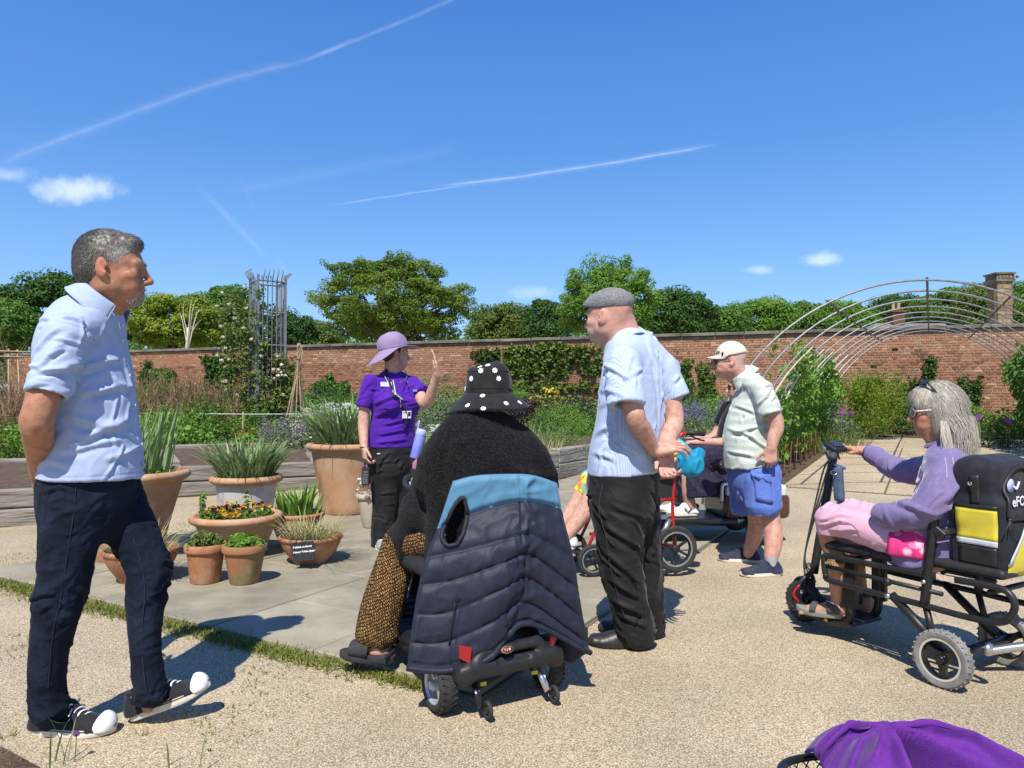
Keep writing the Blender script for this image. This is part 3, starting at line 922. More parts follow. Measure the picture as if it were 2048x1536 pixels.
LM['red']=leafmat('stem_red',[(0.25,0.02,0.02),(0.4,0.05,0.03),(0.5,0.1,0.05)],0.2)
M_BARK=mat('bark',(0.055,0.042,0.03),(0.13,0.105,0.08),scale=9,rough=0.95,bump=(25,0.8,0.03),stretch=(1,1,0.25))
M_BARKPALE=mat('bark_bleached',(0.42,0.38,0.31),(0.55,0.50,0.42),scale=9,rough=0.9)
M_STEM=mat('green_stem',(0.10,0.16,0.05),rough=0.7)
M_CANE=mat('cane',(0.40,0.30,0.19),(0.28,0.20,0.12),scale=12,rough=0.85)
M_SOIL=mat('soil',(0.045,0.030,0.020),(0.085,0.058,0.04),scale=25,rough=0.95,bump=(70,0.9,0.02))
def limbs(mb,base,fork,tips,r0,g,n=7,sag=0.0):
 """trunk from base to fork, then a bough to each tip"""
 pts=spline([base,base*0.5+fork*0.5+g.normal(size=3)*0.04*np.linalg.norm(fork-base)*np.array((1,1,0)),fork],3)
 mb.tube(pts,list(np.linspace(r0,r0*0.72,len(pts))),n)
 for t in tips:
  mid=fork*0.45+t*0.55+g.normal(size=3)*0.07*np.linalg.norm(t-fork)
  mid[2]-=sag*np.linalg.norm(t-fork)
  f2=fork+(base-fork)*g.uniform(0,0.3)
  q=spline([f2,mid,t],3);rr=r0*g.uniform(0.28,0.5)
  mb.tube(q,list(np.linspace(rr,rr*0.15,len(q))),5)
def tree(label,base,crown_c,crown_r,clumps,rad,per,size,m,group='trees beyond the garden wall',flat=0.6,trunk=0.3,seed=1,fork=0.3,low=-0.75,name='broadleaf_tree',boughs=18,shell=0.55,lobes=5,up=0.7,bark=None):
 g=np.random.default_rng(seed)
 t=thing(name,label,'tree',base,group)
 c,r=np.asarray(crown_c,float),np.asarray(crown_r,float)
 lob=rand_dirs(lobes,g);lob[:,2]=np.abs(lob[:,2])*0.8
 D=rand_dirs(clumps*3,g);D=D[D[:,2]>low][:clumps]
 amp=1+0.22*(np.maximum(0,D@lob.T)**4).max(1)-0.14+0.10*(fbm(D*2.3+seed,2)-0.5)
 rr=(shell+(1-shell)*g.random(len(D)))**0.6
 cent=c+D*r*(rr*amp)[:,None]
 V,F,T=clump_leaves(cent,rad*g.uniform(0.55,1.25,len(cent)),per*3,size*0.56,g,flat,up)
 ex=c+D*r*(rr*amp)[:,None]*g.uniform(0.98,1.14,len(D))[:,None];ex=ex[g.random(len(ex))<0.6]
 V,F,T=join((V,F,T),clump_leaves(ex,rad*0.42,int(per*0.7),size*0.56,g,0.8,up))
 obj('crown',(V,F),m,t,smooth=False,tint=T)
 mb=MB();fk=np.asarray(base,float)*(1-fork)+c*fork;fk[2]=base[2]+(c[2]-r[2]*0.6-base[2])*0.9+0.2
 sel=cent[g.permutation(len(cent))[:boughs]]
 limbs(mb,np.asarray(base,float),fk,sel,trunk,g)
 mb.build('trunk',bark or M_BARK,t)
 return t
def build_trees():
 def B(px,Y):p=at(px,700,Y);return np.array((p[0],Y,float(ground_z(min(Y,30)))))
 def T(label,px,pt,pb,hw,Y,clumps,rad,per,size,m,seed,dep=0.8,**k):
  c0,c1=at(px,pt,Y),at(px,pb,Y)
  rz=(c0[2]-c1[2])/2;rx=hw/FPX*Y
  c=np.array((c0[0],Y,c1[2]+rz))
  return tree(label,B(px,Y),c,(rx,rx*dep,rz),clumps,rad,per,size,LM[m],seed=seed,**k)
 T('dark dense oak rising behind the shoulder of the man in the pale blue shirt',130,552,715,135,46,210,0.85,60,0.36,'deep',3,trunk=0.5)
 T('dark leafy tree at the far end of the wall behind the hazel screen',-10,600,730,90,40,110,0.8,50,0.34,'mid',4)
 T('lime green maple with a bare dead limb beside the rose tower',352,584,715,88,40,150,0.62,60,0.27,'lime',5,flat=0.45)
 T('mid green oak showing between the lime maple and the rose tower',450,570,720,62,44,110,0.7,55,0.30,'mid',6)
 T('dark narrow tree in the gap behind the rose tower',588,615,720,42,50,60,0.75,45,0.32,'deep',7)
 T('shaded round tree glimpsed between the tower and the great maple',640,640,725,40,52,50,0.8,45,0.32,'olive',27)
 Y=42.0;c0=at(785,507,Y);c1=at(785,718,Y);rz=(c0[2]-c1[2])*0.5
 tree('great spreading yellow green maple with layered boughs behind the woman in purple',B(785,Y),(c0[0],Y,c1[2]+rz*1.0),(4.55,4.0,rz*1.02),360,0.66,60,0.235,LM['maple'],flat=0.46,trunk=0.30,seed=8,boughs=60,shell=0.42,lobes=7,up=0.8,low=-0.75)
 T('grey green tree low to the right of the great maple',1010,605,720,75,52,110,0.8,50,0.34,'olive',9)
 T('dark round tree between the great maple and the tall ash',1095,600,715,48,48,70,0.75,50,0.32,'deep',10)
 T('tall airy bright green ash tree behind the man in the flat cap',1213,512,705,102,40,210,0.56,52,0.23,'fresh',11,shell=0.3,flat=0.7,boughs=40,trunk=0.3)
 T('dark green oak sloping down to the right of the tall ash',1345,575,700,75,48,130,0.8,60,0.32,'deep',12)
 T('pale olive tree above the wall to the left of the first hoops',1425,610,695,62,50,90,0.8,50,0.33,'mid',13)
 T('broad mid green tree behind the man in the cream cap',1520,598,690,75,52,120,0.85,55,0.33,'fresh',14)
 T('dark tree framed by the left side of the first hoop',1605,604,690,60,54,90,0.85,50,0.34,'mid',15)
 T('bright bushy tree over the slate roof',1690,602,690,66,56,100,0.85,50,0.34,'fresh',16)
 T('tall pointed dark tree above the slate roof ridge',1795,592,680,60,58,100,0.9,50,0.36,'deep',17)
 T('round green tree to the left of the stone chimney',1895,580,680,66,50,110,0.8,55,0.33,'mid',18)
 T('olive tree rising behind the stone chimney',1965,568,680,50,46,90,0.75,50,0.31,'olive',19)
 T('tall tree at the edge of the view beyond the stone chimney',2070,552,690,70,48,110,0.8,55,0.32,'mid',20)
 g=np.random.default_rng(31);C=[]
 for k in range(330):
  x=g.uniform(-62,62);y=g.uniform(68,78);h=7.4+1.8*fbm(np.array([[x*0.12,1.0,2.0]]),3)[0]+g.uniform(-0.6,0.4)
  for z in np.arange(1.5,h,1.7):C.append((x+g.normal()*0.6,y,z+g.uniform(-0.5,0.5)))
 V,F,T_=clump_leaves(np.array(C),1.5,60,0.42,g,0.7)
 tag(obj('far_woodland',(V,F),LM['mid'],smooth=False,tint=T_),kind='stuff')
 t=thing('dead_tree','bleached bare dead tree standing before the lime green maple','tree',B(375,37.5))
 mb=MB();b0=B(375,37.5);f0=at(377,655,37.5);g=np.random.default_rng(4)
 limbs(mb,b0,f0,[at(392,598,37.5),at(368,606,37.6),at(408,620,37.4),at(358,626,37.5),at(402,640,37.5),at(383,600,37.4)],0.085,g)
 mb.build('trunk',M_BARKPALE,t)
build_trees()
# --- raised beds of old sleepers
M_SLEEPER=mat('old_sleeper',(0.165,0.145,0.115),(0.31,0.285,0.24),scale=5,rough=0.9,bump=(14,0.9,0.02),bump2=(50,0.5,0.006),stretch=(0.35,0.35,3.0),rand=0.14,detail=8)
def sleeper_bed(label,corners,tops,h=0.2,courses=2,w=0.14,seed=1,soil=0.06):
 r=random.Random(seed)
 g0=np.asarray(corners[0],float)
 t=thing('raised_bed',label,'raised bed',(g0[0],g0[1],float(ground_z(g0[1]))))
 for i in range(len(corners)-(0 if tops=='closed' else 1)):
  a,b=np.asarray(corners[i],float),np.asarray(corners[(i+1)%len(corners)],float)
  L=np.linalg.norm((b-a)[:2]);d=(b-a)/L;d[2]=0;d=unit(d)
  R=np.stack((d,np.array((-d[1],d[0],0)),np.array((0,0,1.0))),1)
  for c in range(courses):
   s=0.0
   while s<L-0.05:
    ll=min(r.choice((1.3,2.1,2.4)),L-s)
    if L-s-ll<0.3:ll=L-s
    p=a+d*(s+ll/2)+R[:,1]*r.uniform(-0.012,0.012);p[2]=float(ground_z(p[1]))+h*(c+0.5)-0.01
    m=MB();m.box(p,(ll/2-0.006,w/2,h/2-0.004),R,bev=0.014)
    m.build('sleeper',M_SLEEPER,t,smooth=False);s+=ll
 n=len(corners);c=np.mean([np.asarray(q,float)for q in corners],0)
 mb=MB();ring=[np.array((q[0],q[1],float(ground_z(q[1]))+h*courses-soil))for q in corners]
 mb.add(ring+[np.array((c[0],c[1],float(ground_z(c[1]))+h*courses-soil+0.03))],[(i,(i+1)%n,n)for i in range(n)])
 mb.build('bed_soil',M_EARTH,t)
 return t
def build_beds():
 q=lambda px,py:ground_at(px,py)
 sleeper_bed('low grey sleeper bed of bare soil behind the man in the pale blue shirt',[q(-330,1080),q(112,1043),q(170,965),q(-100,975)],'closed',0.17,2,seed=2)
 sleeper_bed('long grey sleeper bed running behind the terracotta pots',[q(352,994),q(636,976),q(610,922),q(330,938)],'closed',0.17,2,seed=3)
 sleeper_bed('further sleeper bed of green crops beyond the potted irises',[q(395,925),q(640,921),q(700,880),q(300,888)],'closed',0.18,1,seed=4)
 sleeper_bed('sleeper bed of green herbs between the black jumper and the flat cap man',[q(1015,985),q(1110,962),q(1330,905),q(1130,890),q(860,930)],'closed',0.2,2,seed=5)
build_beds()
# --- border plants, each its own
def bush(label,c,r,n,size,m,seed,name='shrub',cat='shrub',group=None,per=14,flat=0.9,up=0.5,aspect=0.5,flowers=None,stems=True,shell=0.35,lift=0.0,spikes=None):
 """c is the foot; r the half extents; flowers = (material, count, size)"""
 g=np.random.default_rng(seed);c=np.asarray(c,float);r=np.asarray(r,float)
 t=thing(name,label,cat,c,group)
 k=max(6,n//per);D=rand_dirs(k,g);rr=(shell+(1-shell)*g.random(k))**0.5
 cent=c+np.array((0,0,r[2]*1.0+lift))+D*r*rr[:,None]*0.88
 V,F,T=clump_leaves(cent,np.mean(r[:2])*0.3,per,size,g,flat,up,aspect)
 V[:,2]=np.maximum(V[:,2],c[2])
 obj('foliage',(V,F),LM[m],t,smooth=False,tint=T)
 if flowers:
  fm,fn,fs=flowers
  D=rand_dirs(fn,g);D[:,2]=np.abs(D[:,2])*0.9+0.05;D[:,1]-=0.25;D/=np.linalg.norm(D,axis=1)[:,None]
  P=c+np.array((0,0,r[2]+lift))+D*r*g.uniform(0.92,1.12,fn)[:,None]
  V,F,T=clump_leaves(P,fs*0.8,6,fs,g,0.6,0.8,0.9)
  obj('blossom',(V,F),LM[fm],t,smooth=False,tint=T,kind='stuff')
 if spikes:
  fm,fn,fh,fs=spikes
  P=c+np.array((0,0,r[2]*1.5+lift))+g.uniform(-1,1,(fn,3))*r*np.array((0.9,0.9,0.35))
  pts=(P[:,None,:]+np.linspace(0,1,5)[None,:,None]*(np.array((0,0,fh))+g.normal(size=(fn,1,3))*0.25*fh)).reshape(-1,3)
  V,F,T=clump_leaves(pts,fs*0.7,4,fs,g,1.0,0.4,0.8)
  obj('flower_spikes',(V,F),LM[fm],t,smooth=False,tint=T,kind='stuff')
 if stems:
  mb=MB()
  for i in range(7):
   e=cent[g.integers(len(cent))]
   mb.tube([c+g.normal(size=3)*np.array((0.05,0.05,0)),(c+e)/2+g.normal(size=3)*0.03,e],[0.010,0.007,0.004],5)
  mb.build('stems',M_BARK if m in('plum','deep')else M_STEM,t,kind='stuff')
 return t
def tuft(label,c,n,h,m,seed,rad=0.12,name='strap_leaf_plant',cat='plant',group=None,width=0.02,spread=0.35,bend=0.45,seg=4,extra=None):
 g=np.random.default_rng(seed);c=np.asarray(c,float)
 t=thing(name,label,cat,c,group)
 a=g.uniform(0,2*np.pi,n);q=np.sqrt(g.random(n))*rad
 R=c+np.stack((np.cos(a)*q,np.sin(a)*q,np.zeros(n)),1)
 lean=np.stack((np.cos(a),np.sin(a),np.zeros(n)),1)*(q/max(rad,1e-6))[:,None]
 V,F,T=blades(R,h,g,spread,width,bend,seg,lean)
 obj('leaves',(V,F),LM[m],t,smooth=True,tint=T,kind='stuff')
 if extra:extra(t,c,g)
 return t
def creeper(label,s0,s1,z0,z1,n,m,seed,tiers=None,size=0.11,dens=None,group='plants trained on the brick wall',name='espalier',stems=True):
 """a plant trained flat on the brick wall between s0..s1 along it"""
 g=np.random.default_rng(seed);mid=(s0+s1)/2
 t=thing(name,label,'wall plant',wall_pt(mid,float(ground_z(wall_pt(mid)[1])),0.1),group)
 C=[]
 while len(C)<n:
  s=g.uniform(s0,s1);z=g.uniform(z0,z1)
  k=fbm(np.array([[s*1.6+seed,z*1.6,0.5]]),3)[0]
  if tiers is not None:
   d=np.min(np.abs(np.array(tiers)-z));keep=math.exp(-(d/0.11)**2)+0.35*math.exp(-((s-mid)/0.22)**2)
  else:
   e=min(s-s0,s1-s,z1-z)/(0.35*min(s1-s0,z1-z0));keep=min(1,e)*1.3
  if g.random()<keep*(k-0.28)*3.2:C.append(wall_pt(s,z,abs(g.normal(0,0.07))+0.05))
 C=np.array(C)
 V,F,T=clump_leaves(C,0.10,7,size,g,0.9,0.5,0.7,0.2,0.5)
 nrm=np.array((-0.3338,-0.9426,0));org=wall_pt(0)
 dd=(V-org)@nrm;V=V+nrm*np.maximum(0,0.02-dd)[:,None]
 obj('leaves',(V,F),LM[m],t,smooth=False,tint=T,kind='stuff')
 if stems:
  mb=MB();zb=float(ground_z(wall_pt(mid)[1]))
  mb.tube([wall_pt(mid,zb,0.09),wall_pt(mid+0.03,(zb+z1)/2,0.07),wall_pt(mid,z1,0.05)],[0.03,0.022,0.01],6)
  for zz in(tiers if tiers is not None else np.linspace(z0+0.2,z1-0.1,4)):
   mb.tube([wall_pt(s0+0.1,zz,0.05),wall_pt(mid,zz-0.03,0.06),wall_pt(s1-0.1,zz,0.05)],[0.006,0.014,0.006],5)
  mb.build('stem',M_BARK,t)
 return t
def wall_s(px):
 """how far along the wall lies below a photograph column"""
 best=min(np.linspace(0,42,841),key=lambda s:abs(1024+wall_pt(s)[0]/wall_pt(s)[1]*FPX-px))
 return best
def build_wall_plants():
 W=wall_s
 creeper('dark ivy column on the wall beside the pale blue shirt',W(305),W(283),0.7,2.75,150,'deep',41,size=0.13)
 creeper('climber with bare gaps between the pale blue shirt and the ivy clump',W(355),W(308),0.8,2.5,130,'mid',42,tiers=(1.0,1.6,2.1),size=0.12)
 creeper('broad dark ivy clump hanging down the wall to the left of the rose tower',W(470),W(404),0.9,2.8,420,'deep',43,size=0.13)
 creeper('young fan trained fruit on the wall to the right of the cane wigwam',W(700),W(630),0.7,2.0,210,'mid',44,tiers=(0.9,1.2,1.6),size=0.12)
 creeper('small leafy shoot on the wall just left of the big espalier',W(1000),W(945),1.5,2.75,130,'deep',46,tiers=(1.7,2.2,2.55))
 creeper('big tiered espalier covering the wall between the black hat and flat cap',W(1205),W(1010),1.35,2.85,520,'olive',47,tiers=(1.55,2.0,2.3,2.65),size=0.125)
 creeper('slim cordon on the wall by the elbow of the flat cap man',W(1388),W(1352),0.9,2.25,110,'mid',48)
 creeper('slim leafy cordon on the wall behind the cream cap',W(1432),W(1395),0.9,2.3,110,'olive',49)
 creeper('sparse espalier low on the wall behind the chartreuse bush',W(1770),W(1715),1.1,1.75,60,'deep',50,tiers=(1.2,1.6),size=0.09)
 creeper('espalier arm with dark leaves above the grey haired woman',W(1875),W(1790),1.0,1.85,150,'deep',51,tiers=(1.2,1.5),size=0.085)
 creeper('upright dark leafed column on the wall above the grey haired woman',W(1872),W(1846),1.0,2.25,120,'deep',52,size=0.085)
 creeper('low dark espalier on the wall by the leafy side of the tunnel',W(1955),W(1898),0.9,1.75,130,'deep',53,tiers=(1.15,1.45),size=0.085)
build_wall_plants()
def umbels(label,c,r,n,seed,stemh):
 """a stand of white lacy flower heads on thin stems"""
 g=np.random.default_rng(seed);c=np.asarray(c,float)
 t=thing('umbel_plant',label,'plant',c)
 a=g.uniform(-1,1,(n,2));P=c+np.stack((a[:,0]*r[0],a[:,1]*r[1],g.uniform(0.62,1.0,n)*stemh*(1-0.35*(a**2).sum(1))),1)
 mb=MB()
 for p in P:mb.tube([np.array((c[0]+(p[0]-c[0])*0.5,c[1]+(p[1]-c[1])*0.5,c[2])),p],[0.004,0.003],4,caps=False)
 mb.build('stems',M_STEM,t,kind='stuff')
 pts=(P[:,None,:]+g.normal(size=(n,10,3))*np.array((0.045,0.045,0.010))).reshape(-1,3)
 V,F,T=clump_leaves(pts,0.014,3,0.026,g,0.3,2.0,0.9)
 obj('flower_heads',(V,F),LM['white'],t,smooth=False,tint=T,kind='stuff')
 cl=c+np.stack((g.uniform(-1,1,90)*r[0],g.uniform(-1,1,90)*r[1],g.uniform(0.1,0.75,90)*stemh),1)
 V,F,T=clump_leaves(cl,0.09,14,0.055,g,0.7,0.5,0.35)
 obj('foliage',(V,F),LM['olive'],t,smooth=False,tint=T,kind='stuff')
def stalks(label,c,n,h,rad,seed,m='dry',name='dry_stalks',twigs=2):
 g=np.random.default_rng(seed);c=np.asarray(c,float)
 t=thing(name,label,'plant',c);mb=MB()
 for i in range(n):
  a=g.uniform(0,2*np.pi);q=math.sqrt(g.random())*rad
  b=c+np.array((math.cos(a)*q,math.sin(a)*q*0.6,0));hh=h*g.uniform(0.55,1.1)
  d=g.normal(size=3)*0.16*hh;d[2]=hh;e=b+d;md=(b+e)/2+g.normal(size=3)*0.04
  mb.tube([b,md,e],[0.0075,0.006,0.003],3,caps=False)
  for k in range(twigs):
   s=b+(e-b)*g.uniform(0.3,0.9);mb.tube([s,s+np.array((g.normal()*0.12,g.normal()*0.12,g.uniform(0.05,0.22)))],[0.005,0.0025],3,caps=False)
 V,F=quads(mb);o=obj('stalks',(V,F),LM[m],t,smooth=False,tint=g.random(len(V)),kind='stuff')
 return t
def alliums(label,spots,h,seed,rad=0.045):
 g=np.random.default_rng(seed)
 for i,p in enumerate(spots):
  p=np.asarray(p,float);hh=h*g.uniform(0.85,1.15)
  t=thing('allium',label[i],'flower',p)
  mb=MB();mb.tube([p,p+np.array((0.01,0,hh))],[0.005,0.004],5);mb.build('stem',M_STEM,t)
  V,F,T=clump_leaves(np.array([p+np.array((0.01,0,hh))]),rad,170,0.02,g,1.0,0.0,0.5,0.8,2.0)
  obj('flower_head',(V,F),LM['allium'],t,smooth=False,tint=T,kind='stuff')
def build_borders():
 P=ground_at
 def D(px,py,Y):
  p=at(px,py,Y);p[2]=float(ground_z(Y));return p
 g=np.random.default_rng(61)
 def carpet(name,x0,x1,y0,y1,n,m,seed,h=0.22,size=0.07,per=10):
  gg=np.random.default_rng(seed);C=np.stack((gg.uniform(x0,x1,n),gg.uniform(y0,y1,n),np.zeros(n)),1)
  k=fbm(C*0.9+seed,3);C=C[k>0.42];kk=fbm(C*1.7+seed*2,2)
  C[:,2]=ground_z(C[:,1])+h*kk*gg.uniform(0.3,1.6,len(C))
  V,F,T=clump_leaves(C,0.16,per,size,gg,0.6,0.8,0.55)
  V[:,2]=np.maximum(V[:,2],0.01)
  tag(obj(name,(V,F),LM[m],smooth=False,tint=T),kind='stuff')
 carpet('crop_foliage',-10.5,-3.0,11.2,15.0,1500,'fresh',62,0.5,0.10)
 carpet('border_foliage',-10.0,2.2,17.0,22.0,2300,'mid',63,0.9,0.11)
 carpet('border_foliage',1.0,5.2,14.5,19.0,900,'fresh',64,0.7,0.10)
 carpet('border_foliage',5.2,14.5,16.3,18.4,800,'mid',65,0.7,0.09)
 mb=MB()
 def earth(poly,dz=0.012):
  m=MB();n=len(poly);q=[np.array((p[0],p[1],float(ground_z(p[1]))+dz))for p in poly];m.add(q,[tuple(range(n))])
  tag(m.build('bed_earth',M_EARTH,smooth=False),kind='structure')
 earth([(-14,15.0),(-2,13.0),(3.6,15.6),(5.2,19.8),(-7,24.3),(-14,26)],0.02)
 earth([(5.4,16.5),(14.5,14.5),(15,16.6),(5.6,20.0)],0.02)
 e1,e2,e3,e4=pp(3.7,-0.02),pp(10.2,-0.02),pp(10.2,-1.6),pp(4.1,-1.15)
 earth([e1,e2,e3,e4],0.008)
 f1,f2=pp(4.4,PATH_W+0.02),pp(10.2,PATH_W+0.02);f3,f4=pp(10.2,PATH_W+2.5),pp(4.4,PATH_W+2.5)
 earth([f1,f4,f3,f2],0.008)
 # --- to the left
 stalks('mass of dry brown stalks behind the pale blue shirt',D(330,800,13.2),230,1.35,0.75,71,twigs=4)
 stalks('reddish dry stems between the shirt and the rose tower',D(412,810,13.6),170,1.25,0.55,72,twigs=4)
 stalks('thicket of dry canes in front of the hazel screen',D(20,800,12.3),300,1.2,0.8,73,twigs=4)
 bush('leafy green shrub low behind the elbow of the pale blue shirt',D(20,870,11.6),(0.9,0.5,0.30),900,0.07,'mid',74)
 bush('airy green seed plant among the dry stalks',D(372,790,14.2),(0.55,0.4,0.55),700,0.06,'olive',75)
 bush('red stemmed chard at the back of the crop bed',D(497,850,11.8),(0.28,0.25,0.19),180,0.15,'fresh',76,name='chard_plant',cat='plant',spikes=('red',14,0.16,0.03))
 bush('mauve flowered sage bush beside the white lace flowers',D(565,850,10.6),(0.42,0.4,0.32),1500,0.045,'grey',77,flowers=None,spikes=('mauve',46,0.16,0.024))
 bush('dark green low herb behind the potted irises',D(470,870,10.9),(0.5,0.4,0.18),900,0.05,'mid',78)
 bush('low red leafed lettuce row behind the crops',D(450,840,12.6),(0.8,0.25,0.14),500,0.06,'plum',79)
 umbels('frothy white lace flowers beside the large terracotta pot',D(664,850,11.0),(0.60,0.4),190,80,1.0)
 bush('dark shrub against the wall behind the white lace flowers',D(665,790,17.0),(0.75,0.5,0.42),900,0.09,'deep',81)
 bush('mauve border flowers at the wall foot left of the rose tower',D(440,775,17.5),(0.9,0.4,0.28),500,0.08,'mid',82,flowers=('allium',30,0.07))
 for i,(px,Y,rx,rz,n,m,lab)in enumerate(((330,19.5,0.9,0.75,1500,'mid','tall shrub rising before the wall between ivy and the blue shirt'),(640,19.0,0.8,0.62,1400,'deep','dark shrub before the wall right of the wigwam top'),(760,18.5,0.9,0.60,1500,'olive','shrub before the wall hidden partly by the lilac hat'),(910,18.8,0.8,0.62,1400,'mid','green shrub before the wall beneath the raised palm'),(1010,17.2,0.7,0.70,1500,'fresh','fresh green shrub beside the crown of the black hat'),(1400,18.0,0.8,0.60,1400,'deep','dark shrub before the wall behind the cream cap peak'),(1600,17.0,0.7,0.6,1400,'mid','green shrub behind the trained pear leaves'),(300,15.2,0.7,0.62,1500,'olive','tall leafy seed head plant just behind the chest of the blue shirt'),(395,13.0,0.65,0.52,1400,'mid','bushy green perennial under the ivy clump'),(455,13.0,0.55,0.34,1100,'fresh','bright green bush at the foot of the rose tower'),(520,13.6,0.5,0.40,1200,'mid','green bush in front of the rose tower base'),(610,15.0,0.55,0.42,1200,'olive','leafy bush behind the cane wigwam'),(700,15.5,0.6,0.50,1300,'mid','green bush rising behind the purple sleeve'),(250,12.6,0.8,0.40,1500,'mid','broad green bush hidden partly by the blue shirt'),(350,12.4,0.7,0.42,1400,'fresh','low bright green plant by the dry stalks'),(880,15.4,0.6,0.42,1200,'grey','silvery bush under the raised hand'),(985,14.2,0.6,0.46,1400,'olive','leafy shrub beyond the black hat crown'),(1055,13.4,0.5,0.34,1300,'grey','grey green bush right of the black hat brim'),(1165,12.2,0.45,0.36,1300,'mid','green bush touching the striped shirt edge'),(1375,16.0,0.6,0.46,1200,'mid','green bush behind the far elbow of the flat cap man'),(1520,13.5,0.6,0.42,1500,'fresh','bright bush behind the legs of the first hoop'),(1790,16.6,0.5,0.50,1200,'mid','leafy perennial between chartreuse bush and espaliers'))):
  bush(lab,D(px,800,Y),(rx,rx*0.7,rz),n,0.06,m,700+i)
  # --- the middle
 umbels('loose white lace flowers to the right of the woman in purple',D(888,850,10.6),(0.46,0.4),80,83,0.66)
 tuft('grey green leafy bulbs behind the water bottle',D(875,880,10.2),120,0.42,'iris',84,0.4,width=0.035)
 bush('soft green bush in front of the black hat',D(935,850,11.5),(0.55,0.4,0.3),1500,0.045,'fresh',85)
 bush('dusky purple shrub beside the hat brim',D(1050,800,13.2),(0.55,0.4,0.50),1700,0.065,'plum',86)
 bush('large dark purple barberry next to the striped shirt',D(1140,810,12.9),(0.56,0.45,0.52),2200,0.055,'plum',87)
 bush('yellow flowering shrub between the two purple bushes',D(1094,800,13.6),(0.36,0.3,0.55),900,0.06,'olive',88,flowers=('yellow',60,0.05))
 bush('dark leafy shrub on the wall side left of the raised hand',D(905,790,17.5),(0.75,0.4,0.45),700,0.085,'grey',89)
 tuft('blue green strap leaves rising behind the black jumper',D(1050,860,11.2),170,0.62,'iris',90,0.5,width=0.03)
 bush('feathery bright green herb mound in the sleeper bed',D(1122,905,10.0)+np.array((0,0,0.30)),(0.50,0.4,0.34),4600,0.03,'fresh',91,flat=1.0,aspect=0.3)
 tuft('pale dead grass at the corner of the sleeper bed',D(1095,925,9.4)+np.array((0,0,0.33)),90,0.22,'straw',92,0.16,width=0.008)
 # --- behind the red wheelchair
 bush('lavender haze of catmint behind the blue bag',D(1400,840,14.0),(0.7,0.5,0.34),1500,0.05,'grey',93,spikes=('violet',90,0.24,0.03))
 bush('pale green leafy perennial by the cream cap man',D(1440,815,15.0),(0.5,0.4,0.5),1000,0.06,'fresh',94)
 tuft('grassy green clump below the catmint',D(1430,870,12.2),140,0.45,'iris',95,0.35,width=0.018)
 # --- beside the path
 bush('tall chartreuse bush at the end of the path',D(1742,835,15.4),(0.64,0.5,0.52),3000,0.05,'lime',96,flat=1.3,up=0.9,aspect=0.35,spikes=('lime',330,0.42,0.035))
 bush('grey green low mound at the foot of the trained vines',D(1672,850,14.6),(0.55,0.4,0.24),1300,0.06,'grey',97)
 bush('deep green perennial right of the chartreuse bush',D(1830,830,16.2),(0.42,0.4,0.45),1000,0.06,'mid',98)
 bush('leafy green bank behind the grey hair',D(1915,830,16.4),(0.75,0.4,0.36),1300,0.06,'fresh',99)
 bush('violet spiked perennial under the first hoop',D(1628,830,14.4),(0.5,0.4,0.36),900,0.05,'grey',100,spikes=('violet',50,0.22,0.03))
 tuft('grass clump with rusty seed heads at the path corner',D(1672,900,12.6),260,0.42,'olive',101,0.5,width=0.010,spread=0.5)
 bush('dark green bank at the foot of the leafy tunnel side',D(2010,850,13.5),(0.8,0.4,0.3),1200,0.06,'deep',102)
 al=[D(1935,850,12.6),D(1958,850,12.8),D(1950,850,12.4),D(2012,850,12.9),D(2018,850,12.6),D(1682,850,14.0),D(1702,850,14.2)]
 alliums(['purple allium ball nearest the grey hair','second purple allium ball from the grey hair, tallest there','purple allium ball half hidden between its two neighbours','purple allium ball by the tunnel foliage, inner one','purple allium ball by the tunnel foliage, outer one','dull purple allium in front of the chartreuse bush','dull purple allium touching the chartreuse bush'],al,0.58,103,0.052)
 gg=np.random.default_rng(104);R_=[]
 for v in np.linspace(0.15,4.6,7500):
  w=0.042*(0.35+1.3*fbm(np.array([[v*2.4,0.3,0.7]]),3)[0])*(1.2 if v>0.5 else 0.6)
  if gg.random()<min(1.0,0.25+1.5*(fbm(np.array([[v*1.7,4.0,2.2]]),2)[0]-0.25)):R_.append(gp(gg.normal(-0.06,w*0.8),v)*np.array((1,1,0)))
 V,F,T=blades(np.array(R_),0.034,gg,0.9,0.006,0.8,2)
 tag(obj('grass_strip',(V,F),LM['grassy'],smooth=False,tint=T),kind='stuff')
 R_=[]
 for k in range(3000):
  x,y=gg.uniform(-2.6,-0.7),gg.uniform(2.05,3.6)
  if x>-0.95 and gg.random()<.7:continue
  if fbm(np.array([[x*2.2,y*2.2,9.1]]),3)[0]>0.575:R_.append((x,y,0))
 for k in range(2400):
  v=gg.uniform(3.75,4.4);u=gg.uniform(0.2,6);p=gp(u,v)
  if fbm(np.array([[u*1.6,v*1.6,5.1]]),3)[0]>0.55:R_.append(p)
 V,F,T=blades(np.array(R_),0.016,gg,1.2,0.005,0.9,2)
 tag(obj('moss_wisps',(V,F),LM['grassy'],smooth=False,tint=T),kind='stuff')
 earth([P(-260,1500)[:2],P(5,1496)[:2],P(95,1545)[:2],P(150,1700)[:2],P(-260,1700)[:2]],0.004)
 R_=[]
 for k in range(2600):
  p=P(gg.uniform(-40,330),gg.uniform(1472,1560));d=p[:2]-P(20,1520)[:2]
  if fbm(np.array([[p[0]*7,p[1]*7,3.3]]),2)[0]>0.50:R_.append(p)
 V,F,T=blades(np.array(R_),0.022,gg,1.0,0.0045,0.9,2);tag(obj('corner_grass',(V,F),LM['grassy'],smooth=False,tint=T),kind='stuff')
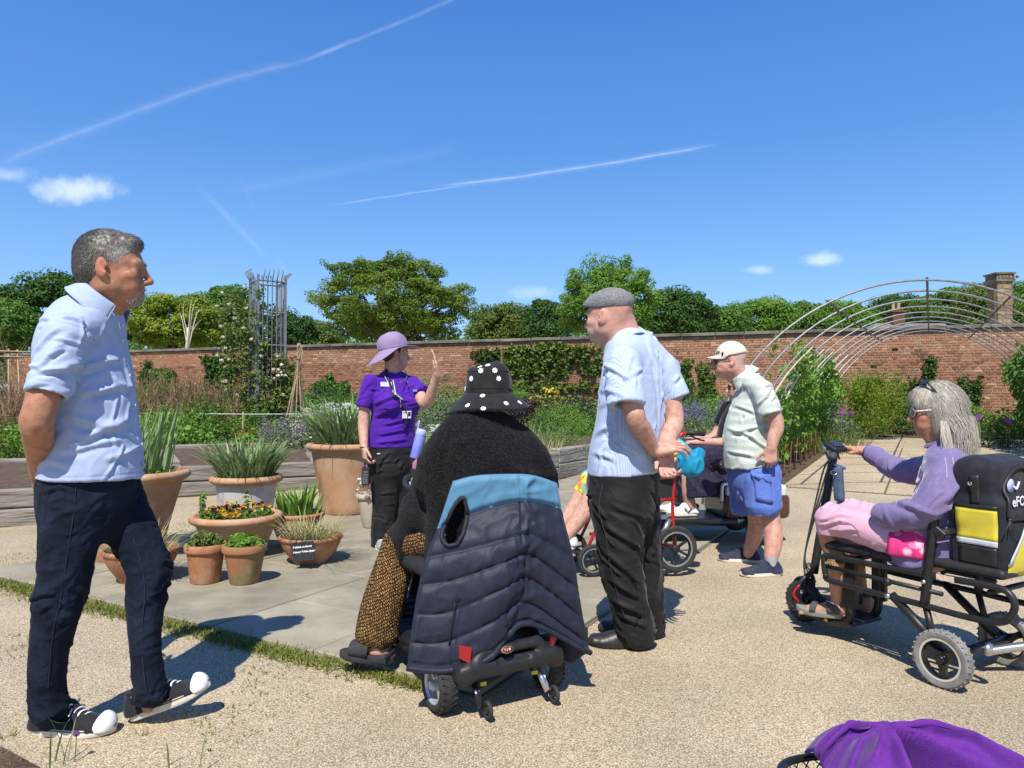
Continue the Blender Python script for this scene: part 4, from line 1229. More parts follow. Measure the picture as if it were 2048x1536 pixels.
 for i,(px,py,h,lab)in enumerate(((120,1530,0.16,'thin green chive leaves at the toe of the black canvas shoe'),(345,1545,0.12,'lone pair of chive leaves on the gravel'))):
  p=P(px,py)
  t=thing('chive_plant',lab,'plant',p);g2=np.random.default_rng(200+i)
  V,F,T=blades(np.tile(p,(5 if i==0 else 3,1))+g2.normal(size=(5 if i==0 else 3,3))*np.array((0.045,0.02,0)),h,g2,0.35,0.005,0.25,6)
  obj('leaves',(V,F),LM['iris'],t,tint=T*0.4,kind='stuff')
  if i==0:
   q=p+np.array((0.035,0.02,0.0));mb=MB();mb.tube([q,q+np.array((0.004,0,0.085))],0.0016,5);mb.build('stem',M_STEM,t)
   V,F,T=clump_leaves(np.array([q+np.array((0.004,0,0.09))]),0.010,60,0.009,g2,1,0,0.5,0.6,2);obj('flower_head',(V,F),LM['allium'],t,smooth=False,tint=T*0.5,kind='stuff')
LM['grassy']=leafmat('leaf_grassy',[(0.10,0.14,0.02),(0.17,0.20,0.035),(0.30,0.26,0.07)],0.3)
build_borders()
# --- hoop tunnel, rose tower, wigwam, screens
M_TERRA=mat('terracotta',(0.33,0.125,0.052),(0.46,0.25,0.14),scale=7,rough=0.85,bump=(60,0.25,0.004),bump2=(6,0.3,0.01),detail=8,contrast=(0.38,0.68))
M_TERRA_MOSS=mat('terracotta_mossy',(0.32,0.125,0.055),(0.25,0.20,0.10),scale=6,rough=0.9,bump=(60,0.3,0.005),detail=9,contrast=(0.42,0.66))
M_TERRA_PALE=mat('terracotta_pale',(0.40,0.20,0.10),(0.46,0.30,0.18),scale=4,rough=0.85,bump=(50,0.25,0.004),detail=8)
M_TERRA_LIME=mat('terracotta_limed',(0.50,0.47,0.44),(0.44,0.34,0.27),scale=3.5,rough=0.9,bump=(50,0.25,0.004),detail=8,contrast=(0.5,0.8))
for m_ in(M_TERRA,M_TERRA_MOSS,M_TERRA_PALE,M_TERRA_LIME):
 weather(m_,(0.52,0.44,0.36),11.0,0.55,0.70,0.55,(1,1,0.45));weather(m_,(0.16,0.085,0.045),5.0,0.55,0.74,0.6,(1,1,0.5))
weather(M_TERRA_MOSS,(0.17,0.16,0.07),6.0,0.47,0.60,0.7)
M_CREAM=mat('cream_glaze',(0.50,0.45,0.36),(0.42,0.33,0.25),scale=6,rough=0.7)
M_RUST=mat('rusty_wire',(0.16,0.065,0.03),(0.24,0.11,0.05),scale=30,rough=0.9)
TUN0=np.array((4.28,7.45,0));TUN_R=2.33
def tun(k,a,r=TUN_R):
 """a point of hoop k at an angle a from the left springing"""
 p=TUN0+U2*1.07*k
 z0=float(ground_z(p[1]))
 return np.array((p[0]-r*math.cos(a),p[1],z0+r*math.sin(a)))
def build_tunnel():
 t=thing('hoop_tunnel','galvanised garden tunnel of ten arched hoops over the path','garden tunnel',TUN0)
 for k in range(10):
  mb=MB();mb.tube([tun(k,a)for a in np.linspace(0,math.pi,45)],0.0115,8)
  mb.tube([tun(k,0)-np.array((0,0,0.2)),tun(k,0)],0.018,8);mb.tube([tun(k,math.pi)-np.array((0,0,0.2)),tun(k,math.pi)],0.018,8)
  mb.build('hoop',M_GALV,t)
 dk=mat('weathered_iron',(0.10,0.09,0.085),(0.16,0.14,0.13),scale=20,rough=0.7,metal=0.4)
 for a in(64,90,112):
  mb=MB();mb.tube([tun(k,math.radians(a),TUN_R+0.022)for k in np.linspace(0,9,24)],0.013,6);mb.build('purlin',dk,t)
 for a in(14,30,47,133,150,166):
  mb=MB();mb.tube([tun(k,math.radians(a),TUN_R+0.012)for k in np.linspace(0,9,24)],0.003,4);mb.build('tie_wire',dk,t)
 for side,(ks,lab,seed,n)in enumerate(((np.linspace(2.2,8.6,7),'trained pear foliage climbing the hoops beside the man in the cream cap',301,470),(np.linspace(2.6,9.0,7),'trained pear foliage on the hoops beyond the grey haired woman',302,900))):
  g=np.random.default_rng(seed)
  p0=tun(4.5,0 if side==0 else math.pi)
  v=thing('trained_pear',lab,'climbing plant',(p0[0],p0[1],float(ground_z(p0[1]))))
  C=[]
  while len(C)<n:
   k=g.uniform(ks[0]-0.5,ks[-1]+0.4);hgt=g.random()**0.85
   amax=46 if side==0 else 58
   top=amax*(0.55+0.55*fbm(np.array([[k*0.9,seed,0.2]]),2)[0])
   a=math.radians(2+hgt*top);a=a if side==0 else math.pi-a
   if fbm(np.array([[k*1.3,hgt*4,seed*1.0]]),2)[0]<0.36:continue
   C.append(tun(k,a,TUN_R+g.normal(0,0.13)))
  V,F,T=clump_leaves(np.array(C),0.17,12,0.10,g,0.9,0.45,0.62,0.2,0.6,0.8)
  obj('leaves',(V,F),LM['fresh' if side==0 else 'mid'],v,smooth=False,tint=T,kind='stuff')
  for k in ks:
   s=1 if side else-1
   mb=MB();pts=[tun(k+0.05*math.sin(a*9),a if side==0 else math.pi-a,TUN_R-0.03)for a in np.linspace(0,0.85,9)]
   mb.tube(pts,list(np.linspace(0.026,0.008,9)),6);mb.build('stem',M_BARK if side else M_BARKPALE,v)
 i=0
 labels=['rusty wire hoop next to the blue shorts']+['rusty wire hoop number %s along the bed from the blue shorts'%w for w in('two','three','four','five','six','seven','eight','nine')]
 for u in np.linspace(4.0,8.0,9):
  a,b=pp(u,-0.13),pp(u+0.42,-0.13);c=(a+b)/2+np.array((0,0,0.46))
  mb=MB();pts=[a,a*0.75+b*0.25+np.array((0,0,0.33)),c,a*0.25+b*0.75+np.array((0,0,0.33)),b]
  mb.tube(spline(pts,5),0.006,5);o=mb.build('wire_hoop',M_RUST,None,origin=a)
  tag(o,labels[i],'wire hoop','rusty hoops guarding the bed beside the path');i+=1
build_tunnel()
def build_tower():
 base=ground_at(530,838);base=at(534,800,14.6);base[2]=float(ground_z(14.6))
 t=thing('rose_tower','tall square galvanised rose tower with hooked rods flaring at top','plant tower',base)
 S=0.27;c0,s0=math.cos(0.62),math.sin(0.62)
 rot=lambda x,y:np.array((x*c0-y*s0,x*s0+y*c0,0))
 z0=base[2];top=at(534,566,14.6)[2]
 cor=[(-S,-S),(S,-S),(S,S),(-S,S)]
 for(x,y)in cor:
  mb=MB();mb.box(base+rot(x,y)+np.array((0,0,(top-z0+0.12)/2)),(0.022,0.022,(top-z0+0.12)/2),np.array(((c0,-s0,0),(s0,c0,0),(0,0,1))))
  mb.build('post',M_GALV,t,smooth=False)
 for z in(0.55,1.25,1.95,2.6,top-z0):
  for i in range(4):
   a,b=cor[i],cor[(i+1)%4]
   mb=MB();mb.tube([base+rot(*a)+np.array((0,0,z)),base+rot(*b)+np.array((0,0,z))],0.016,4);mb.build('rail',M_GALV,t,smooth=False)
 for i in range(4):
  a,b=np.array(cor[i]),np.array(cor[(i+1)%4]);out=unit(np.append((a+b)/2,0));o2=rot(out[0],out[1])
  for k in range(1,6):
   q=a+(b-a)*k/6;p=base+rot(*q)+o2*0.02
   up=np.array((0,0,1.0));zt=top-z0
   pts=[p+up*0.72-0*o2+o2*0.07,p+up*0.66+o2*0.09,p+up*0.60+o2*0.03,p+up*0.75,p+up*1.5,p+up*zt,p+up*(zt+0.07)+o2*0.04,p+up*(zt+0.20)+o2*0.13,p+up*(zt+0.215)+o2*0.08]
   mb=MB();mb.tube(pts,0.0105,5);mb.build('rod',M_GALV,t)
 g=np.random.default_rng(310)
 v=thing('climbing_rose','pale pink climbing rose covering one half of the metal rose tower','climbing plant',base+np.array((-0.3,-0.1,0)))
 C=[]
 while len(C)<560:
  a=g.uniform(0,2*np.pi);z=g.uniform(0.05,3.1);r=g.uniform(0.28,0.62)
  x=math.cos(a)*r;lim=0.10+0.20*max(0,2.2-z)*(1 if z>1.0 else 1)-0.05
  cx=-0.30 if z>1.0 else-0.12
  if z>2.55 and g.random()<(z-2.55)*1.5:continue
  if x+cx>lim and not(z<1.9 and g.random()<0.55):continue
  C.append(base+np.array((cx+x,math.sin(a)*r*0.85-0.05,z)))
 for k in range(120):
  a=g.uniform(0,2*np.pi);z=g.uniform(0.6,1.75);C.append(base+np.array((0.38+0.17*math.cos(a),0.25*math.sin(a),z)))
 C=np.array(C)
 V,F,T=clump_leaves(C,0.12,14,0.075,g,0.9,0.4,0.6,0.2,0.7,0.5)
 obj('leaves',(V,F),LM['olive'],v,smooth=False,tint=T,kind='stuff')
 sel=C[(C[:,1]<base[1]+0.05)&(C[:,2]>base[2]+0.9)];sel=sel[g.permutation(len(sel))[:46]]+np.array((-0.02,-0.13,0.02))
 V,F,T=clump_leaves(sel,0.03,16,0.045,g,0.8,0.5,0.9)
 obj('blossom',(V,F),LM['rose'],v,smooth=False,tint=T,kind='stuff')
 mb=MB()
 for k in range(7):
  b=base+np.array((g.uniform(-0.5,0.3),g.uniform(-0.3,0.2),0));mb.tube(spline([b,b+np.array((g.normal()*0.1,0.02,0.9)),b+np.array((g.normal()*0.15,0,1.9)),b+np.array((g.normal()*0.2-0.05,0,2.7))],3),[0.016]*3+[0.012]*3+[0.008]*3+[0.004],5)
 mb.build('stem',M_BARK,v)
build_tower()
def build_wigwam():
 c=at(590,810,13.4);c[2]=float(ground_z(13.4));top=at(597,718,13.4)
 t=thing('cane_wigwam','bare bean pole wigwam tied near the top beside the rose tower','plant support',c)
 g=np.random.default_rng(320)
 for k in range(9):
  a=2*math.pi*k/9+0.2;f=c+np.array((math.cos(a)*0.27-0.03,math.sin(a)*0.27,0))
  e=top+(top-f)*0.16+g.normal(size=3)*0.025
  mb=MB();mb.tube(spline([f,(f+top)/2+g.normal(size=3)*0.012,top+g.normal(size=3)*0.018,e],3),[0.011]*5+[0.010]*4+[0.008],6);mb.build('pole',M_CANE,t)
 mb=MB();mb.tube([top+0.036*np.array((math.cos(a),math.sin(a),0))for a in np.linspace(0,6.0,12)],0.008,5,closed=True);mb.build('twine',mat('twine',(0.20,0.13,0.07),rough=0.95),t)
 x0,x1,Y=at(-70,800,13.6)[0],at(62,800,13.6)[0],13.6
 zb=float(ground_z(Y));zt=at(20,700,Y)[2]
 t=thing('hazel_screen','woven hazel pole screen full of dry brushwood behind the blue shirt','screen',((x0+x1)/2,Y,zb))
 for x in np.linspace(x0,x1,7):
  mb=MB();mb.tube([(x+g.normal()*0.03,Y,zb-0.1),(x,Y,(zb+zt)/2),(x+g.normal()*0.04,Y,zt+g.uniform(0.0,0.22))],[0.022,0.019,0.015],6);mb.build('pole',M_CANE,t)
 for z in(zt-0.02,zt-0.12):
  mb=MB();mb.tube([(x0-0.1,Y-0.025,z+0.02),((x0+x1)/2,Y-0.03,z),(x1+0.15,Y-0.025,z-0.02)],[0.014,0.016,0.012],6);mb.build('rail',M_CANE,t)
 mb=MB()
 for k in range(700):
  p=np.array((g.uniform(x0,x1),Y+g.uniform(-0.02,0.14),g.uniform(zb+0.1,zt-0.05)));d=g.normal(size=3)*np.array((0.16,0.03,0.3));mb.tube([p,p+d],[0.004,0.002],3,caps=False)
 V,F=quads(mb);obj('brushwood',(V,F),LM['dry'],t,smooth=False,tint=g.random(len(V)),kind='stuff')
 a,b=at(270,826,13.0),at(712,828,12.4)
 t=thing('string_line','thin white line strung low across the crop bed on short pegs','garden line',(a[0],a[1],float(ground_z(13))))
 mb=MB();mb.tube([a,(a+b)/2-np.array((0,0,0.012)),b],0.006,5);mb.build('line',mat('white_cord',(0.7,0.68,0.62),rough=0.8),t)
 for q in(a,(a+b)/2,b):
  mb=MB();mb.tube([(q[0],q[1]+0.008,float(ground_z(q[1]))),(q[0],q[1]+0.008,q[2]+0.03)],0.012,6);mb.build('peg',M_CANE,t)
build_wigwam()
# --- pots and what grows in them
def pot(label,c,R,h,rb,style,m,soil=0.04,rim=0.045,group='terracotta pots on the paving',n=48,tilt=0.0):
 c=np.asarray(c,float);t=thing('plant_pot',label,'pot',c,group)
 if style=='flower':
  rc=R-0.014
  prof=[(0,0),(rb*0.96,0),(rb,0.006),(rc*0.985,h-rim),(R*0.985,h-rim+0.002),(R,h-rim+0.008),(R,h-0.008),(R-0.006,h),(R-0.02,h),(R-0.026,h-0.01),(R-0.034,h-soil-0.01),(0.0,h-soil-0.012)]
 elif style=='roll':
  rc=R-rim*1.1
  prof=[(0,0),(rb*0.97,0),(rb,0.012)]+[(rb+(rc-rb)*s**1.15,0.012+(h-rim*1.9)*s)for s in np.linspace(0.12,1,8)]
  prof+=[(rc+0.002,h-rim*1.55),(rc+rim*0.25,h-rim*1.5)]+[(R-rim*0.62+rim*0.62*math.cos(a),h-rim*0.62+rim*0.62*math.sin(a))for a in np.linspace(-1.35,2.2,10)]
  prof+=[(R-rim*1.55,h-soil-0.01),(0,h-soil-0.012)]
 else:
  rc=R-0.012
  prof=[(0,0),(rb*0.97,0),(rb,0.01)]+[(rb+(rc-rb)*math.sin(s*1.35)/math.sin(1.35),0.01+(h-rim-0.01)*s)for s in np.linspace(0.1,1,9)]
  prof+=[(R-0.004,h-rim+0.004)]+[(R-0.012+0.012*math.cos(a),h-0.014+0.014*math.sin(a))for a in np.linspace(-0.8,1.9,7)]+[(R-0.032,h-soil-0.01),(0,h-soil-0.012)]
 k_=next((i for i in range(3,len(prof))if prof[i][1]>h-rim*1.56),len(prof))if style=='roll' else len(prof)
 mb=MB();mb.lathe(prof[:k_+1],c,n=n)
 o=mb.build('body',m,t,sharp=0.9)
 if style=='roll':mb=MB();mb.lathe(prof[k_:],c,n=n);mb.build('rim',M_TERRA_PALE,t,sharp=0.9)
 g=np.random.default_rng(int(abs(c[0])*1000));q=g.normal(size=3)*0
 ms=MB();rs=R-0.034 if style!='roll' else R-rim*1.5
 ms.lathe([(rs,h-soil),(rs*0.6,h-soil+0.012),(0.0,h-soil+0.018)],c,n=24);ms.build('compost',M_SOIL,t)
 return c+np.array((0,0,h-soil)),rs
def in_pot(name,label,top,rs,parts,cat='plant'):
 t=thing(name,label,cat,top)
 for nm,data,m in parts:obj(nm,data[:2],LM[m],t,smooth=(nm=='blades'),tint=data[2],kind='stuff')
 return t
def disc(top,r,n,g,z=0.0):
 a=g.uniform(0,2*np.pi,n);q=np.sqrt(g.random(n))*r
 return top+np.stack((np.cos(a)*q,np.sin(a)*q,np.full(n,z)),1),np.stack((np.cos(a),np.sin(a),np.zeros(n)),1)*(q/r)[:,None]
def build_pots():
 G=ground_at;up=lambda p:p+np.array((0,0,0.026))
 back=lambda px,py,r:up(G(px,py))+np.array((0,r,0))
 g=np.random.default_rng(400)
 def herb(name,label,c,R,h,rb,m,n=34,hh=0.09):
  top,rs=pot(label[0],c,R,h,rb,'flower',m)
  C,o=disc(top,rs*0.92,n,g);C[:,2]+=g.uniform(0.01,hh,n)
  V,F,T=clump_leaves(C+o*0.02,0.026,15,0.036,g,0.9,0.7,0.6)
  mb=MB()
  for k in range(22):
   b,oo=disc(top,rs*0.8,1,g);mb.tube([b[0],b[0]+np.array((oo[0][0]*0.03,oo[0][1]*0.03,hh*0.9))],[0.003,0.002],4,caps=False)
  S=quads(mb);in_pot(name,label[1],top,rs,[('sprigs',(V,F,T),'fresh' if 'moss' in label[1]else 'olive'),('stalks',(S[0],S[1],g.random(len(S[0]))),'dry')])
 herb('oregano_plant',('small terracotta flower pot next to the dark denim knee','leafy grey green herb in the small pot next to the denim knee'),back(398,1179,0.09),0.125,0.235,0.088,M_TERRA)
 herb('oregano_plant',('small terracotta flower pot with pale moss stains in front of the pansy bowl','leafy grey green herb in the moss stained small pot'),back(478,1180,0.09),0.135,0.235,0.088,M_TERRA_MOSS)
 c=back(452,1128,0.19);top,rs=pot('wide terracotta bowl of yellow and dark pansies behind two small pots',c,0.325,0.30,0.20,'roll',M_TERRA_PALE,rim=0.045)
 C,o=disc(top,rs*0.93,90,g);C[:,2]+=g.uniform(0.0,0.07,90)
 fo=clump_leaves(C,0.035,14,0.026,g,0.8,0.7,0.6)
 Cy,_=disc(top,rs*0.95,34,g);Cy[:,2]+=g.uniform(0.06,0.10,34);Cy=Cy[np.abs(Cy[:,0]-c[0])<0.3]
 ye=clump_leaves(Cy,0.012,5,0.030,g,0.6,0.4,0.9)
 Cm,_=disc(top,rs*0.95,34,g);Cm[:,2]+=g.uniform(0.06,0.10,34);ma=clump_leaves(Cm,0.012,5,0.028,g,0.6,0.4,0.9)
 tall=clump_leaves(np.array([top+np.array((-0.24,-0.02,z))for z in np.linspace(0.03,0.17,7)]),0.025,14,0.03,g)
 tall2=clump_leaves(np.array([top+np.array((0.06,0.03,z))for z in np.linspace(0.05,0.19,5)]),0.018,12,0.028,g)
 in_pot('pansy_plants','mixed yellow orange and near black pansies filling the wide bowl',top,rs,[('leaves',fo,'mid'),('yellow_petals',ye,'orange'),('dark_petals',ma,'maroon'),('tall_shoot',join(tall,tall2),'fresh')])
 def strap(name,label,top,rs,n,h,m='iris',width=0.022,seed=1,spread=0.32,bend=0.4,under=30,r=0.9):
  gg=np.random.default_rng(seed);R_,o=disc(top,rs*r,n,gg)
  b=blades(R_,h,gg,spread,width,bend,5,o)
  ps=[('blades',b,m)]
  if under:
   C,_=disc(top,rs*0.9,under,gg);C[:,2]+=0.025;ps.append(('leaves',clump_leaves(C,0.04,9,0.035,gg),'mid'))
  in_pot(name,label,top,rs,ps)
 c=back(472,1062,0.24);top,rs=pot('large limed grey pot with peach rim behind the pansy bowl',c,0.315,0.43,0.215,'roll',M_TERRA_LIME,rim=0.05)
 strap('iris_plant','dense blue green iris leaves in the limed grey pot',top,rs,300,0.37,width=0.021,seed=401,spread=0.6,bend=0.75)
 c=back(222,1136,0.22);top,rs=pot('great tapered terracotta pot half hidden by the dark jeans',c,0.41,0.62,0.22,'roll',M_TERRA_PALE,rim=0.05)
 strap('iris_plant','tall pale iris leaves in the pot behind the dark jeans',top,rs,150,0.50,seed=402,spread=0.22,bend=0.3,width=0.019)
 c=back(684,1036,0.235);top,rs=pot('tall stained terracotta pot at the hip of the woman in purple',c,0.40,0.67,0.25,'roll',M_TERRA_PALE,rim=0.05)
 strap('iris_plant','tall dense iris leaves in the pot at the hip of the woman in purple',top,rs,330,0.46,width=0.022,seed=403,spread=0.55,bend=0.75)
 c=back(585,1102,0.12);top,rs=pot('dark stained terracotta pot of broad green leaves behind the straw grass bowl',c,0.21,0.25,0.125,'bowl',M_TERRA,rim=0.03)
 strap('hyacinth_plant','broad upright green leaves in the pot behind the straw grass',top,rs,60,0.24,'fresh',0.032,404,0.45,0.35,under=0)
 c=back(612,1138,0.115);top,rs=pot('terracotta bowl of straw grass with a black chalk label',c,0.22,0.185,0.12,'bowl',M_TERRA,rim=0.028)
 gg=np.random.default_rng(405);R_,o=disc(top,rs*0.95,260,gg)
 b1=blades(R_,0.17,gg,0.9,0.005,1.0,6,o);R2,o2=disc(top,rs*0.95,90,gg);b2=blades(R2,0.10,gg,1.2,0.009,0.8,4,o2)
 R3,o3=disc(top+np.array((0,0,0.01)),rs*1.0,26,gg);b3=blades(R3+o3*0.02,0.30,gg,0.9,0.004,1.5,8,o3)
 in_pot('straw_grass','thin pale straw coloured grass spilling from the labelled bowl',top,rs,[('blades',join(b1,b2,b3),'straw')])
 Rl=0.215
 q=c+np.array((0.012,-Rl-0.012,0.118));tl=thing('chalk_label','small black slate label with white handwriting on the terracotta bowl','label',q)
 ay=-0.11
 RR=np.array(Matrix.Rotation(ay,3,'Y')@Matrix.Rotation(-0.16,3,'X'))
 mb=MB();mb.box(q,(0.073,0.004,0.062),RR);mb.build('slate',mat('slate_black',(0.012,0.013,0.016),(0.03,0.03,0.035),scale=30,rough=0.6),tl,smooth=False)
 mb=MB();mb.tube([q+np.array((0.005,0.006,0.05)),q+np.array((0.005,0.03,0.10))],0.004,5);mb.build('clip',M_STEM,tl)
 chalk=mat('chalk',(0.8,0.8,0.78),rough=0.9)
 for s_,z in(('Fritillaria meleagris',0.024),("Muscari 'White Spear'",-0.008)):
  text(s_,q+RR@np.array((-0.066,-0.0055,z)),RR@np.array(((1,0,0),(0,0,-1),(0,1,0))).astype(float),0.0165,chalk,tl,shear=0.25,bold=0.0006)
 c=back(262,1177,0.12);top,rs=pot('low terracotta bowl of yellowing grass between the striding legs',c,0.225,0.20,0.125,'bowl',M_TERRA,rim=0.03)
 R_,o=disc(top,rs*0.98,170,gg);b1=blades(R_,0.15,gg,1.1,0.004,1.2,7,o);R3,o3=disc(top,rs*1.05,60,gg);b2=blades(R3,0.26,gg,0.8,0.0035,1.6,8,o3)
 in_pot('straw_grass','yellowing grass trailing from the low bowl between the legs',top,rs,[('blades',join(b1,b2),'straw')])
 c=back(742,1062,0.08);top,rs=pot('small cream pot of white flowers behind the black trousers',c,0.15,0.29,0.09,'flower',M_CREAM,rim=0.04)
 C,o=disc(top,rs,34,gg);C[:,2]+=gg.uniform(0.02,0.16,34);C+=o*0.03
 in_pot('white_pinks','small white flowers on reddish stems in the cream pot',top,rs,[('leaves',clump_leaves(C,0.03,10,0.02,gg),'dry'),('petals',clump_leaves(C+np.array((0,-0.02,0.02)),0.02,7,0.016,gg,0.8,0.5,0.9),'white')])
 c=back(868,1020,0.2);top,rs=pot('peach rimmed pot glimpsed between the water bottle and black jumper',c,0.30,0.50,0.2,'roll',M_TERRA_PALE,rim=0.045)
 strap('tulip_plant','broad pale leaves in the pot beside the water bottle',top,rs,70,0.30,'fresh',0.03,406,0.45,0.4)
 tuft('tangle of pale trailing grass by the hand of the man in blue',up(G(118,1046))+np.array((0,0,0.25)),46,0.40,'straw',407,0.10,width=0.005,spread=0.7,bend=1.3,seg=8,name='trailing_grass')
def text(body,loc,R,size,m,parent,shear=0.0,bold=0.0,align='LEFT',ext=0.0003,name='lettering'):
 cu=bpy.data.curves.new(name,'FONT');cu.body=body;cu.size=size;cu.shear=shear;cu.offset=bold;cu.extrude=ext;cu.align_x=align
 cu.resolution_u=2
 cu.materials.append(m)
 tmp=bpy.data.objects.new(name,cu);COL.objects.link(tmp);dg=bpy.context.evaluated_depsgraph_get()
 me=bpy.data.meshes.new_from_object(tmp.evaluated_get(dg));bpy.data.objects.remove(tmp);bpy.data.curves.remove(cu)
 o=bpy.data.objects.new(name,me);COL.objects.link(o)
 o.parent=parent
 Mx=Matrix([list(R[i])+[0]for i in range(3)]+[[0,0,0,1]]);l=np.asarray(loc)-root_loc(parent)
 o.matrix_local=Matrix.Translation(Vector(l))@Mx
 return o
build_pots()
# --- people: shared builders
def skin(name,c1,c2,rough=0.58):
 m=mat(name,c1,tuple(x*0.82 for x in c2),scale=34,rough=rough,contrast=(0.42,0.70),bump=(70,0.35,0.004),bump2=(380,0.3,0.002),attr='pig',spec=0.35,detail=6)
 N,L,b=nodes_of(m)
 b.inputs['Subsurface Weight'].default_value=0.06
 b.inputs['Subsurface Radius'].default_value=(0.012,0.005,0.003)
 b.inputs['Subsurface Scale'].default_value=0.6
 return m
def cloth(name,c1,c2=None,scale=30,fine=900,wr=(24,0.3,0.006),rough=0.85,sheen=0.15,weave=0.12,**k):
 return mat(name,c1,c2 or tuple(x*0.88 for x in c1),scale=scale,rough=rough,sheen=sheen,spec=0.2,bump=wr+(0.6,),bump2=(fine,weave,0.002),**k)
def basis(f,up=(0,0,1)):
 """columns: right, forward, up"""
 f=unit(f);r=unit(np.cross(f,up));u=np.cross(r,f)
 return np.stack((r,f,u),1)
def rotm(ax,deg):
 return np.array(Matrix.Rotation(math.radians(deg),3,Vector(ax)))
def head_solid(S,c,R,s=1.0,nose=1.0,jaw=1.0,chin=1.0,neck_to=None,neck_r=(0.056,0.064),age=0.0,cheek=1.0,squint=0.0):
 c=np.asarray(c,float);H=lambda x,y,z:c+R@(np.array((x,y,z))*s)
 E=lambda p,r,k=0.02,op='+':S.ell(H(*p),np.array(r)*s,R,k*s,op)
 C=lambda p,q,r0,r1=None,k=0.012,op='+':S.cap(H(*p),H(*q),r0*s,(r1 if r1 else r0)*s,k*s,op)
 E((0,-0.016,0.036),(0.075,0.098,0.090),0)
 E((0,0.028,0.008),(0.064,0.064,0.080),0.02)
 E((0,0.022,-0.050),(0.056*jaw,0.064,0.052),0.03)
 for sx in(-1,1):
  E((sx*0.046*jaw,0.000,-0.058),(0.020,0.026,0.026),0.03)
  E((sx*0.043,0.060,-0.022),(0.022*cheek,0.022*cheek,0.019),0.022)
  E((sx*0.030,0.070,-0.058),(0.022*cheek,0.018,0.022),0.025)
 E((0,0.070*chin,-0.094),(0.025,0.021,0.018),0.025)
 E((0,0.078,-0.066),(0.032,0.018,0.024),0.02)
 C((-0.034,0.082,0.021),(0.034,0.082,0.021),0.0125,None,0.018)
 for sx in(-1,1):C((sx*0.012,0.087,0.020),(sx*0.045,0.074,0.022),0.009,0.007,0.012)
 for sx in(-1,1):
  E((sx*0.034,0.096,0.000),(0.0165,0.013-0.004*squint,0.0115-0.004*squint),0.012,'-')
  E((sx*0.031,0.0755,0.000),(0.0135,0.0125,0.0120),0.004+0.006*squint)
  C((sx*0.018,0.086,0.0060),(sx*0.043,0.078,0.0055),0.0048,0.0045,0.004)
  C((sx*0.018,0.084,-0.0080),(sx*0.043,0.076,-0.0075),0.0042,0.004,0.004)
 nt=0.028*nose
 C((0,0.0885,0.016),(0,0.090+nt,-0.029),0.0090,0.0105,0.012)
 E((0,0.089+nt,-0.031),(0.0115,0.0118,0.0100),0.008)
 for sx in(-1,1):
  E((sx*0.0125,0.087+nt*0.55,-0.036),(0.0085,0.0125,0.0085),0.008)
  E((sx*0.0065,0.088+nt*0.75,-0.0435),(0.0028,0.0035,0.0026),0.002,'-')
 C((-0.022,0.082,-0.066),(0.0,0.0945,-0.0625),0.0055,0.0068,0.008);C((0.022,0.082,-0.066),(0.0,0.0945,-0.0625),0.0055,0.0068,0.008)
 C((-0.019,0.083,-0.074),(0.0,0.0925,-0.0765),0.006,0.0075,0.008);C((0.019,0.083,-0.074),(0.0,0.0925,-0.0765),0.006,0.0075,0.008)
 C((-0.025,0.086,-0.0695),(0.0,0.1035,-0.0690),0.0022,0.0026,0.004,'-');C((0.025,0.086,-0.0695),(0.0,0.1035,-0.0690),0.0022,0.0026,0.004,'-')
 if age:
  for sx in(-1,1):
   C((sx*0.020,0.098,-0.036),(sx*0.034,0.084,-0.068),0.0022*age,0.0026*age,0.008,'-')
   for a in(-0.5,0.1,0.7):C((sx*0.053,0.068,0.001+a*0.004),(sx*0.066,0.050,0.001+a*0.022),0.0013*age,0.0013*age,0.004,'-')
   C((sx*0.020,0.086,-0.014),(sx*0.042,0.078,-0.016),0.0016*age,0.0016*age,0.006,'-')
 for sx in(-1,1):
  Q=R@rotm((0,0,1),sx*-24)@rotm((1,0,0),10)
  S.ell(H(sx*0.080,-0.016,-0.006),np.array((0.0090,0.0205,0.034))*s,Q,0.006*s)
  S.ell(H(sx*0.0745,-0.004,-0.034),np.array((0.007,0.010,0.011))*s,Q,0.008*s)
  S.ell(H(sx*0.0905,-0.010,-0.000),np.array((0.0065,0.0115,0.020))*s,Q,0.004*s,'-')
  S.ell(H(sx*0.083,0.000,-0.012),np.array((0.006,0.007,0.009))*s,Q,0.004*s,'-')
 if neck_to is not None:
  nb=np.asarray(neck_to,float)
  S.cap(H(0,-0.022,-0.035),nb,neck_r[0]*s,neck_r[1]*s,0.035*s)
  S.cap(H(0,0.035,-0.080),nb+R@np.array((0,0.035,-0.02)),0.030*s,0.036*s,0.04*s)
 return H
def to_local(V,c,R,s):return((V-np.asarray(c))@R)/s
def blob(L,p,r):return np.exp(-((((L-np.asarray(p))/np.asarray(r))**2).sum(1)))
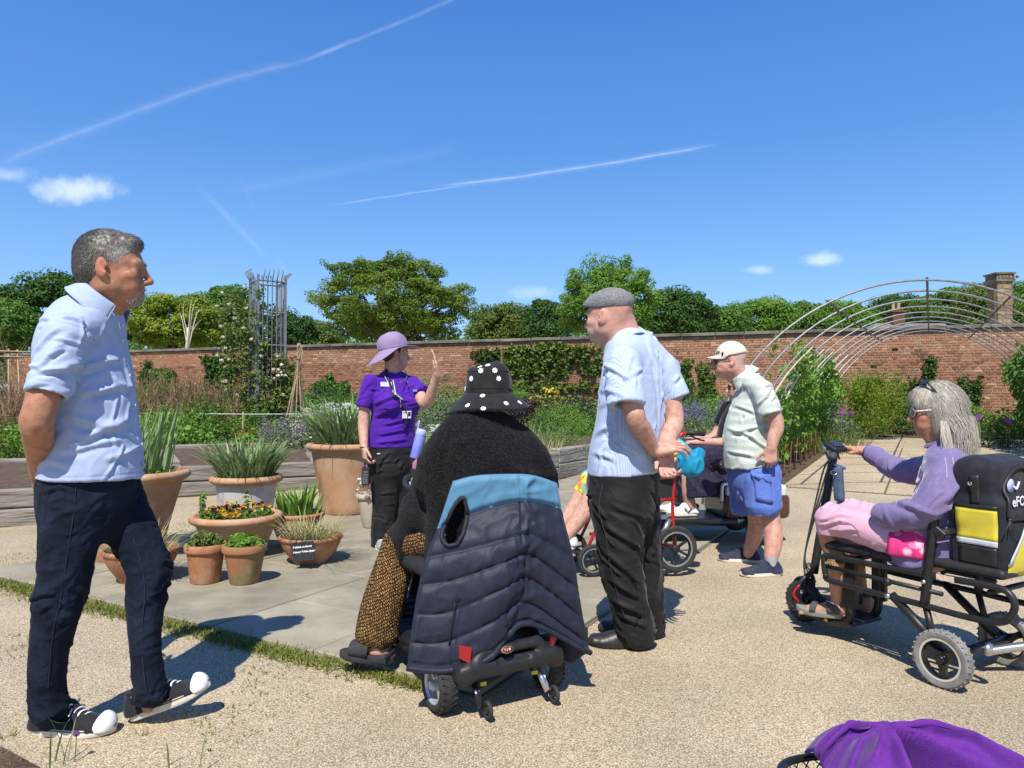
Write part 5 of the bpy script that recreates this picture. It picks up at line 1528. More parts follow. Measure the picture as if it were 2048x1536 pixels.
def face_pigment(V,c,R,s,lips=(0.42,0.16,0.13),brow=(0.16,0.12,0.09),flush=(0.50,0.17,0.10),beard=None,eye=True,brow_a=0.8,squint=0.0,region=0.17,scalp=None):
 L=to_local(V,c,R,s);n=len(V);col=np.zeros((n,4))
 col[:,:3]=flush
 def lay(rgb,a):
  a=np.clip(a,0,1)[:,None];A=col[:,3:4]
  out=a+A*(1-a);col[:,:3]=np.where(out>1e-4,(np.asarray(rgb)*a+col[:,:3]*A*(1-a))/np.maximum(out,1e-4),col[:,:3]);col[:,3:4]=out
 hd=(np.linalg.norm(L,axis=1)<region)
 for p,r,a in(((0,0.115,-0.03),(0.022,0.025,0.02),0.5),((0.045,0.07,-0.03),(0.03,0.03,0.025),0.45),((-0.045,0.07,-0.03),(0.03,0.03,0.025),0.45),((0.08,-0.012,-0.005),(0.03,0.03,0.035),0.45),((-0.08,-0.012,-0.005),(0.03,0.03,0.035),0.45)):
  lay(flush,a*blob(L,p,r)*hd)
 if beard is not None:
  b,a0=beard
  k=(1-np.clip((L[:,2]+0.052)/0.02,0,1))*np.clip((L[:,1]+0.0)/0.03,0,1)*np.clip((L[:,2]+0.135)/0.02,0,1)
  nz=vnoise(V*420)*0.6+0.5
  lay(b,a0*k*nz*hd)
 lp=np.maximum(blob(L,(0,0.098,-0.0625),(0.019,0.02,0.0055)),blob(L,(0,0.097,-0.0765),(0.018,0.02,0.006)))
 lay(lips,0.75*lp*hd)
 lay((0.10,0.03,0.025),0.8*blob(L,(0,0.095,-0.0695),(0.023,0.03,0.0022))*hd)
 for sx in(-1,1):
  lay(brow,brow_a*blob(L,(sx*0.031,0.092,0.0285),(0.020,0.03,0.0048))*hd)
  if eye:
   lay((0.6,0.57,0.53),0.9*blob(L,(sx*0.031,0.088,0.0),(0.0105,0.009,0.0042-0.0025*squint))*hd*(1-0.6*squint))
   lay((0.03,0.035,0.04),1.4*blob(L,(sx*0.031,0.089,0.0),(0.0045,0.01,0.0042-0.0024*squint))*hd)
   lay((0.07,0.035,0.025),(0.7+0.3*squint)*blob(L,(sx*0.033,0.087,0.0052-0.003*squint),(0.015,0.014,0.0018+0.0007*squint))*hd)
 if scalp is not None:
  k=np.clip((L[:,2]-scalp[1])/0.012,0,1)*np.clip((scalp[2]-L[:,1])/0.02,0,1)*(np.abs(L[:,0])<0.09)
  lay(scalp[0],k*hd*0.95)
 return col
def hand_solid(S,w,d,n,t,s=1.0,curl=(18,28,20),spread=4.0,thumb=(0.75,0.55,0.25),tcurl=20,fr=0.0088,k=0.008,curls=None,palm=True):
 """w wrist, d along the fingers, n the way the palm faces, t towards the thumb side"""
 d,n=unit(d),np.asarray(n,float);n=unit(n-d*(n@d));t0=np.asarray(t,float);t=np.cross(d,n);t=t*(1 if t@t0>0 else-1)
 w=np.asarray(w,float);kn=[]
 for i,(o,l)in enumerate(((0.031,0.088),(0.0105,0.093),(-0.0105,0.089),(-0.030,0.079))):
  q=w+(d*l+t*o)*s-n*0.003*s;kn.append(q)
  S.cap(w+(d*0.012+t*o*0.62)*s,q,0.0145*s,0.0118*s,0.018*s)
 S.cap(w+(t*0.018+d*0.02+n*0.006)*s,w+(t*0.026+d*0.052+n*0.008)*s,0.016*s,0.013*s,0.016*s)
 S.cap(w+(-t*0.022+d*0.02+n*0.006)*s,w+(-t*0.024+d*0.06+n*0.004)*s,0.013*s,0.011*s,0.016*s)
 for i,(q,L)in enumerate(zip(kn,((0.044,0.026,0.021),(0.048,0.030,0.022),(0.045,0.028,0.021),(0.034,0.021,0.019)))):
  cu=curls[i]if curls else curl
  sp=math.radians(spread)*(1.5-i);dd=unit(d*math.cos(sp)+t*math.sin(sp));ang=0.0;p=q
  nn=unit(n-dd*(n@dd));r=fr*s*(0.86 if i==3 else 1.0)
  for j in range(3):
   ang+=math.radians(cu[j]);v=dd*math.cos(ang)+nn*math.sin(ang);e=p+v*L[j]*s
   S.cap(p,e,r*(1.0-0.07*j),r*(0.93-0.08*j),k*s if j==0 else 0.003*s);p=e
 a=unit(t*thumb[0]+d*thumb[1]+n*thumb[2]);b0=w+(d*0.022+t*0.022+n*0.004)*s
 p1=b0+a*0.042*s;a2=unit(a*math.cos(math.radians(tcurl))+unit(d-a*(a@d))*math.sin(math.radians(tcurl)))
 p2=p1+a2*0.031*s;p3=p2+unit(a2*0.9+d*0.25+n*0.1)*0.024*s
 S.cap(b0,p1,0.0145*s,0.0112*s,0.012*s);S.cap(p1,p2,0.0112*s,0.0098*s,0.003*s);S.cap(p2,p3,0.0098*s,0.0078*s,0.003*s)
 return kn
def limb(S,pts,rs,k=0.02,n=5,side=None):
 A=spline([np.append(np.asarray(p,float),r)for p,r in zip(pts,rs)],n)
 S.begin()
 for i in range(len(A)-1):S.cap(A[i][:3],A[i+1][:3],A[i][3],A[i+1][3],0)
 S.end(k)
def tube_leg(S,rows,side,k=0.03,flat=True):
 """a trouser leg: rows of (point, half width along side, half depth)"""
 Q=spline([np.concatenate((p,(a,b)))for p,a,b in rows],4);S.begin()
 for i in range(len(Q)-1):S.sec(Q[i][:3],Q[i+1][:3],Q[i][3:],Q[i+1][3:],side,0,'+',flat and i==len(Q)-2)
 S.end(k)
 # --- hair: strands laid over a scalp
def strands(pts,d,L,g,width=0.0022,lift=0.25,droop=0.0,seg=3,wob=0.15,nrm=None):
 n=len(pts);L=np.broadcast_to(L,(n,))*g.uniform(0.7,1.25,n)
 d=d+g.normal(size=d.shape)*wob;d/=np.linalg.norm(d,axis=1)[:,None]
 side=np.cross(d,nrm if nrm is not None else np.array((0,0,1.0)));side/=np.maximum(1e-6,np.linalg.norm(side,axis=1))[:,None]
 rows=[]
 for i in range(seg+1):
  t=i/seg
  p=pts+d*(L*t)[:,None]
  if nrm is not None:p=p+nrm*(L*lift*t*(1-0.5*t))[:,None]
  p=p+np.array((0,0,-1.0))*(L*droop*t*t)[:,None]
  w=width*(1-0.85*t)*0.5
  rows.append(p-side*w);rows.append(p+side*w)
 V=np.stack(rows,1).reshape(-1,3);m=2*(seg+1)
 f=np.array([(2*i,2*i+1,2*i+3,2*i+2)for i in range(seg)])
 F=(np.arange(n)[:,None,None]*m+f[None]).reshape(-1,4)
 return V,F,np.repeat(np.clip(g.normal(0.5,0.25,n),0,1),m)
def hairmat(name,cols):return mat(name,cols[0],rough=0.45,tint=cols,spec=0.4)
# --- shoes
def sole_pts(L,W,n=40):
 """outline of a shoe sole, heel at 0, toe at L along y"""
 P=[]
 for i in range(n):
  a=2*math.pi*i/n;y=0.5-0.5*math.cos(a)
  hw=0.5*W*(0.66+0.34*math.sin(math.pi*min(1,max(0,(y-0.15)/0.85))**1.15)**1.0)*min(1,math.sqrt(max(0,1-((0.10-y)/0.10)**2))if y<0.10 else 1)*(math.sqrt(max(0,1-((y-0.72)/0.28)**2))if y>0.72 else 1)
  P.append((hw*(1 if a<math.pi else-1),y*L))
 return P
def shoe(parent,heel,R,L,W,mats,kind='plimsoll',hgt=0.085,sole_h=0.028,h=0.004,side=1,ankle=None,toe_up=0.008):
 """heel: back of the heel at the ground; R columns right/forward/up; mats dict upper, sole, cap, lace"""
 heel=np.asarray(heel,float);P=lambda x,y,z:heel+R@np.array((x,y,z))
 o=sole_pts(L,W);rings=[]
 lift=lambda y:toe_up*max(0,(y/L-0.65)/0.35)**2
 for z,k in((0.0,0.94),(0.004,1.0),(sole_h*0.5,1.0),(sole_h,0.975),(sole_h,0.5)):
  rings.append([P(x*k,L/2+(y-L/2)*(1-(1-k)*0.5),z+lift(y))for x,y in o])
 par=obj('shoe',(lambda d:d)(shoe_upper(P,R,L,W,hgt,sole_h,h,kind,toe_up)),mats['upper'],parent)
 mb=MB();mb.rings(rings,True,True);mb.build('sole',mats['sole'],par,sharp=0.8)
 if kind=='plimsoll':
  S=Solid();S.ell(P(0,L*0.86,sole_h+0.004),(W*0.455,L*0.135,0.043),R,0);S.plane(P(0,L*0.785,0.02),R@np.array((0,-1.0,0.35)));S.plane(P(0,0,sole_h*0.6),R@np.array((0,0.0,-1.0)))
  obj('toe_cap',S.mesh(h),mats['cap'],par)
  mb=MB();mb.rings([[P(x*1.012,L/2+(y-L/2)*1.006,z+lift(y))for x,y in o]for z in(sole_h*0.80,sole_h*0.93)],False,False);mb.build('foxing_stripe',mats['line'],par)
  for i in range(5):
   y=L*(0.50+0.052*i);zt=sole_h+0.062-0.0085*i
   mb=MB();mb.tube(spline([P(-0.030+0.001*i,y+0.004,zt-0.014),P(-0.012,y+0.002,zt+0.001),P(0.012,y-0.004,zt+0.001),P(0.030-0.001*i,y-0.006,zt-0.014)],3),0.0042,6,flat=0.6)
   mb.build('lace',mats['lace'],par)
  mb=MB()
  for sx in(-1,1):mb.tube(spline([P(0,L*0.50,sole_h+0.066),P(sx*0.025,L*0.50,sole_h+0.078),P(sx*0.036,L*0.48,sole_h+0.066),P(sx*0.01,L*0.50,sole_h+0.068),P(sx*0.045,L*0.53,sole_h+0.046)],4),0.0026,5)
  mb.build('lace_bow',mats['lace'],par)
 elif kind in('trainer','tennis'):
  for i in range(4):
   y=L*(0.50+0.055*i);zt=sole_h+0.060-0.009*i
   mb=MB();mb.tube(spline([P(-0.026,y+0.004,zt-0.012),P(0,y,zt+0.002),P(0.026,y-0.004,zt-0.012)],3),0.0034,5);mb.build('lace',mats['lace'],par)
 elif kind=='leather':
  mb=MB();mb.sheet(lambda a,b:P((a-0.5)*0.075,L*(0.50+0.11*b),sole_h+0.056-0.030*b-0.055*(a-0.5)**2*2),7,5)
  V,F=thick(mb.data(),0.003);obj('tongue',(V+R[:,2]*0.004,F),mats['upper'],par)
 return par
def shoe_upper(P,R,L,W,hgt,sh,h,kind,toe_up):
 S=Solid();w=W*0.5
 ax=[(0.10,0.80,0.062),(0.28,0.76,hgt-0.012),(0.45,0.80,hgt-0.012),(0.60,0.88,0.052),(0.75,0.93,0.040),(0.88,0.80,0.030)]
 for i in range(len(ax)-1):
  a,b=ax[i],ax[i+1]
  S.sec(P(0,L*a[0],sh*0.5+0.004),P(0,L*b[0],sh*0.5+0.004+(toe_up if b[0]>0.8 else 0)),(w*a[1],a[2]),(w*b[1],b[2]),R[:,0],0.0 if i==0 else 0.01)
 S.cap(P(0,L*0.13,sh),P(0,L*0.16,hgt+0.01),w*0.66,w*0.62,0.02)
 S.cap(P(0,L*0.25,hgt),P(0,L*0.42,hgt*0.90),w*0.5,w*0.5,0.02)
 S.plane(P(0,0,sh*0.7),R@np.array((0,0,-1.0)))
 S.plane(P(0,L*0.10,hgt+0.004),R@np.array((0,-0.10,1.0)),0.006)
 S.cap(P(0,L*0.20,hgt-0.03),P(0,L*0.22,hgt+0.06),w*0.50,w*0.60,0.004,'-')
 return S.mesh(h)
def collar(parent,c,R,ax,ay,stand,fall,gap,m,point=0.025,spread=0.010,name='collar',back=0.0,th=0.0022,n=44):
 """a shirt collar: a stand round the neck that folds outward, open at the front"""
 c=np.asarray(c,float);g0=math.radians(gap)
 def fn(a,b):
  ph=math.pi/2+g0+a*(2*math.pi-2*g0)
  fr=max(0,math.sin(ph));e=min(a,1-a);tipf=math.exp(-(e/0.10)**2)
  if b<0.42:
   t=b/0.42;r,z=1.0-0.04*t,stand*t
   o=0.0
  else:
   t=(b-0.42)/0.58;z=stand+0.004*math.sin(math.pi*min(1,t*3))-t*(fall+point*tipf);r=0.96
   o=spread*(0.35+t*(1.0+0.5*tipf))
  return c+R@np.array((math.cos(ph)*(ax*r+o),math.sin(ph)*(ay*r+o),z+back*(-math.sin(ph))))
 mb=MB();mb.sheet(fn,n,15)
 o=obj(name,thick(mb.data(),th),m,parent)
 if point:rim_=[fn(0,b)for b in np.linspace(0.45,1,6)]+[fn(a,1)for a in np.linspace(0.02,0.98,30)]+[fn(1,b)for b in np.linspace(1,0.45,6)];seam(o,[p+0.0015*unit(p-c)for p in rim_],m,0.0026,'collar_edge')
 return o
def glasses(parent,c,R,s,mf,ml,name='sunglasses',w=0.056,hh=0.020,z=0.004,y=0.106,wrap=0.016,temple=0.0028,tip=None):
 H=lambda x,yy,zz:np.asarray(c)+R@(np.array((x,yy,zz))*s)
 mb=MB()
 for sx in(-1,1):
  ring=[H(sx*(0.034+0.027*math.cos(a)),y-wrap*((0.034+0.027*math.cos(a))/0.06)**2*1.0,z+hh*math.sin(a))for a in np.linspace(0,2*math.pi,18)[:-1]]
  mb.tube(ring,0.0019*s,6,closed=True)
 mb.tube([H(-0.008,y,z+0.006),H(0,y+0.003,z+0.009),H(0.008,y,z+0.006)],0.002*s,6)
 for sx in(-1,1):mb.tube(spline([H(sx*0.061,y-wrap,z+0.006),H(sx*0.076,y-0.04,z+0.006),H(sx*0.080,-0.005,z+0.004),H(sx*0.080,-0.025,z-0.012)],4),temple*s,6)
 f=mb.build(name,mf,parent)
 for sx in(-1,1):
  mb=MB();q=[H(sx*(0.034+0.026*math.cos(a)),y-wrap*((0.034+0.026*math.cos(a))/0.06)**2,z+hh*0.95*math.sin(a))for a in np.linspace(0,2*math.pi,18)[:-1]]
  mb.add(q,[tuple(range(17))]);obj('lens',thick((np.array(mb.v),[(0,i,i+1,i+1)for i in range(1,16)]),0.0015),ml,f,smooth=False)
 return f
def seam(parent,pts,m,r=0.0011,name='seam',off=None):
 mb=MB();mb.tube(pts,r,4,caps=False);return mb.build(name,m,parent)
def snap(V,pts,N=None,lift=0.001):
 """drop points on to the nearest vertices of a garment"""
 out=[]
 for p in pts:
  i=np.argmin(((V-p)**2).sum(1));out.append(V[i]+(N[i]*lift if N is not None else 0))
 return out
M_SKIN_TAN=skin('skin_tanned',(0.40,0.195,0.115),(0.34,0.15,0.085))
M_SKIN_FAIR=skin('skin_fair',(0.56,0.33,0.245),(0.50,0.27,0.195))
M_SKIN_PINK=skin('skin_pink',(0.55,0.31,0.235),(0.50,0.245,0.18))
# --- the man in the pale blue shirt
def man_in_blue_shirt():
 t=thing('person','grey haired man in pale blue shirt and dark jeans striding with hands behind back','person',(-1.45,2.55,0))
 A=lambda px,py,Y=2.56:at(px,py,Y)
 F=unit((0.99,0.08,0));RT=basis(F)
 M_SHIRT=cloth('pale_blue_cotton',(0.36,0.435,0.60),(0.325,0.40,0.565),wr=(26,0.28,0.006),weave=0.10)
 M_JEANS=mat('dark_denim',(0.0055,0.0085,0.0175),(0.014,0.022,0.043),scale=7,rough=0.9,spec=0.15,sheen=0.02,bump=(24,0.6,0.012,0.8),bump2=(700,0.35,0.002),contrast=(0.42,0.72),detail=8)
 # ---- body: head, neck, arms and hands, trunk and legs as one skin
 hc,hR,hs=A(225,540,2.55),basis((0.95,0.31,-0.035)),1.05
 S=Solid()
 head_solid(S,hc,hR,hs,nose=0.92,jaw=1.02,neck_to=A(193,612,2.56),neck_r=(0.056,0.062),age=1.15,cheek=1.1,squint=1.0)
 S.secs([(A(186,645),0.13,0.07),(A(178,700),0.14,0.105),(A(180,800),0.14,0.12),(A(184,900),0.14,0.12),(A(178,985),0.11,0.09)],RT[:,0],0.03)
 limb(S,[A(155,1010,2.48),A(122,1190,2.48),A(98,1330,2.49),A(102,1400,2.515),A(104,1440,2.515)],[0.066,0.050,0.040,0.026,0.022])
 limb(S,[A(215,1010,2.64),A(298,1150,2.62),A(288,1230,2.61),A(291,1310,2.6),A(296,1385,2.59),A(296,1415,2.59)],[0.062,0.045,0.044,0.036,0.024,0.020])
 sh,el,wr=A(126,675,2.365),A(76,842,2.31),A(84,962,2.54)
 limb(S,[sh,sh*0.5+el*0.5+np.array((-0.006,0,0)),el,el*0.6+wr*0.4,wr],[0.052,0.052,0.047,0.045,0.031],k=0.02)
 S.ell(el+np.array((-0.020,0,0.004)),(0.026,0.028,0.030),None,0.03)
 hand_solid(S,wr,unit(A(86,1010,2.68)-wr),np.array((1.0,0.1,0)),np.array((0,0.3,1.0)),1.05,(22,30,18))
 sh2,el2,wr2=A(200,668,2.77),A(108,850,2.83),A(84,955,2.72)
 limb(S,[sh2,el2,wr2],[0.060,0.046,0.031])
 hand_solid(S,wr2,unit(A(92,985,2.58)-wr2),np.array((1,0,0.2)),np.array((0,-0.2,1.0)),1.05,(25,30,20))
 V,Fq=S.mesh(0.0042)
 pig=face_pigment(V,hc,hR,hs,beard=((0.55,0.50,0.46),0.0),lips=(0.36,0.13,0.10),brow=(0.2,0.13,0.09),brow_a=0.35,flush=(0.44,0.13,0.075),squint=1.0)
 L=to_local(V,hc,hR,hs)
 gb=np.clip(blob(L,(0,0.085,-0.098),(0.036,0.036,0.022))*1.5+blob(L,(0,0.098,-0.052),(0.028,0.016,0.008))*0.8,0,1)*np.clip(vnoise(V*330)*1.6-0.25,0,1)
 a=(gb*0.8)[:,None];pig[:,:3]=pig[:,:3]*(1-a)+np.array((0.62,0.58,0.53))*a;pig[:,3]=np.maximum(pig[:,3],gb*0.8)
 obj('body',(V,Fq),M_SKIN_TAN,t,pig=pig)
 g=np.random.default_rng(501);M_GREY=hairmat('hair_grey',[(0.05,0.042,0.035),(0.15,0.13,0.11),(0.32,0.295,0.265),(0.52,0.50,0.47)])
 N=normals(V,Fq)
 def pick(mask,n):
  I=np.nonzero(mask)[0];return I[g.integers(len(I),size=n)]if len(I)else I
 I=pick((gb>0.30),900)
 sd=strands(V[I]+g.normal(size=(len(I),3))*0.0015,N[I]*0.5+hR@np.array((0,0.1,-0.8)),0.007,g,0.0013,0.15,0,2,0.4,N[I])
 obj('beard',sd[:2],M_GREY,t,tint=0.55+0.45*sd[2],kind='stuff')
 I=pick((np.abs(L[:,2]-0.0285)<0.004)&(L[:,1]>0.07)&(np.abs(np.abs(L[:,0])-0.03)<0.019),220)
 sd=strands(V[I],N[I]*0.4+hR[:,2]*0.3,0.006,g,0.0011,0.15,0,2,0.4,N[I]);obj('eyebrows',sd[:2],M_GREY,t,tint=0.25+sd[2]*0.6)
 # ---- hair: cropped, grey at the sides
 S=Solid();H=lambda x,y,z:hc+hR@(np.array((x,y,z))*hs)
 S.ell(H(0,-0.018,0.042),np.array((0.0795,0.1025,0.0945))*hs,hR,0)
 S.ell(H(0,-0.052,-0.008),np.array((0.069,0.066,0.062))*hs,hR,0.02)
 S.ell(H(0,0.052,0.088),np.array((0.056,0.040,0.036))*hs,hR,0.02)
 S.plane(H(0,0.070,0.060),hR@np.array((0,0.80,-0.60)),0.012)
 for sx in(-1,1):
  S.cap(H(sx*0.1,0.050,-0.02),H(sx*0.1,0.040,-0.15),0.055,0.075,0.006,'-')
  S.ell(H(sx*0.085,0.062,0.030),np.array((0.03,0.026,0.030))*hs,hR,0.008,'-')
  S.ell(H(sx*0.088,-0.010,-0.010),np.array((0.030,0.024,0.035))*hs,hR,0.006,'-')
 S.plane(H(0,0,-0.058),hR@np.array((0,0.30,-1.0)),0.01)
 V2,F2=S.mesh(0.0038);N2=normals(V2,F2);L2=to_local(V2,hc,hR,hs)
 V2=V2+N2*((fbm(V2*110,2)-0.5)*0.006)[:,None]
 grey=np.clip(0.32+0.75*np.clip((L2[:,1]+0.02)/0.06,0,1)*np.clip((0.085-L2[:,2])/0.04,0,1)-0.7*np.clip(-(L2[:,1]+0.03)/0.05,0,1)+0.25*(vnoise(V2*140)-0.5),0,1)*0.75
 hair=obj('hair',(V2,F2),M_GREY,t,tint=grey)
 I=g.integers(len(V2),size=13000);I=I[N2[I][:,2]>-0.85];top_=np.clip((L2[I][:,2]-0.06)/0.05,0,1)
 dirs=np.stack((np.zeros(len(I)),0.9*top_-0.5*(1-top_),-0.25-0.7*(1-top_)),1)@hR.T
 dirs=dirs-N2[I]*(dirs*N2[I]).sum(1)[:,None];dirs/=np.maximum(1e-6,np.linalg.norm(dirs,axis=1))[:,None]
 sd=strands(V2[I]-N2[I]*0.001,dirs+N2[I]*0.10,0.011,g,0.0017,0.10,0,2,0.22,N2[I])
 obj('cropped_strands',sd[:2],M_GREY,hair,tint=np.clip(np.repeat(grey[I],6)+0.7*(sd[2]-0.5),0,1),kind='stuff')
 # ---- shirt
 S=Solid();sd_=RT[:,0]
 S.secs([(A(201,616),0.058,0.054),(A(191,638),0.110,0.078),(A(172,654),0.160,0.118),(A(164,702),0.172,0.139),(A(172,765),0.170,0.148),(A(180,850),0.168,0.153),(A(184,920),0.172,0.162),(A(185,985),0.176,0.170)],sd_,0.0)
 S.cap(A(188,640,2.48),A(138,668,2.39),0.040,0.064,0.045)
 S.cap(A(200,632,2.64),A(203,664,2.75),0.046,0.070,0.05)
 cuff=A(93,789,2.315)
 S.sec(A(131,674,2.375),cuff,(0.068,0.068),(0.064,0.060),F,0.022,'+',True)
 S.sec(A(203,670,2.76),A(160,780,2.83),(0.074,0.074),(0.068,0.068),F,0.022,'+',True)
 hem=A(180,953)
 S.plane(hem,unit(np.array((-0.02,0,-1.0))),0.0)
 S.secs([(A(184,925),0.188,0.176),(A(184,1000),0.198,0.190)],sd_,0.0)if False else None
 S.sec(A(186,928),A(186,1000),(0.145,0.135),(0.155,0.150),sd_,0.0,'-')
 S.cap(cuff+unit(A(131,674,2.375)-cuff)*0.05,cuff+unit(cuff-A(131,674,2.375))*0.05,0.046,0.056,0.0,'-')
 S.cap(A(200,580),A(198,612),0.060,0.052,0.0,'-')
 fr=lambda z_:A(183,z_)+F*0.2
 S.box(A(184,945)+F*0.19-RT[:,0]*0.012,(0.011,0.06,0.045),RT@rotm((0,1,0),14),0.004,0.0,'-')
 V,Fq=S.mesh(0.0046,2);N=normals(V,Fq)
 amp=np.clip((A(180,640)[2]-V[:,2])/0.15,0.15,1)
 dsp=0.007*amp*ridges(V,unit((0.55,-0.1,0.6)),9,1.6,3.1)+0.0022*ridges(V,(0.6,0,0.6),30,7,4.4)
 dsp+=folds(V,A,((140,748,240,690,0.011,0.013),(150,790,258,752,0.012,0.014),(128,822,232,872,0.013,0.010),(150,880,270,815,0.013,0.014),(118,905,225,880,0.010,0.009),(205,745,268,690,0.010,0.010),(215,812,280,772,0.010,0.010),(190,925,272,880,0.011,0.010),(240,905,284,850,0.009,0.008),(90,915,150,935,0.010,0.007)),2.40)
 dsp+=folds(V,A,((66,712,132,650,0.009,0.009),(92,745,140,678,0.008,0.008),(72,770,140,752,0.009,0.007),(150,660,200,720,0.010,0.008)),2.33)
 dsp=0.75*dsp+creases(V,N,85,(0.7,0,0.35),71)
 aw=unit(cuff-A(131,674,2.375))
 s1=(V-A(132,668,2.39))@aw
 near_arm=(np.linalg.norm(V-A(128,665,2.38),axis=1)<0.12)
 dsp-=0.003*np.exp(-((s1+0.012)/0.004)**2)*near_arm
 dsp-=0.0016*np.exp(-((V[:,2]-hem[2]-0.014)/0.003)**2)
 sc_=(V-cuff)@aw;na=np.linalg.norm(V-cuff,axis=1)<0.13
 dsp-=0.002*np.exp(-((sc_+0.026)/0.0035)**2)*na
 LT=(V-A(183,850))@RT
 dsp+=0.0028*(np.abs(LT[:,0]+0.005)<0.017)*(LT[:,1]>0.05)
 V=V+N*dsp[:,None]
 ob=obj('shirt',(V,Fq),M_SHIRT,t)
 N=normals(V,Fq)
 collar(ob,A(200,614),basis(unit((0.97,0.16,0)))@rotm((1,0,0),-38),0.088,0.082,0.046,0.056,48,M_SHIRT,0.036,0.030,'collar',0.0)
 M_BTN=mat('shirt_button',(0.62,0.66,0.74),rough=0.35)
 for py in(640,668,730,800,870):
  p=snap(V,[A(190,py)+F*0.3-RT[:,0]*0.0],N,0.003)[0]
  mb=MB();mb.lathe([(0,-0.001),(0.0055,-0.001),(0.006,0.001),(0.004,0.002),(0,0.0015)],p,F,12);mb.build('button',M_BTN,ob)
  # ---- jeans
 S=Solid()
 S.secs([(A(186,915),0.150,0.142),(A(184,950),0.156,0.150),(A(178,975),0.166,0.156),(A(173,1005),0.170,0.152),(A(186,1030),0.14,0.11)],sd_,0.0)
 leg=lambda rows:tube_leg(S,[(A(px,py,Y),a,b)for px,py,Y,a,b in rows],sd_,0.018)
 leg([(156,990,2.50,0.090,0.108),(141,1060,2.48,0.094,0.100),(134,1120,2.48,0.090,0.090),(120,1195,2.47,0.080,0.084),(107,1260,2.47,0.070,0.072),(95,1330,2.475,0.062,0.061),(97,1400,2.485,0.058,0.061),(102,1422,2.495,0.056,0.064)])
 leg([(222,990,2.63,0.090,0.106),(258,1050,2.63,0.092,0.092),(285,1105,2.62,0.086,0.080),(299,1145,2.62,0.078,0.077),(291,1205,2.61,0.070,0.064),(291,1300,2.59,0.060,0.054),(299,1370,2.585,0.056,0.058),(302,1388,2.585,0.056,0.062)])
 S.plane(A(184,925),(0,0,1.0))
 V,Fq=S.mesh(0.0055,2);N=normals(V,Fq)
 z=V[:,2];k1=np.exp(-((z-0.50)/0.10)**2)+np.exp(-((z-0.10)/0.09)**2)*1.1+0.5*np.exp(-((z-0.86)/0.1)**2)+0.25
 dsp=0.010*k1*(ridges(V,unit((0.8,0.4,0.35)),17,4.5,7.7)-0.3)+0.004*k1*ridges(V,unit((0.8,-0.5,-0.3)),30,8,2.2)-0.003
 dsp=dsp+creases(V,N,110,(0.8,0.1,0.2),72,dep=(0.003,0.008))*np.clip(k1,0.4,1);V=V+N*dsp[:,None];N=normals(V,Fq)
 jo=obj('jeans',(V,Fq),M_JEANS,t)
 M_STITCH=mat('denim_seam',(0.016,0.021,0.036),rough=0.9)
 yf=lambda pts,Y:snap(V,[A(px,py,Y)for px,py in pts],N,0.0012)
 seam(jo,spline(yf([(148,975),(140,1050),(134,1120),(122,1200),(109,1270),(101,1340),(106,1415)],2.36),4),M_STITCH,0.0016)
 seam(jo,spline(yf([(265,1075),(282,1130),(286,1190),(284,1260),(283,1330),(290,1388)],2.52),4),M_STITCH,0.0018)
 seam(jo,spline(yf([(100,975),(92,1010),(88,1045)],2.4),4),M_STITCH,0.0014)
 # ---- shoes and socks
 mats=dict(upper=cloth('black_canvas',(0.016,0.016,0.018),(0.022,0.022,0.025),rough=0.9),sole=mat('rubber_offwhite',(0.68,0.64,0.54),(0.55,0.50,0.40),scale=18,rough=0.6,detail=6),cap=mat('rubber_white',(0.76,0.76,0.74),rough=0.5),lace=cloth('white_lace',(0.78,0.78,0.78)),line=mat('rubber_black',(0.02,0.02,0.022),rough=0.6))
 hl=ground_at(66,1463);R1=basis(unit((1,-0.045,0)))
 shoe(t,hl,R1,0.295,0.108,mats,toe_up=0.006,hgt=0.098)
 h2=ground_at(262,1443);R2=basis(unit((0.99,0.13,0.355)))
 shoe(t,h2+np.array((0,0,0.004)),R2,0.295,0.105,mats,toe_up=0.012,hgt=0.098)
 for(c0,c1,Rq)in((hl+R1@np.array((0,0.058,0.065)),A(101,1424,2.47),R1),(h2+R2@np.array((0,0.055,0.062)),A(301,1394,2.58),R2)):
  mb=MB()
  cols=(mat('sock_coral',(0.55,0.16,0.10),rough=0.9),mat('sock_turquoise',(0.13,0.38,0.40),rough=0.9),mat('sock_navy',(0.03,0.035,0.12),rough=0.9))
  for i in range(9):
   mb.cur=(1,0,2)[i%3]if Rq is R2 else(1,1,2)[i%3]
   e0,e1=c0+(c1-c0)*(i/7-0.25),c0+(c1-c0)*((i+1)/7-0.25)
   mb.rings([[e+Rq@np.array((0.040*math.cos(q),0.048*math.sin(q)+0.014,-0.03*math.sin(q)))for q in np.linspace(0,2*math.pi,25)[:-1]]for e in(e0,e1)])
  mb.build('sock',list(cols),t)
 return t
man_in_blue_shirt()
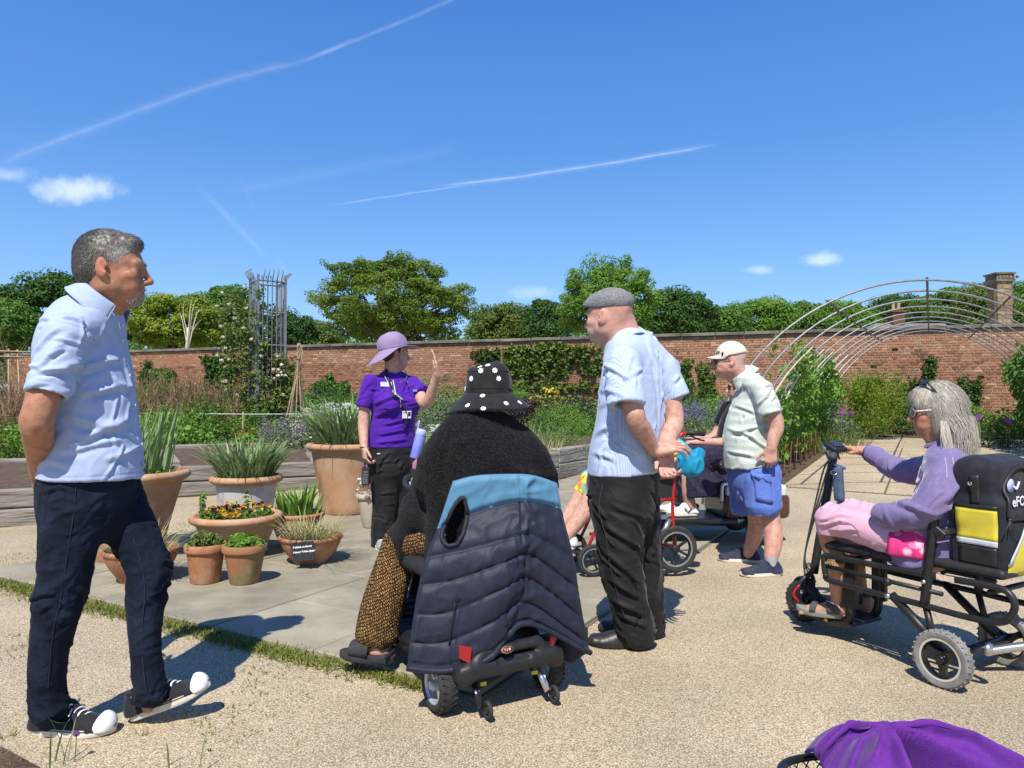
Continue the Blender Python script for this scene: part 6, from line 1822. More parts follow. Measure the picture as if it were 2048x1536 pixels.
# --- the man in the flat cap
def striped_shirt_mat(name,a,b,pitch,fd):
 """fine woven stripes that run down the cloth"""
 m=cloth(name,a,None,wr=(30,0.25,0.006),weave=0.08)
 N,L,bs=nodes_of(m)
 tc=N.new('ShaderNodeTexCoord');sp=N.new('ShaderNodeVectorMath');sp.operation='DOT_PRODUCT';sp.inputs[1].default_value=fd
 L.new(tc.outputs['Object'],sp.inputs[0])
 ml=N.new('ShaderNodeMath');ml.operation='MULTIPLY';ml.inputs[1].default_value=2*math.pi/pitch;L.new(sp.outputs['Value'],ml.inputs[0])
 sn=N.new('ShaderNodeMath');sn.operation='SINE';L.new(ml.outputs[0],sn.inputs[0])
 mr=N.new('ShaderNodeMapRange');mr.inputs[1].default_value=-0.3;mr.inputs[2].default_value=0.6;L.new(sn.outputs[0],mr.inputs[0])
 mx=N.new('ShaderNodeMix');mx.data_type='RGBA';mx.inputs[6].default_value=a+(1,);mx.inputs[7].default_value=b+(1,)
 L.new(mr.outputs[0],mx.inputs[0]);L.new(mx.outputs[2],bs.inputs['Base Color'])
 return m
M_BLACKNYLON=mat('black_trouser',(0.010,0.0095,0.0115),(0.016,0.015,0.018),scale=8,rough=0.68,spec=0.22,sheen=0.1,bump=(26,0.4,0.006,0.8),bump2=(900,0.1,0.001))
def man_in_flat_cap():
 t=thing('person','man in tweed flat cap and blue striped shirt with hands clasped behind','person',(0.52,3.42,0))
 Y0=3.42;A=lambda px,py,Y=Y0:at(px,py,Y)
 F=unit((-0.86,0.50,0));RT=basis(F);sd_=RT[:,0]
 M_SHIRT=striped_shirt_mat('blue_stripe_shirt',(0.34,0.43,0.62),(0.46,0.525,0.64),0.0058,tuple(unit((0.6,0.8,0.0))))
 hc,hR,hs=A(1217,634,3.42),basis((-0.78,0.62,-0.05)),1.06
 S=Solid()
 head_solid(S,hc,hR,hs,nose=0.9,jaw=1.08,neck_to=A(1243,692,3.42),neck_r=(0.064,0.070),age=0.8,cheek=1.1)
 S.cap(A(1250,645,3.41),A(1262,690,3.41),0.050,0.066,0.03)
 S.secs([(A(1255,720),0.13,0.075),(A(1255,800),0.15,0.11),(A(1250,900),0.15,0.12),(A(1248,990),0.16,0.12)],sd_,0.03)
 limb(S,[A(1230,990,3.34),A(1250,1150,3.36),A(1268,1250,3.385),A(1270,1272,3.39)],[0.08,0.055,0.035,0.032])
 limb(S,[A(1275,990,3.50),A(1296,1150,3.52),A(1298,1240,3.54),A(1296,1258,3.55)],[0.08,0.055,0.035,0.032])
 sh,el,wr=A(1252,722,3.20),A(1268,828,3.14),A(1307,900,3.25)
 limb(S,[sh,el,el*0.55+wr*0.45,wr],[0.052,0.046,0.042,0.030],0.02)
 S.ell(el+np.array((0.006,-0.022,0)),(0.03,0.026,0.032),None,0.02)
 hand_solid(S,wr,unit(A(1350,893,3.27)-wr),unit(np.array((0.1,0.5,-1.0))),np.array((-0.3,0.2,0.6)),1.06,(12,30,22),thumb=(0.3,0.9,0.1),tcurl=10)
 sh2,el2,wr2=A(1335,745,3.44),A(1349,838,3.42),A(1328,900,3.32)
 limb(S,[sh2,el2,el2*0.5+wr2*0.5,wr2],[0.042,0.044,0.044,0.033],0.02)
 hand_solid(S,wr2,unit(A(1334,948,3.27)-wr2),unit(np.array((0.35,-1.0,0.25))),np.array((-0.9,0,-0.2)),1.08,curls=[(30,30,15),(38,35,20),(42,40,22),(38,40,25)],thumb=(0.62,0.75,0.35),tcurl=15)
 V,Fq=S.mesh(0.0048)
 pig=face_pigment(V,hc,hR,hs,flush=(0.52,0.2,0.15),beard=((0.50,0.44,0.40),0.45))
 L=to_local(V,hc,hR,hs)
 hb=np.clip((0.02-L[:,1])/0.02,0,1)*np.clip((L[:,2]+0.075)/0.02,0,1)*(np.linalg.norm(L,axis=1)<0.16)*(0.35+0.4*vnoise(V*260))*(np.abs(L[:,0])<0.0795)
 a=(hb*0.55)[:,None];pig[:,:3]=pig[:,:3]*(1-a)+np.array((0.30,0.24,0.20))*a;pig[:,3]=np.maximum(pig[:,3],hb*0.55)
 obj('body',(V,Fq),M_SKIN_PINK,t,pig=pig)
 # ---- tweed flat cap
 M_TWEED=mat('grey_tweed',(0.085,0.085,0.09),(0.26,0.26,0.265),scale=330,rough=0.95,bump=(420,0.5,0.003),contrast=(0.4,0.6),detail=2)
 S=Solid();H=lambda x,y,z:hc+hR@(np.array((x,y,z))*hs)
 S.ell(H(0,-0.016,0.060),np.array((0.086,0.108,0.066))*hs,hR,0)
 S.ell(H(0,0.062,0.056),np.array((0.073,0.066,0.038))*hs,hR@rotm((1,0,0),-20),0.035)
 S.ell(H(0,0.108,0.028),np.array((0.068,0.050,0.0085))*hs,hR@rotm((1,0,0),-20),0.010)
 S.plane(H(0,0,0.028),hR@np.array((0,0.26,-1.0)),0.006)
 S.ell(H(0,-0.014,0.022),np.array((0.077,0.098,0.060))*hs,hR,0.0,'-')
 V,Fq=S.mesh(0.0042,2);N=normals(V,Fq)
 V=V+N*(0.004*(fbm(V*28,2)-0.5))[:,None]
 cp=obj('flat_cap',(V,Fq),M_TWEED,t)
 M_CHK=mat('tweed_check',(0.42,0.42,0.41),rough=0.95)
 L3=to_local(V,hc,hR,hs);N=normals(V,Fq)
 for x in(-0.075,-0.02,0.04):
  pts=[H(x,y,0.2)for y in np.linspace(-0.1,0.08,9)]
  seam(cp,spline(snap(V,[H(x,y,0.045+0.08*math.sqrt(max(0,1-(y/0.125)**2))*math.sqrt(max(0.05,1-(x/0.09)**2)))for y in np.linspace(-0.10,0.09,9)],N,0.0008),2),M_CHK,0.0010,'check_line')
 for y in(-0.07,0.0,0.06):
  seam(cp,spline(snap(V,[H(x,y,0.045+0.08*math.sqrt(max(0.02,1-(x/0.088)**2))*math.sqrt(max(0.1,1-(y/0.125)**2)))for x in np.linspace(-0.084,0.084,9)],N,0.0008),2),M_CHK,0.0010,'check_line')
  # ---- shirt
 S=Solid()
 S.secs([(A(1252,668),0.068,0.062),(A(1258,690),0.13,0.085),(A(1265,725),0.190,0.120),(A(1264,780),0.196,0.140),(A(1258,850),0.188,0.152),(A(1248,920),0.184,0.160),(A(1246,985),0.184,0.160)],sd_,0.0)
 S.cap(A(1252,700,3.34),A(1247,722,3.22),0.05,0.072,0.05);S.cap(A(1285,692,3.44),A(1322,733,3.46),0.062,0.070,0.05)
 c1=A(1253,812,3.13);S.sec(A(1247,728,3.20),c1,(0.078,0.078),(0.084,0.076),F,0.02,'+',True)
 c2=A(1352,798,3.44);S.sec(A(1328,745,3.46),c2,(0.070,0.070),(0.068,0.066),F,0.025,'+',True)
 for c_,s_ in((c1,A(1247,728,3.20)),(c2,A(1328,745,3.46))):S.cap(c_+unit(s_-c_)*0.05,c_+unit(c_-s_)*0.05,0.048,0.056,0.0,'-')
 S.plane(A(1245,946),unit((0.05,0,-1.0)))
 S.sec(A(1250,925),A(1250,1000),(0.165,0.142),(0.178,0.155),sd_,0.0,'-')
 V,Fq=S.mesh(0.006,2);N=normals(V,Fq)
 dsp=0.007*ridges(V,unit((0.3,0.1,0.9)),8,1.6,13.3)+0.002*ridges(V,(0.6,0,0.6),26,7,4.4)
 dsp+=folds(V,A,((1200,720,1262,772,0.010,0.012),(1230,762,1290,735,0.010,0.009),(1196,770,1250,800,0.011,0.010),(1175,880,1235,850,0.012,0.014),(1172,900,1240,925,0.012,0.010),(1180,850,1215,800,0.012,0.012),(1235,880,1290,920,0.011,0.010),(1215,860,1255,905,0.011,0.009)),3.2)
 dsp+=folds(V,A,((1292,700,1305,880,0.013,0.012),(1318,720,1322,870,0.012,0.010),(1338,770,1330,880,0.012,0.009),(1280,690,1290,780,0.012,0.008)),3.36,(-0.8,0.6,0))
 dsp=0.75*dsp+creases(V,N,75,(0.2,0.1,0.9),73);V=V+N*dsp[:,None];ob=obj('shirt',(V,Fq),M_SHIRT,t)
 collar(ob,A(1247,684),basis(unit((-0.80,0.60,0)))@rotm((1,0,0),-28),0.072,0.077,0.038,0.050,30,M_SHIRT,0.03,0.024)
 pc=A(1188,750,3.22);mb=MB();mb.sheet(lambda a,b:A(1182+a*30-b*4,738+b*62,3.245-0.012*math.sin(a*3)-0.03*(1-a)),6,6)
 # ---- trousers
 S=Solid()
 S.secs([(A(1248,930),0.178,0.155),(A(1246,970),0.180,0.165),(A(1246,1010),0.175,0.155),(A(1250,1040),0.14,0.11)],sd_,0.0)
 tube_leg(S,[(A(1232,1000,3.34),0.100,0.128),(A(1238,1080,3.34),0.098,0.112),(A(1244,1140,3.35),0.092,0.100),(A(1256,1200,3.37),0.086,0.090),(A(1270,1245,3.38),0.082,0.090),(A(1275,1268,3.385),0.082,0.088)],sd_,0.02)
 tube_leg(S,[(A(1270,1000,3.50),0.100,0.118),(A(1282,1080,3.51),0.096,0.098),(A(1288,1140,3.52),0.088,0.088),(A(1293,1200,3.53),0.084,0.080),(A(1298,1236,3.54),0.080,0.078),(A(1297,1254,3.545),0.078,0.078)],sd_,0.02)
 S.plane(A(1248,936),(0,0,1.0))
 V,Fq=S.mesh(0.0065,2);N=normals(V,Fq);z=V[:,2]
 k1=0.5+np.exp(-((z-0.15)/0.16)**2)+0.6*np.exp(-((z-0.5)/0.15)**2)
 dsp=0.008*k1*(ridges(V,unit((-0.55,0.4,0.55)),13,2.2,21.7)-0.25)+0.004*k1*ridges(V,unit((0.8,0.3,-0.4)),28,7,5.2)
 dsp+=folds(V,A,((1200,1040,1290,1105,0.012,0.010),(1200,1090,1285,1170,0.012,0.010),(1215,1150,1290,1205,0.011,0.013),(1222,1195,1300,1240,0.011,0.014),(1232,1228,1300,1258,0.010,0.013),(1215,1005,1300,1040,0.012,0.007)),3.28)
 dsp=dsp+creases(V,N,120,(-0.6,0.3,0.55),74,dep=(0.004,0.010));V=V+N*dsp[:,None];N=normals(V,Fq)
 tr=obj('trousers',(V,Fq),M_BLACKNYLON,t)
 seam(tr,spline(snap(V,[A(px,py,3.24)for px,py in((1190,965),(1196,1020),(1205,1080),(1215,1140),(1228,1195),(1240,1245))],N,0.0015),5),mat('black_thread',(0.03,0.03,0.035),rough=0.7),0.0026)
 # ---- shoes
 lm=mat('black_leather',(0.014,0.014,0.016),(0.028,0.027,0.027),scale=14,rough=0.42,bump=(60,0.25,0.003));rb=mat('black_rubber_sole',(0.012,0.012,0.012),rough=0.7)
 mats=dict(upper=lm,sole=rb,lace=lm,cap=lm,line=rb)
 h1=ground_at(1298,1294);shoe(t,h1,basis(unit((-1,0.10,0))),0.285,0.112,mats,'leather',hgt=0.088,sole_h=0.024)
 h2=ground_at(1312,1271);shoe(t,h2,basis(unit((-0.96,0.25,0))),0.285,0.11,mats,'leather',hgt=0.088,sole_h=0.024)
 return t
man_in_flat_cap()
# --- the woman in purple
M_HATLILAC=cloth('hat_lilac',(0.29,0.215,0.36),(0.26,0.19,0.325),wr=(30,0.2,0.004))
M_PLASTIC=mat('black_plastic',(0.012,0.012,0.013),(0.02,0.02,0.021),scale=40,rough=0.5,bump=(300,0.2,0.001))
M_RUBBER=mat('tyre_rubber',(0.018,0.018,0.018),(0.035,0.034,0.033),scale=20,rough=0.8,bump=(120,0.4,0.002))
M_WHITE=mat('white_plastic',(0.78,0.78,0.77),rough=0.4)
M_LENS=mat('dark_lens',(0.008,0.009,0.012),rough=0.08,spec=0.6)
def woman_in_purple():
 Y0=5.62;A=lambda px,py,Y=Y0:at(px,py,Y)
 gz=float(ground_z(Y0))
 t=thing('person','woman guide in purple shirt and lilac sun hat raising one hand','person',(-0.92,Y0,gz))
 F=unit((0.55,-0.83,0));RT=basis(F);sd_=RT[:,0]
 M_TEE=cloth('purple_jersey',(0.075,0.014,0.30),(0.062,0.010,0.26),wr=(26,0.3,0.006),weave=0.06)
 hc,hR,hs=A(791,708,5.62),basis((0.90,0.43,-0.06)),0.98
 S=Solid()
 head_solid(S,hc,hR,hs,nose=0.85,neck_to=A(782,752,5.63),neck_r=(0.055,0.060),cheek=1.12,jaw=1.02)
 S.secs([(A(784,775),0.15,0.08),(A(786,820),0.16,0.12),(A(785,890),0.16,0.12),(A(785,925),0.16,0.12)],sd_,0.03)
 sh,el,wr=A(733,782,5.52),A(727,845,5.50),A(728,894,5.44)
 limb(S,[sh,el,wr],[0.040,0.042,0.029],0.02)
 hand_solid(S,wr,(0.12,-0.05,-1.0),(0.9,0.45,0.1),(0.3,-0.9,0.1),0.95,(35,55,30))
 sh2,el2,wr2=A(832,778,5.62),A(853,806,5.50),A(874,752,5.36)
 limb(S,[sh2,el2,wr2],[0.048,0.046,0.030],0.02)
 hand_solid(S,wr2,unit((-0.13,0.03,1.0)),unit((-1.0,-0.12,0)),(0.1,-1.0,0.0),1.02,(5,7,5),spread=0.8,fr=0.0098,thumb=(0.55,0.85,0.15))
 V,Fq=S.mesh(0.0062)
 pig=face_pigment(V,hc,hR,hs,flush=(0.55,0.2,0.15))
 obj('body',(V,Fq),M_SKIN_FAIR,t,pig=pig)
 H=lambda x,y,z:hc+hR@(np.array((x,y,z))*hs)
 S=Solid();S.ell(H(0,-0.018,0.02),np.array((0.080,0.098,0.085))*hs,hR,0);S.ell(H(0,-0.058,-0.025),np.array((0.060,0.048,0.048))*hs,hR,0.02);S.plane(H(0,0.012,0),hR@np.array((0,1,-0.5)),0.01)
 for sx in(-1,1):S.ell(H(sx*0.09,-0.012,-0.008),np.array((0.03,0.024,0.036))*hs,hR,0.006,'-')
 obj('hair',S.mesh(0.006),mat('hair_dark',(0.012,0.010,0.009),(0.03,0.025,0.02),scale=60,rough=0.5,stretch=(3,3,0.5)),t)
 mb=MB()
 crown=[(0.112,0.030),(0.117,0.060),(0.116,0.100),(0.106,0.132),(0.080,0.155),(0.042,0.166),(0.0,0.168)]
 Rh=rotm((0,1,0),-11)@hR@rotm((1,0,0),4)
 mb.lathe([(r*0.98,z)for r,z in crown],H(0,-0.012,0.0),Rh[:,2],36,hint=Rh[:,1],sx=1,sy=1.0)
 V,Fq=np.array(mb.v),np.array([q for q in mb.f])
 V=V+normals(V,Fq)*(0.010*(ridges(V,Rh[:,0],16,4,3.3)-0.2))[:,None]
 hat=obj('sun_hat',(V,Fq),M_HATLILAC,t)
 def brim(a,b):
  ph=2*math.pi*a;d=np.array((math.cos(ph),math.sin(ph)))
  r=0.106+b*(0.072+0.016*max(0,d[1])+0.040*max(0,-d[1]))
  z=0.036-b*(0.018+0.085*max(0,-d[1])**1.5)+0.012*math.sin(3*ph+0.6)*b
  return H(0,-0.012,0)+Rh@np.array((d[0]*r,d[1]*r,z))
 mb=MB();mb.sheet(brim,49,8);obj('brim',thick(mb.data(),0.003),M_HATLILAC,hat)
 mb=MB();mb.tube([H(0,-0.012,0)+Rh@np.array((0.112*math.cos(p),0.112*math.sin(p),0.046))for p in np.linspace(0,2*math.pi,37)[:-1]],0.004,6,closed=True);mb.build('hat_band',M_HATLILAC,hat)
 mb=MB()
 for sx in(-1,1):mb.tube(spline([H(sx*0.085,0.01,0.02),H(sx*0.085,0.015,-0.06),H(sx*0.05,0.09,-0.17),A(816 if sx<0 else 800,765,5.45)],5),0.0028,5)
 mb.build('chin_cord',mat('cord_grey',(0.16,0.17,0.17),rough=0.8),hat)
 # ---- T-shirt
 S=Solid()
 S.secs([(A(783,748),0.062,0.055),(A(784,757),0.12,0.075),(A(785,772),0.175,0.098),(A(788,800),0.182,0.140),(A(789,815),0.180,0.152),(A(786,845),0.176,0.142),(A(784,875),0.182,0.146),(A(784,905),0.186,0.148)],sd_,0)
 for sx in(-1,1):S.ell(A(790,806)+RT@np.array((sx*0.085,0.085,0)),(0.085,0.085,0.075),RT,0.06)
 c1=A(727,815,5.50);S.sec(A(741,764,5.53),c1,(0.062,0.062),(0.064,0.060),F,0.03,'+',True)
 c2=A(842,787,5.57);S.sec(A(826,767,5.66),c2,(0.060,0.060),(0.062,0.062),(0,0,1.0),0.03,'+',True)
 S.plane(A(785,894),(0,0,-1.0))
 S.cap(A(783,735),A(784,765),0.062,0.060,0.004,'-')
 V,Fq=S.mesh(0.0075,2);N=normals(V,Fq)
 dsp=0.007*ridges(V,unit((1,0.2,0.25)),12,2.6,5.3)
 dsp+=folds(V,A,((742,808,800,790,0.014,0.012),(742,835,800,812,0.014,0.012),(745,870,830,858,0.012,0.009),(745,885,820,880,0.010,0.007),(718,790,742,762,0.012,0.008),(760,850,832,835,0.012,0.009)),5.45)
 dsp=dsp+creases(V,N,50,(0.9,0.2,0.2),75,w=(0.007,0.011));V=V+N*dsp[:,None];N=normals(V,Fq);tee=obj('t_shirt',(V,Fq),M_TEE,t)
 def plate(name,px,py,w,h,m,par=tee,Y=5.44,lift=0.006,label=None):
  p=snap(V,[A(px,py,Y)],N,lift)[0];n=unit(N[np.argmin(((V-p)**2).sum(1))]+F);Q=basis(n)
  mb=MB();mb.box(p,(w/2,0.0015,h/2),Q);return mb.build(name,m,par,smooth=False),p,Q
 _,p,Q=plate('name_badge',773,764,0.084,0.034,M_WHITE)
 mb=MB();mb.box(p+Q@np.array((0.015,0.0022,0.010)),(0.02,0.0006,0.003),Q);mb.build('print_line',mat('print_grey',(0.25,0.27,0.32),rough=0.7),tee,smooth=False)
 ob,p,Q=plate('embroidered_logo',819,768,0.030,0.018,mat('thread_blue',(0.10,0.22,0.62),rough=0.8),lift=0.002)
 lan=mat('lanyard_green',(0.30,0.42,0.36),(0.55,0.58,0.55),scale=40,rough=0.7)
 mb=MB()
 for pts in(((768,735),(778,755),(795,778),(811,793)),((798,742),(803,762),(808,780),(812,793)),((811,793),(815,806),(817,822))):
  q=snap(V,[A(px,py,5.40)for px,py in pts],N,0.008);mb.tube(spline(q,5),0.0052,5,flat=0.4)
 la=mb.build('lanyard',lan,t)
 _,p,Q=plate('pass_card',818,831,0.072,0.056,M_WHITE,la,lift=0.010)
 mb=MB();mb.box(p+Q@np.array((-0.020,0.0022,0.004)),(0.011,0.0006,0.016),Q);mb.build('pass_photo',mat('print_navy',(0.03,0.03,0.08),rough=0.6),la,smooth=False)
 mb=MB();mb.box(p+Q@np.array((0.014,0.0022,0.016)),(0.016,0.0006,0.004),Q);mb.build('print_line',MATS['print_grey'],la,smooth=False)
 mb=MB();q=[A(772,738,5.56)]+snap(V,[A(px,py,5.38)for px,py in((784,762),(803,785),(818,805),(828,835),(832,862))],N,0.006);mb.tube(spline(q,5),0.010,6,flat=0.3,hint=F);mb.build('shoulder_strap',M_PLASTIC,t)
 mb=MB();mb.tube([wr2+0.034*(np.array((math.cos(p),0.3*math.sin(p),math.sin(p)*0.25)))for p in np.linspace(0,6.28,20)[:-1]],0.004,5,closed=True);mb.build('bracelet',mat('bracelet_gold',(0.5,0.36,0.18),rough=0.4,metal=0.6),t)
 mb=MB();mb.tube([wr+0.031*(np.array((math.cos(p),math.sin(p),0)))for p in np.linspace(0,6.28,20)[:-1]],0.004,5,closed=True);mb.build('wristband',M_PLASTIC,t)
 # ---- trousers
 S=Solid()
 S.secs([(A(785,885),0.172,0.138),(A(784,915),0.186,0.148),(A(784,940),0.18,0.14),(A(786,958),0.14,0.10)],sd_,0)
 tube_leg(S,[(A(765,930,5.57),0.105,0.118),(A(769,990,5.57),0.096,0.100),(A(766,1040,5.56),0.084,0.088),(A(762,1080,5.56),0.078,0.084),(A(762,1091,5.56),0.078,0.084)],sd_,0.02)
 tube_leg(S,[(A(806,930,5.67),0.100,0.112),(A(806,990,5.68),0.090,0.094),(A(802,1040,5.69),0.080,0.084),(A(800,1078,5.70),0.076,0.080),(A(800,1088,5.70),0.076,0.080)],sd_,0.02)
 S.plane(A(785,890),(0,0,1.0))
 V,Fq=S.mesh(0.008,2);N=normals(V,Fq);V=V+N*(0.009*(ridges(V,unit((0.9,0.2,0.4)),13,2.4,8.1)-0.3)+creases(V,N,70,(0.8,0.1,0.4),76,w=(0.008,0.012),dep=(0.004,0.010)))[:,None]
 tr=obj('trousers',(V,Fq),M_BLACKNYLON,t)
 mb=MB();p=snap(V,[A(752,906,5.40)],normals(V,Fq),0.003)[0];mb.box(p,(0.020,0.001,0.004),RT);mb.build('trouser_tag',M_WHITE,tr,smooth=False)
 sm=dict(upper=cloth('grey_trainer',(0.30,0.30,0.31)),sole=M_WHITE,lace=MATS.get('white_lace')or M_WHITE,cap=M_WHITE,line=M_PLASTIC)
 shoe(t,A(760,1102,5.62)*np.array((1,1,0))+np.array((0,0,gz+0.02)),basis(unit((0.25,-0.95,0))),0.255,0.095,sm,'trainer',h=0.007)
 shoe(t,A(800,1102,5.72)*np.array((1,1,0))+np.array((0,0,gz+0.02)),basis(unit((0.55,-0.83,0))),0.255,0.095,sm,'trainer',h=0.007)
 # ---- held radio and hanging bottle
 c=A(732,952,5.40)
 r=thing('two_way_radio','black two way radio dangling from the hand of the woman in purple','radio',c)
 Q=basis(unit((-0.15,-1,0.05)))
 mb=MB();mb.box(c,(0.030,0.017,0.064),Q,bev=0.008);mb.build('body',M_PLASTIC,r,sharp=0.6)
 mb=MB();mb.tube([c+Q@np.array((0.014,0,0.06)),c+Q@np.array((0.012,0,0.10)),A(728,914,5.43)],[0.008,0.007,0.006],7);mb.build('antenna',M_PLASTIC,r)
 mb=MB();mb.tube([c+Q@np.array((0.013,0,0.068)),c+Q@np.array((0.013,0,0.080))],0.011,10);mb.build('colour_band',mat('band_purple',(0.12,0.03,0.45),rough=0.5),r)
 gk=mat('key_grey',(0.16,0.16,0.17),rough=0.6)
 for i in range(5):
  mb=MB();mb.box(c+Q@np.array((0,0.0175,0.035-i*0.011)),(0.020,0.0008,0.002),Q);mb.build('speaker_slot',gk,r,smooth=False)
 for i in range(9):
  mb=MB();mb.box(c+Q@np.array((-0.014+0.014*(i%3),0.0178,-0.022-(i//3)*0.014)),(0.005,0.001,0.004),Q);mb.build('key',gk,r,smooth=False)
 b0,b1=A(829,917,5.33),A(844,858,5.36);ax=unit(b1-b0);L=np.linalg.norm(b1-b0)
 b=thing('water_bottle','frosted lilac blue water bottle hanging at the hip of the woman in purple','bottle',b0)
 mb=MB();mb.lathe([(0,0),(0.034,0),(0.037,0.004),(0.037,L*0.74),(0.033,L*0.80)],b0,ax,24);mb.build('body',mat('bottle_lilac',(0.17,0.19,0.62),(0.22,0.25,0.68),scale=20,rough=0.35),b)
 mb=MB();mb.lathe([(0.036,L*0.78),(0.038,L*0.80),(0.038,L*0.93),(0.030,L*0.99),(0,L)],b0,ax,24);mb.build('lid',mat('lid_periwinkle',(0.36,0.40,0.78),rough=0.4),b)
 mb=MB();mb.tube(spline([b1-ax*0.02+np.array((-0.03,0,0)),b1+np.array((-0.02,0,0.06)),A(832,855,5.40)],4),0.006,6);mb.build('carry_loop',MATS['lid_periwinkle'],b)
woman_in_purple()
# --- the man in the cream cap
def man_in_cream_cap():
 Y0=4.97;A=lambda px,py,Y=Y0:at(px,py,Y)
 t=thing('person','elderly man in cream cap pale print shirt and blue shorts leaning forward','person',(1.66,Y0,0))
 F=unit((-0.98,0.12,0));RT=basis(F);sd_=RT[:,0]
 m=M_SHIRT=cloth('sage_print',(0.50,0.545,0.50),None,wr=(28,0.25,0.006),weave=0.08)
 N_,L_,b_=nodes_of(m);tc=N_.new('ShaderNodeTexCoord')
 wv=N_.new('ShaderNodeTexWave');wv.bands_direction='Z';wv.inputs['Scale'].default_value=5.5;wv.inputs['Distortion'].default_value=0.6;L_.new(tc.outputs['Object'],wv.inputs['Vector'])
 nz=N_.new('ShaderNodeTexNoise');nz.inputs['Scale'].default_value=18;nz.inputs['Detail'].default_value=8;L_.new(tc.outputs['Object'],nz.inputs['Vector'])
 r1=N_.new('ShaderNodeMapRange');r1.inputs[1].default_value=0.4;r1.inputs[2].default_value=0.6;L_.new(wv.outputs['Fac'],r1.inputs[0])
 mx=N_.new('ShaderNodeMix');mx.data_type='RGBA';mx.inputs[6].default_value=(0.52,0.57,0.52,1);mx.inputs[7].default_value=(0.44,0.48,0.43,1);L_.new(r1.outputs[0],mx.inputs[0])
 r2=N_.new('ShaderNodeMapRange');r2.inputs[1].default_value=0.60;r2.inputs[2].default_value=0.66;r2.inputs[4].default_value=0.6;L_.new(nz.outputs['Fac'],r2.inputs[0])
 m2=N_.new('ShaderNodeMix');m2.data_type='RGBA';m2.inputs[7].default_value=(0.30,0.32,0.29,1);L_.new(r2.outputs[0],m2.inputs[0]);L_.new(mx.outputs[2],m2.inputs[6]);L_.new(m2.outputs[2],b_.inputs['Base Color'])
 hc,hR,hs=A(1459,722,4.96),basis((-0.95,0.28,-0.06)),0.98
 S=Solid()
 head_solid(S,hc,hR,hs,nose=1.05,jaw=1.05,neck_to=A(1487,760,4.97),neck_r=(0.060,0.066),age=1.0,cheek=1.05,chin=0.98)
 S.secs([(A(1510,790),0.12,0.08),(A(1503,840),0.14,0.12),(A(1500,900),0.14,0.13),(A(1505,950),0.14,0.12)],sd_,0.03)
 k1,a1=A(1512,1030,5.10),A(1496,1106,5.16);k2,a2=A(1541,1035,4.86),A(1541,1122,4.80)
 limb(S,[A(1490,960,5.05),k1,(k1+a1)/2+np.array((0.02,0.0,0)),a1],[0.085,0.060,0.056,0.038])
 limb(S,[A(1528,960,4.88),k2,(k2+a2)/2+np.array((0.02,0.0,0)),a2],[0.085,0.062,0.060,0.042])
 sh,el,wr=A(1527,778,4.76),A(1553,846,4.74),A(1543,896,4.72)
 limb(S,[sh,el,el*0.4+wr*0.6,wr],[0.050,0.047,0.040,0.032],0.02)
 hand_solid(S,wr,unit((-0.12,-0.02,-1.0)),unit((0.25,1.0,0)),(-1.0,0,0),0.98,(38,55,30))
 sh2,el2,wr2=A(1500,790,5.16),A(1475,850,5.18),A(1462,905,5.15)
 limb(S,[sh2,el2,wr2],[0.048,0.042,0.03],0.02);hand_solid(S,wr2,(-0.1,0,-1),(0.2,-1,0),(-1,0,0),0.98,(30,40,20))
 V,Fq=S.mesh(0.0056);pig=face_pigment(V,hc,hR,hs,flush=(0.52,0.2,0.14),eye=False)
 L=to_local(V,hc,hR,hs);hb=np.clip((0.0-L[:,1])/0.015,0,1)*np.clip((L[:,2]+0.055)/0.015,0,1)*(np.linalg.norm(L,axis=1)<0.15)*(0.4+0.5*vnoise(V*300))*(np.abs(L[:,0])<0.0785)
 a=np.clip(hb,0,0.85)[:,None];pig[:,:3]=pig[:,:3]*(1-a)+np.array((0.50,0.46,0.42))*a;pig[:,3]=np.maximum(pig[:,3],a[:,0])
 obj('body',(V,Fq),M_SKIN_PINK,t,pig=pig)
 H=lambda x,y,z:hc+hR@(np.array((x,y,z))*hs)
 glasses(t,hc,hR,hs,M_PLASTIC,M_LENS,hh=0.017,y=0.103)
 M_CAP=cloth('cream_twill',(0.64,0.57,0.45),(0.60,0.53,0.42),wr=(30,0.15,0.004))
 S=Solid();S.ell(H(0,-0.014,0.035),np.array((0.088,0.108,0.104))*hs,hR,0);S.plane(H(0,0,0.032),hR@np.array((0,-0.16,-1.0)),0.004);S.ell(H(0,-0.012,0.02),np.array((0.079,0.098,0.09))*hs,hR,0,'-')
 V,Fq=S.mesh(0.0056,2);cap=obj('baseball_cap',(V,Fq),M_CAP,t);N=normals(V,Fq)
 mb=MB();mb.sheet(lambda a,b:H(0,-0.014,0.03)+hR@(np.array(((0.086-0.012*b)*math.cos(math.pi*(0.06+0.88*a)),0.105*math.sin(math.pi*(0.06+0.88*a))+b*0.062*math.sin(math.pi*(0.06+0.88*a))**0.6,0.012-0.008*b-0.022*(math.cos(math.pi*a))**2*(0.3+b*0.7)))*hs),25,7)
 obj('peak',thick(mb.data(),0.003),M_CAP,cap)
 mark=mat('print_charcoal',(0.10,0.10,0.10),rough=0.8)
 pr=lambda ang,z:H(0,0,0)+hR@(np.array((-0.20*math.sin(ang),0.20*math.cos(ang),z))*hs)
 for i,(a0,a1_,z0,z1)in enumerate(((0.35,0.75,0.115,0.118),(0.3,0.8,0.10,0.103),(0.4,0.9,0.085,0.089),(0.3,0.45,0.07,0.12),(0.5,0.62,0.075,0.118),(0.66,0.8,0.07,0.11),(0.35,0.85,0.072,0.075))):
  seam(cap,spline(snap(V,[pr(a0+(a1_-a0)*k,z0+(z1-z0)*k+0.006*math.sin(k*15+i))for k in np.linspace(0,1,7)],N,0.0008),2),mark,0.0014,'cap_print')
